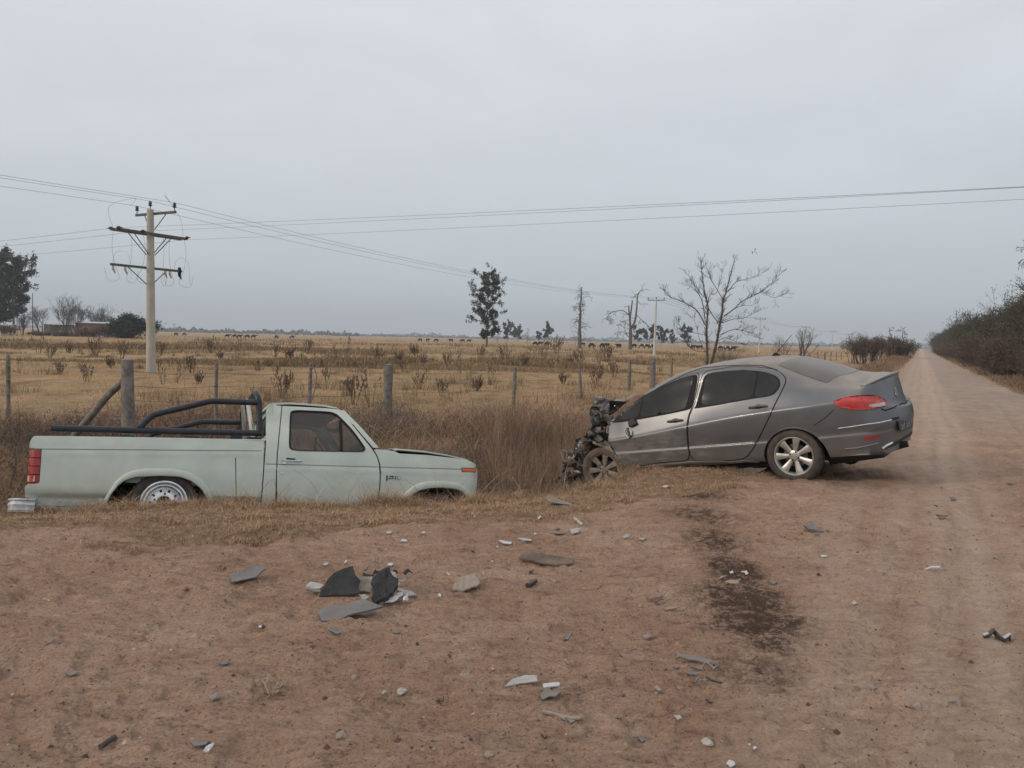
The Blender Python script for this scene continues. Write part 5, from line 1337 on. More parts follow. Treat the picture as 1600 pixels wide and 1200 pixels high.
def pole_small(u, vtop, Y, lab):
    X = at(u, Y); P = Vector((X, Y, FIELD-.3)); root = empty('utility_pole', P); tag(root, lab, 'utility pole', 'poles of the power line along the road')
    zt = pix_z(P, vtop)-P.z; q = MB(); q.lathe([(.19, 0), (.12, zt), (0, zt+.01)], 12, 'z'); q.obj('shaft', M['concrete_pale'], root, True)
    a = MB(); a.box((0, 0, zt-.1), (2.5, .1, .11), rot=Matrix.Rotation(math.atan2(LN.y, LN.x), 3, 'Z')); o = a.obj('crossarm', M['arm'], root)
    ins = MB(); tips = []
    for t in (-1.15, 0, 1.15):
        c = LN*t+Vector((0, 0, zt-.05 if t else zt)); ins.lathe([(.03, 0), (.03, .1), (.08, .12), (.08, .25), (0, .32)], 8, 'z', c); tips.append(P+c+Vector((0, 0, .3)))
    ins.obj('pin_insulator', M['insul'], root, True); return tips
TT = [tips0]
for u, v, Y, lab in ((1022, 468, 109, 'pale concrete pole with a single crossarm left of the big bare tree'), (1185, 498, 181, 'thin pole rising behind the bare tree, right of its branches'), (1257, 511, 252, 'far pole seen through the small bare bush above the car roof'), (1299, 518, 322, 'far thin pole in the open, left of the last one before the brown bushes'), (1325, 522.5, 372, 'last visible pole of the line, beside the brown bushes')):
    TT.append(pole_small(u, v, Y, lab))
def wire(a, b, sag, lab, grp, r=.010):
    a, b = Vector(a), Vector(b); n = 14; P = []
    for k in range(n+1):
        t = k/n; p = a.lerp(b, t); p.z -= sag*4*t*(1-t); P.append(p)
    q = MB(); q.tube([p-a for p in P], r, 4, cap=False); o = q.obj('overhead_wire', M['wire'], None, True); o.location = a
    tag(o, lab, 'wire', grp)
for k in range(3):
    b = [t+Vector((0, 0, 0)) for t in TT[0]]
    back = b[k]-LD*82
    wire(back, b[k], .7, ('lowest of the three wires leaving the tall pole top to the left', 'middle of the three wires leaving the tall pole top to the left', 'highest of the three wires leaving the tall pole top to the left')[k], 'overhead wires left of the tall pole', .008)
    for i in range(len(TT)-1):
        wire(TT[i][k], TT[i+1][k], 1.0 if i == 0 else .9, [('lowest', 'middle', 'highest')[k]+' wire sagging from the tall pole top to the pale pole by the bare tree', 'thin overhead wire between the first two small poles', 'thin overhead wire between far poles', 'thin overhead wire between far poles', 'thin overhead wire between far poles'][i], ['wires from the tall pole to the bare tree', 'wires between the two nearer small poles', 'wires between far poles', 'wires between far poles', 'wires between far poles'][i], .009 if i == 0 else .016)
for k, (t, dz) in enumerate(((-1.8, .05), (-.6, .05), (1.8, -.05))):
    a = P0+LD*t+Vector((0, 0, Z2_+dz))
    wire(a, a+LN*75+Vector((0, 0, (-.80, -.36, .05)[k])), .22, ('upper thin overhead wire crossing from the tall pole to the right edge', 'middle thin overhead wire crossing from the tall pole to the right edge', 'lowest thin overhead wire crossing from the tall pole to the right edge')[k], 'overhead wires crossing to the right', .006)
    wire(a-LN*60, a, .5, ('upper wire leaving the second crossarm to the left edge', 'middle wire leaving the second crossarm to the left edge', 'lower wire leaving the second crossarm to the left edge')[k], 'low wires left of the tall pole', .008)

# ================================================================== fences
def fence_pt(t): return Vector((-11.6/1.0*1.0, 0, 0))+LD*t
fen1 = empty('wire_fence', (-5.75, 11.4, FIELD)); tag(fen1, 'wire fence of thick and thin wooden posts along the ditch behind both vehicles', 'fence')
def post(parent, x, y, ztop, zbot, r, lean=(0, 0), mt='wood_post', name='post', wob=.03):
    q = MB(); n = 9; P = []; R = []
    for k in range(n):
        t = k/(n-1); z = zbot+(ztop-zbot)*t
        P.append((x+lean[0]*t+wob*r*3*sin(t*5+x), y+lean[1]*t+wob*r*3*cos(t*4+y), z)); R.append(r*(1+.06*sin(t*11+x*3))*(1.05-.08*t))
    o = parent.matrix_world.translation
    q.tube([Vector(p)-parent.location for p in P], R, 12)
    c = Vector(P[-1])-parent.location; q.tube([c, c+Vector((0, 0, .02))], [r*.95, r*.6], 12)
    return q.obj(name, M[mt], parent, True)
def post_px(par, u, vtop, Y, r, zb=None, lean=(0, 0), mt='wood_post'):
    X = at(u, Y); zt = pix_z((X, Y), vtop); z0 = hz(X, Y)-.15 if zb is None else zb
    post(par, X, Y, zt, z0, r, lean, mt); return Vector((X, Y, zt))
tops = []
tops.append(post_px(fen1, 200, 562.5, 12.0, .098))
tops.append(post_px(fen1, 338, 568, 13.3, .03))
tops.append(post_px(fen1, 483, 568.5, 14.9, .035, lean=(.03, 0)))
tops.append(post_px(fen1, 606.5, 570, 16.9, .10))
tops.append(post_px(fen1, 803, 573, 22.0, .055, lean=(.05, 0)))
tops.append(post_px(fen1, 911, 572, 26.5, .05, lean=(-.12, 0)))
tops.append(post_px(fen1, 984, 562, 31, .07)); tops.append(post_px(fen1, 1020.5, 560, 33.5, .12)); tops.append(post_px(fen1, 1050, 560, 36, .05))
for k in range(12):
    Y = 42+k*6.5; X = -11.6+.526*Y; tops.append(Vector((X, Y, FIELD+1.15))); post(fen1, X, Y, FIELD+1.15, FIELD-.1, .06 if k % 4 else .10)
C.view_layer.update()
br = MB(); a = tops[0]; P = [loc_ for loc_ in ((at(192, 12.0), 12.0, pix_z((at(192, 12.), 12.), 596)), (at(165, 12.1), 12.1, pix_z((at(165, 12.1), 12.1), 621)), (at(130, 12.2), 12.2, pix_z((at(130, 12.2), 12.2), 663)), (at(108, 12.3), 12.3, pix_z((at(108, 12.3), 12.3), 690)))]
br.tube([Vector(p)-fen1.location for p in P], [.05, .056, .058, .06], 10); br.obj('diagonal_brace', M['wood_post'], fen1, True)
for h in (.12, .36, .60, .86):
    q = MB(); P = []
    for i in range(len(tops)):
        g = tops[i]; P.append(Vector((g.x, g.y-.06, max(g.z-.05-h*.95, FIELD+.1)))-fen1.location)
        if i+1 < len(tops): mpt = (g+tops[i+1])/2; P.append(Vector((mpt.x, mpt.y-.06, max(mpt.z-.09-h*.95, FIELD+.1)))-fen1.location)
    q.tube(P, .004, 3, cap=False); q.obj('wire', M['wire'], fen1)
lp_ = MB(); g = tops[2]-fen1.location
lp_.tube([Vector(p) for p in crom([tuple(g+Vector((.02, -.05, -.08))), tuple(g+Vector((.12, -.05, -.1))), tuple(g+Vector((.16, -.05, -.3))), tuple(g+Vector((.10, -.05, -.6))), tuple(g+Vector((.03, -.05, -.75)))], 5)], .010, 5); lp_.obj('wire_loop', M['wire'], fen1, True)
fen2 = empty('wire_fence', (-8, 12.6, FIELD)); tag(fen2, 'fence run with thin posts at the far left edge, beyond the pickup tail', 'fence')
t2 = [tops[0]]
for u, v, Y in ((12, 555, 13.6), (-160, 552, 14.6), (-420, 552, 16)): t2.append(post_px(fen2, u, v, Y, .035))
for h in (.15, .4, .65, .9):
    q = MB(); q.tube([Vector((g.x, g.y-.05, max(g.z-.02-h, FIELD+.05)))-fen2.location for g in t2], .004, 3, cap=False); q.obj('wire', M['wire'], fen2)

# ================================================================== vegetation
def blades(name, X, Y, Z, H, W, lean, col, mats=None, parent=None, segs=2, curve=1.0, az=None, zdir=None):
    n = len(X); az = RNG.uniform(0, 2*pi, n) if az is None else az; fa = RNG.uniform(0, 2*pi, n)
    dx, dy = np.cos(az), np.sin(az); wx, wy = np.cos(fa), np.sin(fa)
    V = np.zeros((n, (segs+1)*2, 3)); 
    for k in range(segs+1):
        t = k/segs; w_ = W*(1-.85*t)
        l = H*lean*(t**(1+curve)); h = H*t*np.sqrt(np.clip(1-(lean*t)**2*.5, .15, 1))
        cx = X+dx*l; cy = Y+dy*l; cz = Z+h
        V[:, 2*k] = np.stack([cx-wx*w_/2, cy-wy*w_/2, cz], 1); V[:, 2*k+1] = np.stack([cx+wx*w_/2, cy+wy*w_/2, cz], 1)
    base = (np.arange(n)*(segs+1)*2)[:, None, None]; k = np.arange(segs)
    F = np.stack([2*k, 2*k+1, 2*k+3, 2*k+2], 1)[None]+base
    Cc = np.repeat(col[:, None, :], (segs+1)*2, 1).reshape(-1, 3)
    return npm(name, V.reshape(-1, 3), F.reshape(-1, 4), mats or M['blade'], parent, False, col=Cc)
def palette(n, cols, wts=None, jit=.18):
    c = np.array(cols)[RNG.choice(len(cols), n, p=wts)]; return np.clip(c*RNG.uniform(1-jit, 1+jit, (n, 1)), 0, 1)
DRY = [(.29, .195, .125), (.215, .14, .092), (.40, .29, .195), (.15, .095, .065), (.23, .185, .12)]
RED = [(.21, .122, .082), (.31, .20, .138), (.12, .072, .050), (.50, .37, .265), (.07, .046, .034)]
STR = [(.48, .34, .20), (.40, .27, .15), (.31, .21, .12), (.36, .29, .14), (.21, .14, .085)]
def scatter(n, xr, yr, dens_):
    X = RNG.uniform(*xr, n); Y = RNG.uniform(*yr, n); p = dens_(X, Y); k = RNG.random(n) < p; return X[k], Y[k]
# 1 matted grass on the lip of the ditch
def dens1(X, Y):
    return gmask(X, Y)*sst(.9, .4, edist(X, Y))*(.16+.84*sst(-.28, .15, fbm(X*3, Y*6, 8, 3)))
X, Y = scatter(620000, (-10.5, 3.9), (5.0, 11.5), dens1)
d = edist(X, Y); H = RNG.uniform(.025, .085, len(X))*(.6+1.4*np.exp(-((d-.05)/.30)**2)); H *= (.6+1.4*sst(.0, .35, fbm(X*2.5, Y*3.5, 91, 2)))
blades('verge_grass', X, Y, terrain(X, Y)-.004, H, RNG.uniform(.0025, .0065, len(X)), RNG.uniform(.5, 1.7, len(X)), palette(len(X), [(.46, .305, .185), (.35, .22, .135), (.58, .42, .27), (.20, .125, .08), (.34, .26, .16)], [.3, .25, .18, .15, .12]), segs=2)['kind'] = 'stuff'
# tussocks standing up against the vehicles
X, Y = scatter(90000, (-6.5, 3.4), (7.6, 10.8), lambda X, Y: gmask(X, Y)*sst(-.5, .0, edist(X, Y))*sst(.5, .2, edist(X, Y))*np.maximum(.15, sst(-.05, .25, fbm(X*2.2, Y*2.2, 93, 2))))
blades('verge_tussocks', X, Y, terrain(X, Y)-.01, RNG.uniform(.06, .19, len(X)), RNG.uniform(.002, .004, len(X)), RNG.uniform(.1, 1.2, len(X)), palette(len(X), DRY+[(.45, .34, .22)]), segs=3)['kind'] = 'stuff'
# 2 tall dry growth in the ditch and on its far bank
def dens2(X, Y):
    d = edist(X, Y); n = fbm(X*.8, Y*.8, 71, 3)
    out = sst(.35, .9, d)*sst(8.8, 5.4, d+1.6*n)
    # keep clear of the vehicles
    def inside(fr, x0, x1, y0, y1):
        R = fr[0].T; P = np.stack([X-fr[1][0], Y-fr[1][1]], 1); a = P@R[:, :2].T; return (a[:, 0] > x0) & (a[:, 0] < x1) & (a[:, 1] > y0) & (a[:, 1] < y1)
    out = np.where(inside(TF, -1.75, 4.15, -1.05, 1.15), 0, out); out = np.where(inside(CF, -1.3, 3.85, -.95, 1.5), 0, out)
    return out*(.35+.65*sst(-.2, .2, n))
def hinfl(X, Y):
    d = edist(X, Y); return .35+.75*sst(-.25, .3, fbm(X*.55+3, Y*.55, 81, 3))
X, Y = scatter(230000, (-12, 9), (8.2, 27), dens2)
H = RNG.uniform(.25, .85, len(X))*hinfl(X, Y)*1.25*(1-.35*sst(14, 22, Y)); ld = (X > -9) & (X < -4.9)
u_ = X/Y; low = sst(-.30, -.24, u_)*sst(-.10, -.16, u_); H *= (1-.60*low)*(1+.3*sst(-4.6, -5.4, X))
blades('dry_weeds', X, Y, terrain(X, Y, False)-.02, H, RNG.choice([.0025, .004, .011], len(X), p=[.5, .38, .12])*RNG.uniform(.8, 1.2, len(X)), RNG.uniform(.05, 1., len(X))**1.2*1.5, palette(len(X), RED, [.26, .26, .20, .13, .15])*(.72+.56*(fbm(X*2.6, Y*2.6, 95, 3)[:, None] > -.02)), segs=3)['kind'] = 'stuff'
# fallen tangle: nearly flat curved stems over the bank
X, Y = scatter(60000, (-10, 5), (8.6, 20), dens2)
H = RNG.uniform(.3, .9, len(X)); blades('fallen_stems', X, Y, terrain(X, Y, False)+RNG.uniform(0, .35, len(X))*hinfl(X, Y), H, RNG.uniform(.003, .008, len(X)), RNG.uniform(1.1, 1.7, len(X)), palette(len(X), RED, [.22, .3, .14, .26, .08]), segs=4, curve=.5)['kind'] = 'stuff'
# reeds between the pickup nose and the saloon
def dens3(X, Y):
    R = CF[0].T; P = np.stack([X-CF[1][0], Y-CF[1][1]], 1); a = P@R[:, :2].T; ok = ~((a[:, 0] < 3.7) & (a[:, 1] > -1.0))
    return ok* sst(1.1, 1.9, edist(X, Y))*sst(5.2, 3.8, edist(X, Y))*(X/Y > -.03)*(X/Y < .11)
X, Y = scatter(42000, (-2, 4), (10.6, 17), dens3)
H = RNG.uniform(.5, 1.15, len(X)); blades('reeds', X, Y, terrain(X, Y, False)-.02, H, RNG.uniform(.004, .010, len(X)), RNG.uniform(.02, .45, len(X)), palette(len(X), [(.30, .20, .135), (.44, .32, .225), (.20, .13, .09), (.11, .072, .05)]), segs=3)['kind'] = 'stuff'
# 3 pasture
def dens4(X, Y): return sst(4.2, 5.6, edist(X, Y))*(.35+.65*sst(-.3, .3, fbm(X*.5, Y*.5, 15, 3)))*(np.abs(X/Y) < .9)
X, Y = scatter(130000, (-34, 20), (12, 46), dens4)
H = RNG.uniform(.03, .13, len(X))*(.6+.9*sst(-.1, .35, fbm(X*.9, Y*.9, 19, 3))); blades('pasture_grass', X, Y, terrain(X, Y, False)-.01, H, RNG.uniform(.006, .014, len(X)), RNG.uniform(.2, 1.2, len(X)), palette(len(X), STR))['kind'] = 'stuff'
YY = 46*(RNG.random(210000)**-.75); k = YY < 330; YY = YY[k]; XX = RNG.uniform(-.78, .5, len(YY))*YY
k = (XX*.885-YY*.466 < -12) ; XX, YY = XX[k], YY[k]; k = fbm(XX*.12, YY*.06, 25, 3) > -.12; XX, YY = XX[k], YY[k]
H = RNG.uniform(.06, .22, len(XX))*(YY/70)**.35*(1+1.4*(fbm(XX*.05, YY*.03, 27, 2) > .18)); blades('pasture_tufts', XX, YY, terrain(XX, YY, False)-.01, H, H*RNG.uniform(.10, .28, len(XX)), RNG.uniform(.1, .8, len(XX)), palette(len(XX), [(.27, .19, .115), (.23, .18, .10), (.18, .125, .08), (.12, .085, .058), (.34, .245, .14)]))['kind'] = 'stuff'
# 4 road verges, both sides
def dens5(X, Y): q = X*.885-Y*.466; n = .35*fbm(X*.8, Y*.8, 61, 3); return sst(-1.15, -1.6, q+n)*sst(-5, -3.5, q)*(Y > 12.5)+sst(3.1, 3.6, q+n)*sst(7, 5, q)*(Y > 8)
X = []; Y = []
T = 8+RNG.random(260000)**2.2*150; Q = np.where(RNG.random(len(T)) < .45, RNG.uniform(-5.5, -.9, len(T)), RNG.uniform(3.0, 7, len(T)))
XX = Q*.885+T*.466; YY = -Q*.466+T*.885; k = RNG.random(len(T)) < dens5(XX, YY); k &= (XX/np.maximum(YY, .1) < .8); XX, YY, Q = XX[k], YY[k], Q[k]
H = RNG.uniform(.06, .26, len(XX))*np.where(Q > 0, .5+1.3*sst(3.3, 5.5, Q), .7+.6*sst(-1.6, -3.2, Q))*(1+YY/130)
cc = palette(len(XX), RED+DRY); gm = ((np.abs(Q+1.45) < .3) | (np.abs(Q-3.4) < .25)) & (RNG.random(len(XX)) < .7); cc[gm] = palette(gm.sum(), [(.33, .28, .16), (.27, .23, .13), (.38, .31, .19)])
H[gm] *= .5
blades('roadside_grass', XX, YY, terrain(XX, YY, False)-.01, H, RNG.uniform(.004, .01, len(XX))*(1+YY/25), RNG.uniform(.1, 1.0, len(XX)), cc)['kind'] = 'stuff'
# 5 sparse stalks and straw scraps on the bare earth
X = RNG.uniform(-7, 8, 1500); Y = RNG.uniform(2.0, 8.6, 1500); k = (fbm(X*.9, Y*.9, 33, 3) > .08) & (np.abs(X/Y) < .8) & (edist(X, Y) < -.5); X, Y = X[k], Y[k]
blades('straw_scraps', X, Y, terrain(X, Y), RNG.uniform(.015, .06, len(X)), RNG.uniform(.0015, .003, len(X)), RNG.uniform(.8, 1.8, len(X)), palette(len(X), STR+[(.42, .34, .25)]))['kind'] = 'stuff'

# --- shrubs and trees
def tree_segs(rng, base, length, r0, depth, spread=.6, up=.25, nb=(2, 4), taper=.62, first=None, wob=.12, lenk=(.55, .8), minr=.004, droop=0):
    S = []
    def grow(p, d, L, r, dep):
        n = 3 if dep > 1 else 2
        for k in range(n):
            d = (d+Vector((rng.gauss(0, wob), rng.gauss(0, wob), rng.gauss(0, wob)+up*.12-droop*.1))).normalized()
            q = p+d*L/n; r2 = max(minr, r*(1-(1-taper)/n)); S.append((*p, *q, r, r2)); 
            if dep > 0 and k < n-1 and rng.random() < .55:
                dd = (d+Vector((rng.gauss(0, spread), rng.gauss(0, spread), rng.gauss(0, spread*.6)+up*.5-droop*.3))).normalized(); grow(q, dd, L*rng.uniform(*lenk), r2*.6, dep-1)
            p, r = q, r2
        if dep > 0:
            for k in range(rng.randint(*nb)):
                dd = (d+Vector((rng.gauss(0, spread), rng.gauss(0, spread), rng.gauss(0, spread*.6)+up-droop))).normalized()
                grow(p, dd, L*rng.uniform(*lenk), r*rng.uniform(.55, .8), dep-1)
    for (p, d, L, r) in (first or [(Vector(base), Vector((0, 0, 1)), length, r0)]): grow(Vector(p), Vector(d).normalized(), L, r, depth)
    return S
def leaf_cloud(C_, n, size, cols, rad, rng=RNG, flat=1.0):
    """n leaf faces round centres C_ (k,3)"""
    C_ = np.asarray(C_); i = rng.integers(0, len(C_), n); P = C_[i]+rng.normal(0, 1, (n, 3))*np.array([rad, rad, rad*flat])*.5
    a = rng.normal(0, 1, (n, 3)); a /= np.linalg.norm(a, axis=1, keepdims=True); b = rng.normal(0, 1, (n, 3)); b -= a*np.sum(a*b, 1, keepdims=True); b /= np.linalg.norm(b, axis=1, keepdims=True)
    s = size*rng.uniform(.5, 1.3, (n, 1)); V = np.stack([P-a*s, P+b*s*.45, P+a*s, P-b*s*.45], 1).reshape(-1, 3)
    F = np.arange(4*n).reshape(-1, 4); c = palette(n, cols, jit=.3); return V, F, np.repeat(c, 4, 0)
def plant(name, lab, cat, segs, leaves=None, loc=(0, 0, 0), group=None, bark='bark', sides=4, tr='trunk', crown='crown'):
    o = empty(name, loc); tag(o, lab, cat, group)
    V, F = segs_mesh(segs, sides); npm(tr, V, F, M[bark], o, True)
    if leaves: npm(crown, leaves[0], leaves[1], M['leaf'], o, False, col=leaves[2])
    return o
def dupe(root, loc, rz=0, sc=1, lab=None):
    r = root.copy(); COL.objects.link(r); r.location = loc; r.rotation_euler = (0, 0, rz); r.scale = (sc,)*3 if not isinstance(sc, tuple) else sc
    if lab: r['label'] = lab
    for ch in list(root.children):
        c = ch.copy(); COL.objects.link(c); c.parent = r
    return r
# big bare tree above the car roof
R1 = random.Random(5)
Yt = 42.; xt = at(1108, Yt); pxm = Yt/FPX
def T(u, v, dy=0): return Vector((at(u, Yt)-xt, dy, pix_z((at(u, Yt), Yt), v)-FIELD))
def limb(pts, r0, r1):
    P = crom([tuple(p) for p in pts], 4); n = len(P)
    return [(*P[i], *P[i+1], r0+(r1-r0)*i/(n-1), r0+(r1-r0)*(i+1)/(n-1)) for i in range(n-1)]
U = lambda x, y: (1000+x/4.444, 380+y/4.444)
S = []; ends = []
def L_(pts, r0, r1, tw=1, dys=None):
    pts = [(545+(x-545)*.89, 960+(y-960)*.945) for x, y in pts]; r0 *= .78
    n = len(pts); dd = dys or 0; P = [T(*U(*p), dd*i/(n-1)) for i, p in enumerate(pts)]; s = limb(P, r0, r1); S.extend(s)
    for k in range(int(len(s)*tw*1.7)):
        q = s[R1.randrange(len(s)//4, len(s))]; a = Vector(q[3:6]); t_ = (Vector(q[3:6])-Vector(q[:3])).normalized()
        d_ = (t_*.9+Vector((R1.gauss(0, .55), R1.gauss(0, .6), R1.gauss(.25, .4)))).normalized(); rr = min(.03, q[7]*.7); S.extend(tree_segs(R1, a, 1, 1, 2, .4, .25, (1, 2), .5, [(a, d_, R1.uniform(.12, .34), rr*.7)], .1, minr=.0045))
L_([(455, 950), (455, 860), (450, 780), (437, 650), (428, 540), (430, 420), (400, 330), (375, 220), (350, 90)], .115, .015, 1.1, -.8)
L_([(470, 960), (490, 850), (530, 680), (550, 560), (570, 460), (575, 380), (600, 300), (625, 200), (665, 60)], .12, .015, 1.1, .6)
L_([(428, 540), (370, 440), (300, 390), (240, 360), (160, 325), (125, 275)], .05, .008, .9, 1.)
L_([(428, 500), (390, 380), (330, 300), (250, 255)], .04, .008, .9, -1.)
L_([(430, 420), (470, 320), (530, 300), (590, 110)], .035, .007, .8, .8)
L_([(437, 400), (490, 480), (540, 530), (560, 500)], .035, .02, .4, 0)
L_([(575, 480), (640, 430), (700, 370), (800, 320), (880, 260), (950, 180)], .045, .007, 1.0, -1.)
L_([(800, 320), (860, 310), (930, 345), (985, 335)], .02, .005, .8, -.5)
L_([(640, 430), (740, 400), (830, 400)], .025, .005, .8, 1.)
L_([(560, 530), (660, 500), (760, 490), (890, 420)], .03, .005, .9, .7)
L_([(545, 620), (640, 580), (720, 590), (800, 620), (830, 655)], .03, .005, 1.0, -.8)
L_([(535, 660), (600, 640), (690, 665), (780, 690)], .025, .005, .9, .8)
L_([(575, 380), (520, 280), (480, 200), (465, 140)], .03, .006, .8, .8)
L_([(600, 300), (650, 230), (740, 210), (830, 165)], .03, .006, .9, -.8)
L_([(400, 330), (350, 250), (300, 160)], .03, .006, .9, .7)
L_([(450, 740), (380, 740), (310, 710), (240, 640), (165, 570)], .022, .005, .8, -.8)
L_([(440, 620), (350, 600), (270, 570), (250, 530)], .02, .005, .8, .8)
L_([(450, 760), (400, 660), (360, 520), (290, 450)], .02, .005, .6, .5)
Vl = leaf_cloud(np.array([T(*U(705, 310)), T(*U(810, 325)), T(*U(750, 65)), T(*U(440, 455)), T(*U(870, 585)), T(*U(660, 225))]), 26, .07, [(.22, .17, .08), (.12, .09, .05)], .22)
plant('bare_tree', 'large leafless tree with two main stems behind the grey saloon roof', 'tree', S, Vl, (xt, Yt, FIELD), sides=5)
# basal shoots beside it
def bare_bush(name, lab, seed, H, nst, loc, spread=.45, depth=3, r=.03, group=None, cols='bark', wide=.35):
    R_ = random.Random(seed); first = []
    for k in range(nst):
        a = R_.uniform(0, 2*pi); first.append((Vector((cos(a)*.15*H*.3, sin(a)*.15*H*.3, 0)), Vector((cos(a)*wide*R_.uniform(.2, 1.4), sin(a)*wide*R_.uniform(.2, 1.4), 1)), H*R_.uniform(.3, .45), r*R_.uniform(.7, 1.1)))
    return plant(name, lab, 'shrub' if H < 4.6 else 'tree', tree_segs(R_, (0, 0, 0), 1, 1, depth, spread, .3, (2, 3), .6, first, .1, minr=r*.12), None, loc, group, cols)
Y = 74; bare_bush('bare_shrub', 'leafless shrub poking above the rear of the car roof, behind the aerial', 3, 3.9, 6, (at(1250, Y), Y, FIELD), .35, 3, .05)
Y = 70; bare_bush('bare_shrub', 'smaller leafless shrub just left of the one behind the car aerial', 9, 2.8, 5, (at(1222, Y), Y, FIELD), .4, 3, .035)
Y = 40; bare_bush('bare_shrub', 'dense twiggy brown shrub at the foot of the large leafless tree', 12, 2.1, 12, (at(1128, Y), Y, FIELD), .4, 3, .018)
# eucalyptus
def euca(lab, seed, H, rad, loc, n=5200, dens_=26, size=.32, sc=1, group=None, cols=None, trunk_r=.30, name='eucalyptus_tree', lowest=.10, clump=.17):
    R_ = random.Random(seed); S = []; P = []; p = Vector((0, 0, 0)); N = 14
    pts = [Vector((0, 0, -.4))]+[Vector((R_.gauss(0, .10*H/20)*k*.25, R_.gauss(0, .1)*k*.2, H*.93*k/N)) for k in range(1, N+1)]
    for i in range(N): S.append((*pts[i], *pts[i+1], trunk_r*(1-.93*i/N)*H/20, trunk_r*(1-.93*(i+1)/N)*H/20))
    cen = []
    for k in range(dens_):
        t = lowest+(1-lowest)*(k+.5)/dens_; i = min(N-1, int(t*N)); b = pts[i].lerp(pts[i+1], t*N-i); a = R_.uniform(0, 2*pi)
        L = rad*R_.uniform(.45, 1.15)*(math.sin(pi*min(1, .22+.72*(1-t)))**.8)*(.85+.3*sin(k*2.1))
        d = Vector((cos(a), sin(a), R_.uniform(.15, .75))).normalized(); s = tree_segs(R_, b, 1, 1, 2, .55, .1, (1, 2), .5, [(b, d, L, .07*H/20)], .14, (.4, .6), minr=.012)
        S += s
        for q in s:
            if q[6] < .05*H/20 or R_.random() < .25: cen.append(q[3:6])
    lv = leaf_cloud(cen, n, size, cols or [(.040, .050, .036), (.060, .068, .048), (.030, .036, .030), (.085, .088, .062)], rad*clump, flat=1.4)
    return plant(name, lab, 'tree', S, lv, loc, group, 'bark_grey')
Y = 190; euca('tall leafy tree with gaps in its crown standing alone in the middle of the field', 4, 18.4, 3.7, (at(760, Y), Y, FIELD), 17000, 72, .20, clump=.09)
Y = 225; euca('tallest dense dark tree at the left edge beside the farm sheds', 8, 24, 7.5, (at(-2, Y), Y, FIELD), 20000, 64, .36, trunk_r=.5, lowest=.16, clump=.095)
euca('narrower dark tree close to the tallest one at the left edge', 18, 22, 5, (at(22, Y-6), Y-6, FIELD), 9000, 40, .34, trunk_r=.4, lowest=.2, clump=.10)
# small far trees
def far_tree(u, vt, Yd, lab, seed, bare=False, rad=.28):
    H = (hor(u)-vt)/FPX*Yd+HC-FIELD-.1
    if bare: return bare_tree2('dead_tree', lab, seed, H, (at(u, Yd), Yd, FIELD))
    return euca(lab, seed, H, H*rad, (at(u, Yd), Yd, FIELD), 1500, 14, .36*H/9+.12, name='tree', lowest=.28)
def bare_tree2(name, lab, seed, H, loc, nb=26, r=.26):
    R_ = random.Random(seed); S = []; N = 10; pts = [Vector((R_.gauss(0, .02)*k, R_.gauss(0, .02)*k, H*.9*k/N-.2)) for k in range(N+1)]
    for i in range(N): S.append((*pts[i], *pts[i+1], r*H/16*(1-.75*i/N), r*H/16*(1-.75*(i+1)/N)))
    for k in range(nb):
        t = .12+.86*k/nb; i = min(N-1, int(t*N)); b = pts[i].lerp(pts[i+1], t*N-i); a = R_.uniform(0, 2*pi)
        S += tree_segs(R_, b, 1, 1, 3, .55, .0, (1, 2), .6, [(b, Vector((cos(a), sin(a), .35)), H*.10*R_.uniform(.5, 1.3)*(1.3-.6*t), .06*H/16)], .22, (.45, .7), minr=.018, droop=.45)
    return plant(name, lab, 'tree', S, None, loc, None, 'bark_grey')
Y = 185; H = (hor(903)-437)/FPX*Y+2; bare_tree2('dead_tree', 'dead tree with one straight trunk and drooping bare branches, right of the lone leafy tree', 6, H, (at(905, Y), Y, FIELD), 46, .46)
# forked dead tree
Y = 150; x0 = at(983, Y)
def TQ(x, y, dy=0):
    u, v = 700+x/4.444, 380+y/4.444; X_ = at(u, Y); return Vector((X_-x0, dy, pix_z((X_, Y), v)-FIELD))
S = []
R2 = random.Random(21)
def L2(pts, r0, r1, tw, dy=0):
    P = [TQ(*p, dy*i/(len(pts)-1)) for i, p in enumerate(pts)]; s = limb(P, r0, r1); S.extend(s)
    for k in range(tw):
        q = s[R2.randrange(len(s)//3, len(s))]; S.extend(tree_segs(R2, q[3:6], 1, 1, 2, .6, 0, (1, 2), .5, [(q[3:6], Vector((R2.gauss(0, 1), R2.gauss(0, 1), R2.uniform(-.6, .6))), R2.uniform(.5, 1.3), .05)], .2, minr=.02, droop=.4))
L2([(1262, 740), (1262, 660), (1260, 590)], .34, .30, 0); L2([(1260, 590), (1255, 520), (1262, 470), (1270, 395)], .22, .12, 2, .5); L2([(1255, 540), (1245, 480), (1240, 435)], .16, .1, 1, -.6)
L2([(1265, 590), (1290, 540), (1300, 450), (1305, 360), (1335, 320)], .24, .06, 5, .4); L2([(1245, 500), (1210, 470), (1160, 470), (1110, 495), (1095, 530)], .10, .03, 10, 1.)
L2([(1300, 500), (1330, 530), (1360, 555)], .07, .02, 4, -1); L2([(1258, 660), (1220, 620), (1180, 615)], .08, .02, 5, 1); L2([(1250, 570), (1215, 545), (1180, 540)], .07, .02, 4, -1); L2([(1255, 600), (1210, 580)], .05, .02, 3, 0.6)
L2([(1305, 400), (1330, 430)], .04, .02, 2, 0)
plant('dead_tree', 'forked dead tree with stubby upright limbs, left of the small pale pole', 'tree', S, None, (x0, Y, FIELD), bark='bark_grey')
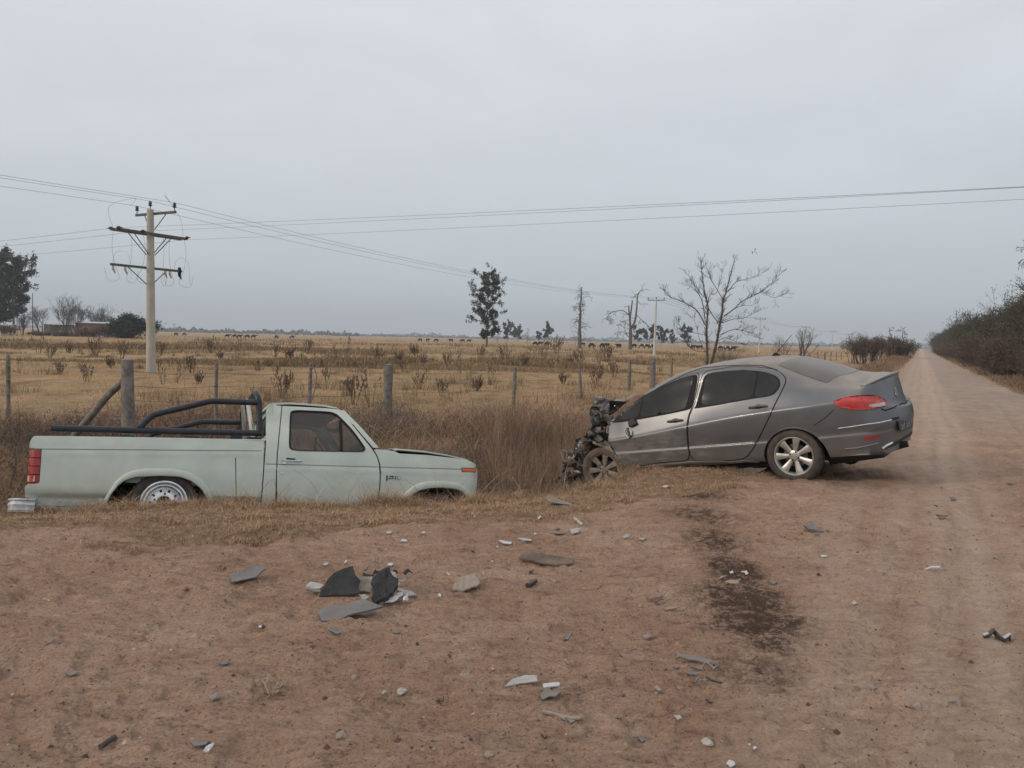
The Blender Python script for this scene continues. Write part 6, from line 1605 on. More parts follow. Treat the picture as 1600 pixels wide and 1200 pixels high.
for i, (u, vt, Yd, lab, b) in enumerate(((792, 506, 420, 'tiny far tree just right of the lone leafy tree', 0), (808, 511, 430, 'second tiny far tree right of the lone leafy tree', 0), (824, 508, 400, 'tiny far leafless tree between small leafy ones', 1), (840, 519, 430, 'lowest tiny far tree in the middle of the field', 0), (856, 509, 400, 'rounder tiny far tree left of the straight dead tree', 0),
    (996, 514, 380, 'far tree just right of the forked dead tree', 0), (1014, 510, 360, 'far tree left of the small pale pole', 0), (1032, 511, 360, 'far tree right of the small pale pole', 0), (1052, 524, 420, 'low far tree in the gap left of the big bare tree', 0), (1073, 512, 380, 'far dark tree seen through the left branches of the big bare tree', 0), (777, 508, 400, 'thin far dead stem at the foot of the lone leafy tree', 1))):
    far_tree(u, vt, Yd, lab, 40+i, b, .30)
# roadside brush left of the road
def brush(name, lab, seed, H, wd, loc, n, cols, size=.07, stems=16, group=None, dp=3, bark='bark'):
    R_ = random.Random(seed); first = []
    for k in range(stems):
        a = R_.uniform(0, 2*pi); rr = R_.uniform(0, .5)*wd; first.append((Vector((cos(a)*rr, sin(a)*rr, -.1)), Vector((cos(a)*.5*R_.random(), sin(a)*.5*R_.random(), 1)), H*R_.uniform(.28, .45), (.022+.006*H) if H > 1.5 else .007))
    S = tree_segs(R_, (0, 0, 0), 1, 1, dp, .45, .22, (2, 3), .6, first, .14, minr=.005+.0012*H if H > 1.5 else .002)
    cen = [q[3:6] for q in S if q[6] < .025+.003*H]
    return plant(name, lab, 'shrub' if H < 3.5 else 'tree', S, leaf_cloud(cen, n, size, cols, .35, flat=.9), loc, group, bark)
BR = [(.105, .064, .046), (.15, .098, .070), (.070, .048, .038), (.21, .15, .108)]
GR = [(.050, .064, .036), (.070, .080, .042), (.036, .042, .028), (.105, .095, .052)]
Y = 92; brush('roadside_bush', 'first reddish brown bush left of the dirt road, beyond the saloon boot', 51, 3.3, 3.6, (at(1352, Y), Y, FIELD), 11000, BR, .065, 34)
Y = 118; b2 = brush('roadside_bush', 'wider brown bush further along the left side of the road, under two twiggy trees', 52, 3.6, 5, (at(1392, Y), Y, FIELD), 14000, BR+[(.05, .05, .035)], .08, 40)
Y = 135; brush('roadside_bush', 'dark low bush nearest the vanishing point on the left side of the road', 53, 3.0, 2.6, (at(1409, Y), Y, FIELD), 9000, GR+BR, .10, 30)
for k, (u, Y, vt, lab) in enumerate(((1388, 122, 503, 'thin bare tree rising from the bushes left of the road'), (1408, 122, 502, 'second thin bare tree rising from the bushes, nearer the road'))):
    H = (hor(u)-vt)/FPX*Y+2; bare_tree2('bare_tree', lab, 60+k, H, (at(u, Y), Y, FIELD), 18, .30)
# thicket right of the road: a few kinds, then copies
kinds = [brush('thicket_bush', 'x', 71, 2.6, 2.6, (0, 0, -500), 11000, BR, .036, 40, 'brown bushes along the right side of the road'),
         brush('thicket_bush', 'x', 72, 2.1, 2.4, (0, 0, -500), 9000, BR+[(.24, .18, .12)], .034, 40, 'brown bushes along the right side of the road')]
trees_ = [brush('thicket_tree', 'x', 74, 6.2, 3.2, (0, 0, -500), 21000, GR, .060, 16, 'dark trees behind the bushes on the right', 4), brush('thicket_tree', 'x', 75, 5.4, 3.4, (0, 0, -500), 20000, GR+[(.10, .065, .045)], .060, 16, 'dark trees behind the bushes on the right', 4)]
RR = random.Random(99); first_used = {}
def place(k_, loc_, rz, sc, lab):
    if k_.name not in first_used:
        first_used[k_.name] = 1; k_.location = loc_; k_.rotation_euler = (0, 0, rz); k_.scale = (sc,)*3; k_['label'] = lab
    else: dupe(k_, loc_, rz, sc, lab)
def qt(q, t): return (q*.885+t*.466, -q*.466+t*.885)
t = 24.
while t < 330:
    q = 6.0+RR.uniform(-1.2, .7)+.6*(t < 40); x, y = qt(q, t); place(RR.choice(kinds), (x, y, hz(x, y)-.1), RR.uniform(0, 6), RR.uniform(.5, 1.15)*(1+t/700), 'reddish brown bush in the '+('near' if t < 60 else 'far')+' part of the hedge right of the road')
    t += 1.9+t*.022
t = 27.
while t < 420:
    q = 9.2+RR.uniform(-1.4, 1.0); x, y = qt(q, t); place(RR.choice(trees_), (x, y, hz(x, y)-.2), RR.uniform(0, 6), RR.uniform(.62, 1.08)*(1+t/900), 'dark bushy tree behind the '+('near' if t < 70 else 'far')+' part of the hedge right of the road')
    t += 2.6+t*.026
x, y = qt(9.6, 50); bare_tree2('bare_tree', 'pale leafless tree top standing above the thicket at the right edge', 83, 10.5, (at(1612, 52), 52, FIELD), 26, .2)
Y = 90; bare_tree2('bare_tree', 'small bare tree showing above the thicket crest on the right', 84, (hor(1562)-468)/FPX*Y+2, (at(1562, Y), Y, FIELD), 20, .2)
# grey-green cut brush? thistles: dead upright plants in the pasture
def thistle(seed, H, n, heads=True):
    R_ = random.Random(seed); first = []
    for k in range(n):
        a = R_.uniform(0, 2*pi); first.append((Vector((cos(a)*.05, sin(a)*.05, -.03)), Vector((cos(a)*.55*R_.random(), sin(a)*.55*R_.random(), 1)), H*R_.uniform(.35, .6), .008))
    S = tree_segs(R_, (0, 0, 0), 1, 1, 2, .35, .3, (1, 2), .6, first, .08, minr=.003)
    if heads:
        for q in list(S):
            if q[6] < .0055 and R_.random() < .5: p = Vector(q[3:6]); S.append((*p, *(p+Vector((R_.gauss(0, .01), R_.gauss(0, .01), .06))), .018, .010))
    return plant('dead_thistle', 'x', 'weed', S, leaf_cloud([q[3:6] for q in S], 50, .026, [(.16, .11, .075), (.24, .175, .12), (.10, .07, .05)], .05), (0, 0, -50), 'dead thistles standing in the pasture', bark='stalk', tr='stalk', crown='dry_leaves')
th = [thistle(101, .55, 7), thistle(102, .8, 5), thistle(103, .42, 10), thistle(104, .65, 12)]
first_used = {}
spots = [(135, 597, 1.2), (30, 583, .8), (95, 583, 1), (78, 560, 1), (300, 583, 1.3), (255, 600, 1.1), (310, 600, 1), (440, 622, 1.4), (512, 598, 1.0), (528, 566, 1.2), (450, 562, 1.6), (430, 558, 1.1), (555, 632, 1.5), (580, 638, 1.3), (620, 568, 1.3), (590, 566, 1.2), (630, 580, .9), (720, 583, 1.2), (743, 612, 1.3), (788, 566, 1.4), (752, 561, 1.3), (851, 566, 1.5), (890, 572, 1.2), (905, 570, 1.2), (948, 566, 1.6), (935, 568, 1.2), (820, 573, 1.3), (700, 572, 1), (660, 572, 1), (370, 560, 1.2), (345, 562, 1), (150, 556, 1.4), (190, 560, 1.5), (60, 553, 1.3), (110, 552, 1.3), (330, 552, 1.3), (480, 553, 1.4), (540, 555, 1.4), (650, 556, 1.5), (870, 553, 1.6), (250, 556, 1.3), (275, 598, 1.), (175, 575, 1.1), (655, 608, 1), (690, 620, 1.1), (765, 600, 1), (880, 600, 1.1), (930, 600, 1.1), (960, 590, 1.2)]
for i, (u, v, s_) in enumerate(spots):
    g = ground_y(u, v, FIELD); k_ = th[i % 4]; sc = s_*(1+max(0, g[1]-25)/60)*.9; x, y = g[0], g[1]
    if edist(np.array([x]), np.array([y]))[0] < 5: z = hz(x, y)
    else: z = FIELD
    place(k_, (x, y, z), i*1.7, sc, 'dead thistle '+('in the pasture left of the tall utility pole' if u < 236 else 'in the pasture between the tall pole and the thick post' if u < 607 else 'in the pasture between the thick post and lone leafy tree' if u < 760 else 'in the pasture right of the lone leafy tree'))
n = 1500; YY = 13+RNG.random(n)**1.6*95; XX = RNG.uniform(-.74, .45, n)*YY; k = (edist(XX, YY) > 4.3) & (XX*.885-YY*.466 < -10) & (fbm(XX*.15, YY*.15, 141, 3) > -.12); XX, YY = XX[k], YY[k]; nb_ = 30
r_c = RNG.uniform(.03, .22, len(XX))*(1+YY/60); hh_ = RNG.uniform(.12, .5, len(XX))*(1+YY/120); X = np.repeat(XX, nb_)+RNG.normal(0, 1, len(XX)*nb_)*np.repeat(r_c, nb_); Y = np.repeat(YY, nb_)+RNG.normal(0, 1, len(XX)*nb_)*np.repeat(r_c, nb_)
cc = palette(len(XX), [(.26, .18, .11), (.18, .12, .08), (.12, .085, .06), (.34, .25, .155), (.20, .17, .09)]); blades('pasture_clumps', X, Y, terrain(X, Y, False)-.01, np.repeat(hh_, nb_)*RNG.uniform(.4, 1, len(X)), .006*(1+Y/22), RNG.uniform(.05, .8, len(X)), np.repeat(cc, nb_, 0)*RNG.uniform(.7, 1.3, (len(X), 1)), segs=2)['kind'] = 'stuff'
for k, (u, v, Yd, H, wd, lab) in enumerate(((30, 655, 12.2, 1.0, 1.1, 'twiggy brown weed bush at the left edge, just behind the pickup tail'), (95, 640, 12.6, 1.1, 1.1, 'dense twiggy weed bush behind the pickup bed, left of the diagonal brace'), (60, 700, 10.9, .8, .9, 'low tangled weed bush touching the pickup tail lamp corner'), (300, 635, 13.6, .8, .8, 'thin twiggy weed bush behind the roll bar'), (590, 660, 14.2, .7, 1.1, 'low dark weed bush left of the thick post above the pickup cab'), (560, 640, 16.5, .7, 1.1, 'dark low weed bush above the pickup windscreen'), (700, 670, 13.2, 1.0, .9, 'tangled weed bush above the pickup hood'), (760, 690, 12.8, .9, 1.0, 'tangled weed bush just right of the pickup nose'), (835, 660, 14.0, 1.1, .7, 'tall thin weed bush between the two vehicles'), (650, 640, 16.0, .8, .8, 'low weed bush just right of the thick post'), (440, 620, 17.5, .8, .7, 'small dead weed bush behind the pickup cab roof'))):
    x = at(u, Yd); brush('weed_bush', lab, 500+k, H, wd, (x, Yd, hz(x, Yd)), 500, [(.17, .11, .078), (.26, .18, .13), (.11, .075, .055)], .018, 16, dp=2, bark='bark_grey')
R8 = random.Random(4); wb = [o for o in COL.objects if o.name.startswith('weed_bush')]
for k in range(26):
    u = R8.uniform(5, 200) if k % 2 else R8.uniform(270, 640); Yd = R8.uniform(12.6, 15) if u < 200 else R8.uniform(14.5, 18.5); x = at(u, Yd); src = wb[k % len(wb)]
    r = dupe(src, (x, Yd, hz(x, Yd)), k*1.3, R8.uniform(.5, .85), 'small brown twiggy weed on the ditch bank '+('left of the thick brace post' if u < 200 else 'behind the pickup cab')); r['group'] = 'twiggy weeds along the ditch bank'
# ================================================================== cattle
def make_cow(graze):
    bm = bmesh.new()
    vs = [((-.85, 0, 1.18), .22), ((-.55, 0, 1.12), .33), ((0, 0, 1.02), .40), ((.5, 0, 1.08), .35), ((.85, 0, 1.18 if not graze else 1.0), .2), ((1.15, 0, 1.30 if not graze else .62), .14), ((1.42, 0, 1.28 if not graze else .25), .11), ((1.62, 0, 1.16 if not graze else .10), .07)]
    V = [bm.verts.new(p) for p, r in vs]; rad = [r for p, r in vs]
    for a, b in zip(V[:-1], V[1:]): bm.edges.new((a, b))
    for i, x in ((1, -.68), (3, .52)):
        for s in (-1, 1):
            a = bm.verts.new((x, s*.20, .72)); b = bm.verts.new((x-.04, s*.19, .40)); c = bm.verts.new((x, s*.19, .02)); rad += [.15, .075, .06]
            bm.edges.new((V[i], a)); bm.edges.new((a, b)); bm.edges.new((b, c))
    t1 = bm.verts.new((-1.02, 0, 1.05)); t2_ = bm.verts.new((-1.06, 0, .5)); rad += [.04, .03]; bm.edges.new((V[0], t1)); bm.edges.new((t1, t2_))
    me = bpy.data.meshes.new('cow'); bm.to_mesh(me); bm.free(); o = bpy.data.objects.new('tmp', me); COL.objects.link(o)
    sk = o.modifiers.new('s', 'SKIN'); 
    for v, r in zip(me.skin_vertices[0].data, rad): v.radius = (r, r)
    me.skin_vertices[0].data[2].use_root = True
    o.modifiers.new('d', 'SUBSURF').levels = 1; C.view_layer.update()
    m2_ = bpy.data.meshes.new_from_object(o.evaluated_get(C.evaluated_depsgraph_get())); bpy.data.objects.remove(o)
    m2_.polygons.foreach_set('use_smooth', [True]*len(m2_.polygons)); m2_.materials.clear(); m2_.materials.append(M['cow_dark']); return m2_
cm = [make_cow(0), make_cow(1)]
cows = [(275, 529, 300), (288, 528, 320), (355, 532, 250), (367, 531, 260), (374, 533, 245), (386, 532, 250), (396, 532, 255), (432, 533, 260), (456, 531, 280), (656, 534, 290), (668, 534, 290), (681, 535, 280), (704, 535, 300), (722, 536, 290), (732, 536, 290), (836, 543, 215), (843, 541, 230), (854, 543, 220), (909, 541, 235), (924, 545, 200), (941, 544, 205), (947, 544, 215), (966, 545, 200), (990, 545, 220), (1002, 544, 230), (1010, 545, 215), (1018, 545, 215), (1082, 543, 230), (1092, 545, 215), (1136, 546, 205), (1145, 547, 200), (1125, 546, 210)]
for i, (u, v, Yd) in enumerate(cows):
    o = bpy.data.objects.new('cow', cm[i % 2] if i else cm[0]); COL.objects.link(o); o.location = (at(u, Yd), Yd, FIELD); o.rotation_euler = (0, 0, random.uniform(-.7, .7)+pi*random.randint(0, 1)); o.scale = (.92,)*3
    tag(o, 'dark cow grazing far out, '+('between the tall pole and the lone leafy tree, left part' if u < 500 else 'just left of the lone leafy tree' if u < 760 else 'between the lone leafy tree and the straight dead tree' if u < 900 else 'between the straight dead tree and the pale pole' if u < 1022 else 'seen behind the big bare tree'), 'cow', 'cows grazing across the far pasture')

# ================================================================== farm at the left
def shed(u0, u1, vt, Yd, lab, nm='farm_shed', dep=6, wallm='wall', open_=False, slope=.5, rise=0):
    x0, x1 = at(u0, Yd), at(u1, Yd); zt = pix_z(((x0+x1)/2, Yd), vt)-FIELD; L = x1-x0
    o = empty(nm, ((x0+x1)/2, Yd, FIELD)); tag(o, lab, 'shed'); q = MB()
    if open_:
        q.box((0, dep-.1, zt*.45), (L, .2, zt*.9)); q.box((-L/2+.1, dep/2, zt*.45), (.2, dep, zt*.9)); 
        p = MB()
        for k in range(4): p.box((-L/2+.3+(L-.6)*k/3, .1, zt*.45), (.16, .16, zt*.9))
        p.obj('pillar', M['bark_grey'], o)
    else:
        q.box((0, dep/2, zt*.45), (L, dep, zt*.9))
        w_ = MB(); w_.box((-L*.22, -.02, zt*.45), (1.0, .06, 1.0)); w_.obj('window', M['seam'], o)
        d_ = MB(); d_.box((L*.2, -.03, 1.0), (.95, .08, 2.0)); d_.obj('door', M['roofing'], o)
    q.obj('wall', M[wallm], o)
    r = MB(); r.add([(-L/2-.4, -.5, zt*.9), (L/2+.4, -.5, zt*.9+rise), (L/2+.4, dep+.4, zt+rise), (-L/2-.4, dep+.4, zt)]+[(-L/2-.4, -.5, zt*.9+.12), (L/2+.4, -.5, zt*.9+.12+rise), (L/2+.4, dep+.4, zt+.12+rise), (-L/2-.4, dep+.4, zt+.12)], [(0, 1, 5, 4), (1, 2, 6, 5), (2, 3, 7, 6), (3, 0, 4, 7), (4, 5, 6, 7), (3, 2, 1, 0)])
    r.obj('roof', M['roofing'], o)
shed(68, 98, 505, 210, 'open fronted grey roofed farm shed left of the low brick house', open_=True, rise=.2)
shed(97, 116, 508, 216, 'small pale outbuilding between the open shed and the brick house', 'outbuilding')
shed(118, 178, 503, 200, 'long low brick farmhouse half hidden by brown brush, left of the dark round tree', 'farmhouse', 7, 'brick')
shed(-8, 8, 507, 205, 'pale farm wall under the tall trees at the left edge', 'outbuilding', 4)
Y = 185; H = (hor(199)-481)/FPX*Y+2
R_ = random.Random(77); first = [(Vector((R_.gauss(0, .8), R_.gauss(0, .8), 0)), Vector((R_.gauss(0, .5), R_.gauss(0, .5), 1)), H*.35, .12) for k in range(9)]
S = tree_segs(R_, (0, 0, 0), 1, 1, 3, .6, .05, (2, 3), .6, first, .14, minr=.02)
plant('round_tree', 'dense dark round evergreen tree left of the tall utility pole', 'tree', S, leaf_cloud([q[3:6] for q in S if q[5] > .3]+[(random.gauss(0, 1.7), random.gauss(0, 1.4), abs(random.gauss(1.4, 1.0))) for k in range(80)], 15000, .26, [(.030, .042, .026), (.045, .058, .034), (.020, .028, .019)], 1.0), (at(199, Y), Y, FIELD))
for u, vt, Yd, lab, sd in ((65, 478, 215, 'bare tree beside the tall thin pole at the farm', 1), (102, 468, 205, 'taller bare tree above the pale outbuilding', 2), (118, 474, 200, 'bare tree with upright limbs between outbuilding and brick house', 3), (150, 482, 215, 'bare tree behind the brick farmhouse roof', 4), (165, 483, 212, 'second bare tree behind the farmhouse, next to the dark round tree', 5), (35, 492, 210, 'low bare tree left of the tall thin pole', 6)):
    H = (hor(u)-vt)/FPX*Yd+1.9; bare_bush('bare_tree', lab, 200+sd, H, 6, (at(u, Yd), Yd, FIELD), .42, 4, .13)
for u, Yd, H, wd, lab, sd in ((140, 192, 1.9, 7, 'low brown brush in front of the brick farmhouse', 1), (60, 196, 1.2, 7, 'low brown brush in front of the open shed', 2), (165, 190, 3.2, 5, 'brown brush against the dark round tree', 3), (10, 196, 2.6, 6, 'low brush under the tall trees at the left edge', 4), (100, 192, 1.0, 7, 'thin low brush in front of the pale outbuilding', 5)):
    brush('farm_brush', lab, 220+sd, H, wd, (at(u, Yd), Yd, FIELD), 2600, BR, .16, 30)
for u, vt, Yd, lab in ((51.5, 458, 200, 'tall thin wooden pole by the farm sheds'), (127, 486, 200, 'short thin pole rising behind the farmhouse roof')):
    q = MB(); H = (hor(u)-vt)/FPX*Yd+2; q.tube([(0, 0, 0), (.0, 0, H*.5), (.08, 0, H)], [.14, .12, .08], 8); o = q.obj('wooden_pole', M['bark_grey'], None, True); o.location = (at(u, Yd), Yd, FIELD); tag(o, lab, 'pole')
# windmill far away on the horizon
Yd = 900; o = empty('wind_pump', (at(272, Yd), Yd, FIELD)); tag(o, 'tiny wind pump on the horizon right of the tall utility pole', 'wind pump')
q = MB()
for s in (-1, 1):
    for s2 in (-1, 1): q.tube([(s*1.2, s2*1.2, 0), (s*.15, s2*.15, 9)], .10, 4)
q.obj('tower', M['bark_grey'], o); q = MB(); q.lathe([(1.6, -.05), (1.6, .05), (.3, .05), (.3, -.05)], 16, 'y', (0, -.4, 9.3)); q.box((1.6, .3, 9.3), (1.6, .05, .8)); q.obj('rotor', M['roofing'], o)

# distant treelines
def treeline(name, us, Yd, hfun, n, size, cols, depth=120):
    u = RNG.uniform(us[0], us[1], n); Yv = Yd+RNG.uniform(0, depth, n); Xv = (u-800)/FPX*Yv; hh = hfun(u)
    Zv = FIELD+RNG.random(n)**.7*hh; P = np.stack([Xv, Yv, Zv], 1)
    a = RNG.normal(0, 1, (n, 3)); a /= np.linalg.norm(a, axis=1, keepdims=True); b = RNG.normal(0, 1, (n, 3)); b -= a*np.sum(a*b, 1, keepdims=True); b /= np.linalg.norm(b, axis=1, keepdims=True)
    s = size*RNG.uniform(.5, 1.2, (n, 1)); V = np.stack([P-a*s, P+b*s*.7, P+a*s, P-b*s*.7], 1).reshape(-1, 3)
    o = npm(name, V, np.arange(4*n).reshape(-1, 4), M['leaf'], None, False, col=np.repeat(palette(n, cols, jit=.3), 4, 0)); o['kind'] = 'stuff'
FC = [(.045, .05, .04), (.06, .06, .045), (.035, .038, .032)]
def hf(base, amp, s): return lambda u: np.maximum(.5, base+amp*fbm(u*.16, u*0, s, 5, .75)+base*.9*fbm(u*.012, u*0+3, s+5, 2))
treeline('distant_wood', (-150, 1700), 2300, hf(8.5, 7, 301), 22000, 2.6, FC, 300)
treeline('distant_copses', (225, 560), 1150, hf(5.0, 5.5, 311), 5000, 1.3, FC)
treeline('distant_hedge', (560, 1450), 1500, hf(3.2, 4.5, 321), 7000, 1.4, FC)

# ================================================================== wreckage strewn on the ground
def gplane(u, v, vb, tilt):
    """point on a sheet that leaves the ground at row vb and rises away from the camera by tilt"""
    b = onground(u, vb); d = ray(u, v); tt = math.tan(radians(tilt))
    t = (b.z-HC-tt*b.y)/(d[2]-tt*d[1]); p = CAM+d*t; return Vector(p)
def piece(name, lab, P, mt, tilt=4, thick=.006, curl=.012, lift=.004, fr=2., cat='debris', seed=None, ribs=0):
    seed = int(sum(u+v for u, v in P)) % 97 if seed is None else seed
    vb = max(v for u, v in P); q = [gplane(u, v, vb, tilt) for u, v in P]
    cx = sum(p.x for p in q)/len(q); cy = sum(p.y for p in q)/len(q); z0 = min(p.z for p in q)
    P2 = [(p.x-cx, p.y-cy) for p in q]; sz = max(max(a for a, b in P2)-min(a for a, b in P2), .01)
    V2, F = cdt_fill(dens(P2, sz/9), [], sz/9); tt = math.tan(radians(tilt)); ymin = min(b for a, b in P2); V = []
    for x, y in V2:
        z = (y-ymin)*tt+lift+curl*(.9*float(fbm(x/sz*fr+seed, y/sz*fr*2, seed, 2))+1.6*(x/sz)**2*(1 if seed % 2 else -.6)+.3)
        if ribs: z += .004*(math.sin(x/sz*ribs*2*pi) > 0)
        V.append([x, y, z])
    mz = min(v[2] for v in V)
    for v in V: v[2] += max(0, .002-mz)
    n = len(V); cnt = {}
    for f in F:
        for i in range(3): cnt[(f[i], f[(i+1) % 3])] = 1
    B = [e_ for e_ in cnt if (e_[1], e_[0]) not in cnt]
    Vb = [(x, y, z-thick) for x, y, z in V]
    o = pyd(name, V+Vb, [tuple(f) for f in F]+[tuple(i+n for i in f[::-1]) for f in F]+[(a, a+n, b+n, b) for a, b in B], mt, None, False)
    bm = bmesh.new(); bm.from_mesh(o.data); bmesh.ops.recalc_face_normals(bm, faces=bm.faces); bm.to_mesh(o.data); bm.free()
    zz = terrain(np.array([v[0]+cx for v in V]), np.array([v[1]+cy for v in V])); o.location = (cx, cy, float(.55*zz.max()+.45*zz.mean())+.001); tag(o, lab, cat); return o
D = lambda x, y: (340+x/4, 820+y/4)
E3 = lambda x, y: (580+x/3.478, 740+y/3.478)
E4 = lambda x, y: (1000+x/2.667, 740+y/2.667)
E5 = lambda x, y: (x/2.857, 780+y/2.857)
E6 = lambda x, y: (400+x/4, 960+y/4)
E7 = lambda x, y: (760+x/3.636, 980+y/3.636)
def mp_(f, P): return [f(*p) for p in P]
piece('body_panel', 'curved grey plastic panel lying apart, left of the debris heap', mp_(D, [(80, 335), (150, 312), (238, 296), (303, 318), (240, 352), (180, 372), (130, 385), (85, 362)]), M['slate'], 10, .008, .03)
piece('body_panel', 'long bent slate grey strip of bodywork in front of the debris heap', mp_(D, [(628, 570), (640, 540), (700, 515), (780, 497), (860, 480), (920, 475), (960, 510), (1030, 550), (1000, 562), (940, 556), (880, 555), (820, 563), (760, 577), (650, 610)]), M['slate'], 9, .010, .03)
piece('fragment', 'small triangular slate fragment in front of the debris heap', mp_(D, [(685, 676), (712, 660), (745, 664), (770, 692), (752, 704)]), M['slate'], 14, .005, .01)
piece('mat', 'large black flexible sheet standing up at the middle of the debris heap', mp_(D, [(635, 455), (650, 410), (690, 350), (722, 308), (760, 300), (845, 284), (862, 320), (892, 360), (880, 400), (890, 450), (820, 456), (740, 437), (690, 450)]), M['black_sheet'], 30, .006, .02)
piece('plastic_strip', 'bundle of pale grey trim strips sticking out left of the black sheet', mp_(D, [(548, 398), (575, 376), (655, 368), (662, 384), (640, 400), (600, 414)]), M['lightgrey'], 8, .012, .012)
piece('plastic_strip', 'dark slat under the left side of the black sheet', mp_(D, [(555, 408), (640, 412), (640, 428), (600, 430)]), M['greyplastic'], 6, .010, .01)
piece('plastic_strip', 'pale ribbed strip between the black sheet and the black bracket', mp_(D, [(880, 348), (900, 338), (962, 340), (965, 400), (955, 432), (884, 424)]), M['beige'], 22, .008, .02, ribs=4)
piece('bracket', 'broken black bracket on the right of the debris heap', mp_(D, [(962, 500), (975, 440), (958, 400), (985, 350), (1010, 330), (1040, 322), (1072, 312), (1080, 358), (1105, 385), (1130, 410), (1125, 462), (1062, 510), (985, 518)]), M['black_sheet'], 34, .022, .03, fr=4)
piece('bracket', 'grey moulded piece behind the black bracket', mp_(D, [(1070, 345), (1118, 335), (1140, 368), (1128, 402), (1095, 398)]), M['lightgrey'], 35, .02, .03)
piece('bracket', 'small dark standing tab beside the black bracket', mp_(D, [(922, 360), (935, 315), (955, 330), (965, 375), (940, 385)]), M['greyplastic'], 50, .01, .01)
piece('reflector', 'bright white curved trim at the right foot of the debris heap', mp_(D, [(1048, 517), (1078, 495), (1156, 464), (1162, 490), (1120, 508), (1085, 517)]), M['white'], 14, .006, .02)
piece('reflector', 'small silver ring piece beside the bright white trim', mp_(D, [(1156, 518), (1162, 490), (1188, 478), (1192, 500), (1180, 517)]), M['alloy'], 30, .012, .02)
piece('plastic_strip', 'long pale strip pointing right out of the debris heap', mp_(D, [(1122, 418), (1150, 416), (1200, 430), (1252, 448), (1230, 460), (1180, 455), (1140, 442)]), M['lightgrey'], 6, .008, .012)
piece('plastic_strip', 'beige ribbed grille piece alone right of the debris heap', mp_(E3, [(443, 646), (452, 606), (468, 600), (476, 574), (560, 572), (574, 600), (592, 626), (585, 633), (500, 645)]), M['beige'], 12, .010, .012, ribs=5)
piece('plastic_strip', 'long brown slatted strip right of centre below the grass edge', mp_(E3, [(803, 490), (815, 462), (850, 455), (940, 460), (1000, 460), (1060, 468), (1104, 488), (1092, 500), (1010, 506), (880, 497)]), M['mud'], 7, .012, .012, ribs=7)
piece('fragment', 'pale grey strip lying in the grass below the saloon nose', mp_(E3, [(948, 162), (985, 150), (1060, 154), (1125, 166), (1120, 176), (1040, 170), (970, 172)]), M['greyplastic'], 3, .006, .006)
piece('fragment', 'long pale blade shaped plastic piece in the lower middle', mp_(E7, [(100, 346), (150, 306), (220, 290), (285, 283), (290, 318), (200, 335), (120, 351)]), M['lightgrey'], 4, .005, .006)
piece('fragment', 'short white fragment right of the blade shaped piece', mp_(E7, [(320, 336), (360, 328), (415, 318), (416, 339), (325, 348)]), M['white'], 4, .006, .004)
piece('fragment', 'rounded grey plastic shell with a notch below the short white fragment', mp_(E7, [(300, 402), (328, 372), (350, 364), (372, 386), (400, 380), (418, 366), (426, 398), (390, 419), (320, 419)]), M['greyplastic'], 10, .006, .02)
piece('plastic_strip', 'thin curved dark strip below the notched grey shell', mp_(E7, [(300, 478), (345, 484), (420, 498), (500, 520), (545, 540), (530, 548), (450, 530), (380, 502), (320, 487)]), M['beige'], 5, .008, .01)
piece('fragment', 'small flat flake under the thin curved strip', mp_(E7, [(445, 540), (470, 532), (505, 540), (480, 556)]), M['greyplastic'], 5, .006, .004)
piece('fragment', 'long grey ragged shard at the lower edge of the damp stain', mp_(E7, [(1078, 206), (1082, 186), (1130, 180), (1200, 184), (1275, 178), (1278, 206), (1245, 213), (1200, 208), (1150, 202), (1095, 208)]), M['greyplastic'], 7, .008, .015)
piece('fragment', 'zigzag grey shard just below the long ragged one', mp_(E7, [(1160, 243), (1218, 234), (1248, 220), (1262, 222), (1290, 240), (1328, 246), (1290, 253), (1262, 236), (1246, 234), (1222, 249)]), M['greyplastic'], 7, .007, .01)
piece('fragment', 'narrow dark sliver below the zigzag shard', mp_(E7, [(1128, 262), (1150, 264), (1196, 290), (1190, 297), (1150, 284)]), M['slate'], 5, .006, .006)
piece('fragment', 'thin dark strip right of the narrow sliver', mp_(E7, [(1245, 300), (1300, 305), (1340, 314), (1335, 322), (1280, 312)]), M['black'], 5, .006, .004)
piece('fragment', 'tiny black chip alone near the lower right of the stain', mp_(E7, [(1245, 422), (1262, 422), (1284, 436), (1270, 440)]), M['black'], 8, .006, .004)
piece('fragment', 'pale chip in the lower middle, above the bottom edge', mp_(E7, [(1062, 524), (1095, 522), (1112, 538), (1085, 546)]), M['lightgrey'], 5, .005, .004)
piece('fragment', 'dark grey triangular flake left of the pale lower chip', mp_(E7, [(855, 626), (876, 618), (902, 636), (886, 662)]), M['slate'], 5, .006, .006)
piece('fragment', 'white scrap cut by the bottom edge of the picture', mp_(E7, [(1362, 792), (1376, 778), (1400, 782), (1415, 800), (1385, 812)]), M['white'], 5, .004, .006)
piece('fragment', 'small beige chip below the long ragged shard', mp_(E7, [(948, 352), (966, 344), (1000, 372), (980, 376)]), M['beige'], 5, .005, .005)
piece('fragment', 'pair of dark slivers left of centre near the bottom', mp_(E7, [(310, 618), (322, 616), (346, 634), (330, 640)]), M['black'], 5, .006, .006)
piece('fragment', 'flat grey flake near the bottom left, beside a white scrap', mp_(E5, [(846, 1100), (880, 1092), (936, 1096), (920, 1114), (870, 1118)]), M['slate'], 4, .005, .005)
piece('fragment', 'white scrap touching the flat grey flake at bottom left', mp_(E5, [(905, 1134), (925, 1108), (952, 1100), (956, 1112), (935, 1130)]), M['white'], 12, .005, .01)
piece('fragment', 'dark pointed shard left of the bleached root tangle, higher up', mp_(E5, [(980, 742), (1002, 726), (1028, 722), (1016, 744), (995, 750)]), M['slate'], 10, .006, .01)
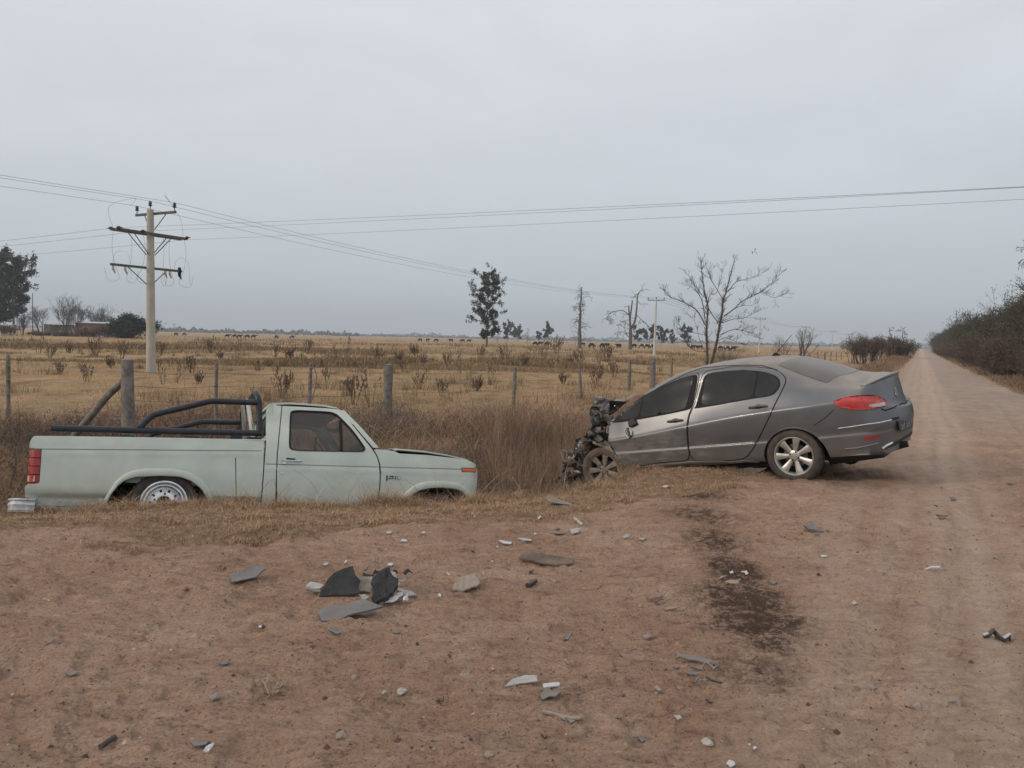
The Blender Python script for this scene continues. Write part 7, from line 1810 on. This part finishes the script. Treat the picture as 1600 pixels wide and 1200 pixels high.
piece('fragment', 'grey folded scrap on the left of the bare ground', mp_(E5, [(290, 792), (300, 778), (340, 774), (342, 788), (318, 795)]), M['greyplastic'], 10, .006, .01)
piece('fragment', 'thin dark scrap on the far left of the bare ground', mp_(E5, [(204, 655), (222, 648), (246, 652), (240, 660)]), M['greyplastic'], 8, .005, .005)
piece('fragment', 'white sliver at the far left, above the other scraps', mp_(E5, [(188, 458), (198, 452), (222, 452), (218, 460)]), M['lightgrey'], 4, .004, .003)
piece('fragment', 'grey cross shaped plastic piece on the road side, below the saloon boot', mp_(E4, [(680, 238), (705, 232), (715, 222), (726, 224), (730, 236), (768, 244), (750, 250), (700, 248)]), M['slate'], 18, .01, .02)
piece('fragment', 'reddish brown flat piece right of the car, near the wheel tracks', mp_(E4, [(1230, 180), (1255, 178), (1282, 186), (1262, 195)]), M['mud'], 8, .008, .008)
piece('fragment', 'small dark piece highest on the right side of the road', mp_(E4, [(1288, 106), (1310, 102), (1318, 112), (1298, 116)]), M['slate'], 14, .008, .01)
piece('fragment', 'tiny dark chip just left of the highest right hand piece', mp_(E4, [(1224, 134), (1238, 132), (1244, 139), (1230, 141)]), M['black'], 8, .006, .004)
piece('fragment', 'dark flat piece at the right edge, beside the saloon boot', mp_(E4, [(1528, 40), (1545, 38), (1560, 44), (1545, 49)]), M['black'], 8, .006, .004)
piece('fragment', 'thin white rod shaped scrap on the right of the bare ground', mp_(E4, [(1186, 399), (1215, 401), (1250, 403), (1248, 409), (1215, 407), (1188, 404)]), M['white'], 4, .006, .003)
piece('fragment', 'small white scrap between the stain and the right side', mp_(E4, [(752, 345), (776, 344), (778, 350), (758, 352)]), M['white'], 4, .004, .003)
piece('fragment', 'light stone coloured flake on the right half of the bare ground', mp_(E4, [(880, 546), (893, 536), (908, 550), (890, 554)]), M['lightgrey'], 5, .005, .006)
piece('fragment', 'flat grey chip right of the light flake', mp_(E4, [(1138, 544), (1158, 541), (1170, 548), (1150, 552)]), M['greyplastic'], 5, .006, .004)
piece('fragment', 'beige oval piece lying on the upper part of the stain', mp_(E4, [(355, 455), (375, 446), (415, 450), (408, 460), (380, 464)]), M['beige'], 6, .006, .008)
piece('fragment', 'beige sliver touching the left of the beige oval piece', mp_(E4, [(324, 455), (340, 444), (360, 442), (345, 452)]), M['beige'], 6, .006, .006)
piece('fragment', 'bright white bit above the beige oval piece on the stain', mp_(E4, [(372, 416), (385, 413), (390, 421), (378, 424)]), M['white'], 8, .006, .004)
piece('fragment', 'white hook shaped bit at the right of the stain top', mp_(E4, [(420, 412), (445, 410), (452, 420), (440, 426), (436, 417)]), M['white'], 8, .006, .006)
piece('fragment', 'black and white bit just right of the stain', mp_(E4, [(535, 456), (555, 450), (572, 456), (560, 466), (542, 465)]), M['greyplastic'], 10, .008, .01)
piece('fragment', 'long thin beige splinter left of the stain', mp_(E4, [(96, 560), (140, 562), (165, 568), (150, 575), (115, 570)]), M['beige'], 5, .005, .006)
piece('fragment', 'brown folded scrap left of the stain, above the splinter', mp_(E4, [(42, 540), (60, 528), (95, 530), (92, 545), (65, 546)]), M['mud'], 10, .006, .012)
piece('fragment', 'grey chip in the middle of the bare ground, above the lower shards', mp_(E7, [(440, 70), (455, 56), (490, 58), (492, 72), (462, 82)]), M['greyplastic'], 12, .008, .01)
piece('fragment', 'pale curved sliver near the saloon, right end of the scrap row', mp_(E3, [(1452, 350), (1460, 362), (1490, 362), (1492, 350), (1480, 370), (1458, 370)]), M['lightgrey'], 6, .006, .01)
piece('fragment', 'pale thin strip left of the curved sliver near the saloon', mp_(E3, [(1364, 358), (1385, 346), (1410, 342), (1400, 352), (1380, 360)]), M['lightgrey'], 6, .006, .01)
piece('fragment', 'leaning white strip at the upper middle, under the grass edge', mp_(E3, [(1095, 243), (1105, 240), (1150, 278), (1142, 287)]), M['lightgrey'], 8, .008, .008)
piece('fragment', 'pale square flake below the leaning white strip', mp_(E3, [(1078, 320), (1095, 306), (1138, 308), (1125, 332), (1090, 335)]), M['lightgrey'], 10, .005, .01)
piece('fragment', 'thin dark strip left of the pale square flake', mp_(E3, [(960, 326), (1010, 324), (1070, 326), (1040, 332), (990, 333)]), M['greyplastic'], 5, .006, .006)
piece('fragment', 'bright white strip above the brown slatted strip', mp_(E3, [(692, 378), (720, 375), (764, 382), (760, 391), (720, 388)]), M['white'], 5, .006, .005)
piece('fragment', 'greyish strip right of the bright white strip', mp_(E3, [(795, 354), (830, 356), (875, 366), (868, 375), (820, 368)]), M['lightgrey'], 5, .006, .005)
for k, (u, v, w_, h_, lab) in enumerate(((608, 834, 12, 5, 'white flake just below the pickup front wheel'), (631, 846, 15, 4, 'white streak shaped flake right of the flake below the pickup front wheel'), (661, 835, 10, 2.5, 'thin grey flake furthest right below the pickup nose'), (509, 883.5, 12, 4, 'white flake left above the debris heap'), (540, 880, 6, 4, 'small white bit right above the black sheet'), (610, 886.5, 12, 5, 'white flake above the black bracket'), (700, 897.5, 9, 4, 'white bit above the beige grille piece'), (687, 934, 7, 6, 'white bit left below the beige grille piece'), (407, 981.5, 9, 4, 'white bit left of the long slate strip'), (777, 856, 5, 4, 'tiny white bit under the bright white strip'), (843, 810, 7, 5, 'white bit near the grass edge right of the pickup nose'), (836, 836, 6, 3, 'tiny white bit left of the thin dark strip'), (769, 879, 6, 3, 'tiny white bit left of the brown slatted strip'), (1040, 762, 12, 4, 'white scrap on the grassy mound below the front door'), (1179, 1173, 8, 6, 'bright white bit at the lower right of centre, near the bottom'), (600, 1084, 8, 5, 'pale pebble like scrap left of a larger one in the lower middle'), (267, 1019, 4, 3, 'tiny white bit in the left half of the bare ground'), (1171, 1166, 5, 3, 'tiny white bit just above the bright white bit at the bottom'))):
    w_ *= .8; h_ *= .8; P = [(u-w_/2, v+h_*.1), (u-w_*.2, v-h_/2), (u+w_*.3, v-h_*.35), (u+w_/2, v), (u+w_*.2, v+h_/2), (u-w_*.3, v+h_*.45)]
    piece('flake', lab, P, M['white'] if k % 3 else M['lightgrey'], 8, .004, .003)
R6 = random.Random(12)
for k in range(26):
    u, v = 600+R6.gauss(0, 20), 915+R6.gauss(0, 10); r = R6.uniform(4, 11); n = R6.randint(5, 8)
    P = [(u+cos(2*pi*i/n)*r*R6.uniform(.4, 1.3), v+sin(2*pi*i/n)*r*.5*R6.uniform(.4, 1.2)) for i in range(n)]
    o = piece('shard', 'small broken shard in the debris heap around the black bracket', P, R6.choice((M['black_sheet'], M['black_sheet'], M['greyplastic'], M['lightgrey'], M['beige'])), R6.uniform(5, 55), .005, .015); o['group'] = 'small shards of the debris heap'; o.location.z += R6.uniform(0, .05); o.location.y += .02
for k in range(34):
    u, v = R6.choice(((610, 880), (880, 850), (1000, 850), (1160, 900), (860, 1080), (1100, 1050), (1300, 850), (1480, 800), (640, 1000))); u += R6.gauss(0, 80); v += R6.gauss(0, 26); r = R6.uniform(1.5, 4.5)*v/950; n = R6.randint(4, 6)
    P = [(u+cos(2*pi*i/n)*r*R6.uniform(.5, 1.5), v+sin(2*pi*i/n)*r*.5*R6.uniform(.4, 1.2)) for i in range(n)]
    o = piece('chip', 'tiny dark plastic chip scattered on the bare earth', P, R6.choice((M['black_sheet'], M['greyplastic'], M['slate'])), R6.uniform(4, 25), .004, .004); o['group'] = 'tiny dark chips scattered on the earth'
# black and white twisted trim on the right
q = MB(); P = [onground(*E4(x, y))+Vector((0, 0, h)) for x, y, h in ((1430, 690, .012), (1450, 688, .02), (1470, 678, .035), (1490, 690, .02), (1515, 704, .012), (1542, 696, .03), (1540, 708, .012))]
o0 = P[0].copy(); q.tube([p-o0 for p in P], [.008, .012, .014, .014, .012, .012, .006], 6); q.tube([P[0]-o0+Vector((0, 0, .012)), P[1]-o0+Vector((0, 0, .012))], .007, 5, mi=1); q.tube([P[4]-o0+Vector((0, 0, .014)), P[5]-o0+Vector((0, 0, .01))], .008, 5, mi=1)
o = q.obj('twisted_trim', [M['black'], M['white']], None, True); o.location = o0; tag(o, 'twisted black and white trim lying on the road at the right edge', 'debris')
# black stub, brown pipe piece
for (a, b, r, mt, lab, nm) in (((E3(850, 622)), (E3(893, 600)), .016, 'black', 'short black stub right of the beige grille piece', 'stub'), ((E5(448, 1118)), (E5(514, 1076)), .011, 'bark', 'short brown rusty pipe piece near the bottom left corner', 'pipe_piece')):
    A, B_ = onground(*a), onground(*b); q = MB(); dv = B_-A; q.tube([Vector((0, 0, r)), dv*.5+Vector((0, 0, r*1.2)), dv+Vector((0, 0, r*1.4))], [r, r*1.05, r], 10); q.tube([Vector((0, 0, r))-dv*.01, dv*.02+Vector((0, 0, r))], [r*1.12, r*1.12], 10); o = q.obj(nm, M[mt], None, True); o.location = A; tag(o, lab, 'debris')
# bleached root tangle and twigs
def tangle(c, n, L, seed, lab, r=.004, nm='root_tangle', mt='straw'):
    R_ = random.Random(seed); c = onground(*c); S = []
    for k in range(n):
        a = R_.uniform(0, 2*pi); p = Vector((R_.gauss(0, L*.25), R_.gauss(0, L*.25), r*2)); d = Vector((cos(a), sin(a), R_.uniform(.05, .6)))
        S += tree_segs(R_, p, 1, 1, 1, .5, -.1, (1, 2), .6, [(p, d.normalized(), L*R_.uniform(.4, .9), r*R_.uniform(.5, 1.2))], .35, minr=r*.3)
    S = [s_ for s_ in S if s_[2] > -.01]
    o = empty(nm, c); tag(o, lab, 'debris'); V, F = segs_mesh(S, 5); npm('twigs', V, F, M[mt], o, True)
tangle((430, 1084), 9, .085, 5, 'pale bleached root tangle on the bare ground, lower left of centre', .0055)
tangle((605, 1095), 3, .05, 6, 'few small pale twigs by a pebble in the lower middle', .0025, 'twigs_clump')
tangle((700, 1070), 8, .05, 7, 'dry stubble beside the dark brown stone in the lower middle', .002, 'twigs_clump')
tangle((688, 1098), 3, .05, 8, 'dark broken twig below the dry stubble', .004, 'twigs_clump', 'bark')
tangle((785, 1150), 10, .05, 9, 'flat mat of dry twigs near the bottom, below the notched shell', .002, 'twigs_clump')
tangle((38, 1160), 2, .12, 10, 'single straw lying near the bottom left corner', .002, 'twigs_clump')
# stones
def rock(bmn, r, seed):
    bm = bmesh.new(); bmesh.ops.create_icosphere(bm, subdivisions=2, radius=1)
    for v in bm.verts:
        n = float(fbm(v.co.x*1.3+seed, v.co.y*1.3+v.co.z, seed, 2)); v.co = Vector((v.co.x*1.25, v.co.y, v.co.z*.7))*r*(1+n*.9)
    me = bpy.data.meshes.new(bmn); bm.to_mesh(me); bm.free(); return me
for k, (u, v, r, mt, lab) in enumerate(((727, 1056, .030, 'stone', 'largest brown stone in the lower middle of the bare ground'), (627, 1082, .020, 'lightgrey', 'pale oval stone in the lower middle, beside the small twigs'), (532, 1151, .020, 'stone', 'round brown stone near the bottom, left of centre'), (486, 1134, .0001, 'stone', ''), (336, 1091, .017, 'stone', 'grey stone in the lower left, under the dark shard'), (290, 921, .016, 'clod', 'dark round clod in the left half, right of the far left scraps'), (764, 1180, .018, 'stone', 'pale stone on the bottom edge near the centre'), (1426, 1104, .028, 'stone', 'large flat stone in the wheel ruts at the lower right'), (1451, 1074, .020, 'stone', 'stone above the large flat one at the lower right'), (1490, 1097, .022, 'stone', 'grey stone right of the large flat one at the lower right'), (1011, 997, .020, 'stone', 'pale stone left of the damp stain'), (970, 1087, .016, 'clod', 'dark clod between the notched shell and the shards'), (1103, 1162, .020, 'lightgrey', 'flat pale stone right of the dark triangular flake'), (866, 909, .018, 'stone', 'stone right of the short black stub'), (553, 1060, .014, 'stone', 'small stone right of the root tangle'), (1100, 1064, .012, 'stone', 'small stone under the narrow sliver'), (1366, 1076, .014, 'stone', 'stone at the lower right, left of the ruts'), (1283, 1006, .010, 'clod', 'red clod right of the stain'), (1276, 1008, .008, 'clod', 'smaller red clod beside the first, right of the stain'), (872, 828, .02, 'clod', 'clod near the grass edge'))):
    if not lab: continue
    p = onground(u, v); o = bpy.data.objects.new('stone', rock('stone', r, k+3)); COL.objects.link(o); o.data.materials.append(M[mt]); o.location = (p.x, p.y, p.z+r*.25); o.rotation_euler = (0, 0, k); tag(o, lab, 'stone')
# loose grit and clods, uncountable
n = 26000
YY = 1.9+RNG.random(n)**1.25*9; XX = RNG.uniform(-.8, .8, n)*(YY+.3); k = (edist(XX, YY) < -.2) & ((fbm(XX*1.3, YY*1.3, 201, 3) > -.10) | (RNG.random(n) < .25)); XX, YY = XX[k], YY[k]; n = len(XX)
r = .0022+.0045*RNG.random(n)**2+.013*(RNG.random(n)**45); ZZ = terrain(XX, YY)
base = np.array([(1, 0, 0), (.3, .95, .1), (-.8, .6, 0), (-.8, -.6, .05), (.3, -.95, 0), (.1, 0, .8), (-.2, .1, .75)]); fc = np.array([(0, 1, 5), (1, 2, 6), (1, 6, 5), (2, 3, 6), (3, 4, 6), (4, 5, 6), (4, 0, 5)])
an = RNG.uniform(0, 2*pi, n); ca, sa = np.cos(an), np.sin(an); B = base[None]*r[:, None, None]*RNG.uniform(.7, 1.3, (n, 7, 1))
V = np.stack([XX[:, None]+B[..., 0]*ca[:, None]-B[..., 1]*sa[:, None], YY[:, None]+B[..., 0]*sa[:, None]+B[..., 1]*ca[:, None], ZZ[:, None]+B[..., 2]-.0008], -1).reshape(-1, 3)
F = (fc[None]+(np.arange(n)*7)[:, None, None]).reshape(-1, 3)
o = npm('loose_grit', V, F, M['blade'], None, False, col=np.repeat(palette(n, [(.20, .125, .088), (.28, .18, .13), (.12, .075, .055), (.36, .26, .20), (.09, .06, .048)], jit=.25), 7, 0)); o['kind'] = 'stuff'

# haze
hb = MB(); hb.box((200, 1950, 70), (9000, 6300, 146)); ho = hb.obj('haze', None); ho['kind'] = 'stuff'
hm = bpy.data.materials.new('air'); hm.use_nodes = True; t = hm.node_tree; t.nodes.clear(); pv = t.nodes.new('ShaderNodeVolumePrincipled'); oo = t.nodes.new('ShaderNodeOutputMaterial')
pv.inputs['Color'].default_value = (.86, .93, 1, 1); pv.inputs['Density'].default_value = .00036; pv.inputs['Anisotropy'].default_value = .0
t.links.new(pv.outputs[0], oo.inputs['Volume']); ho.data.materials.append(hm)
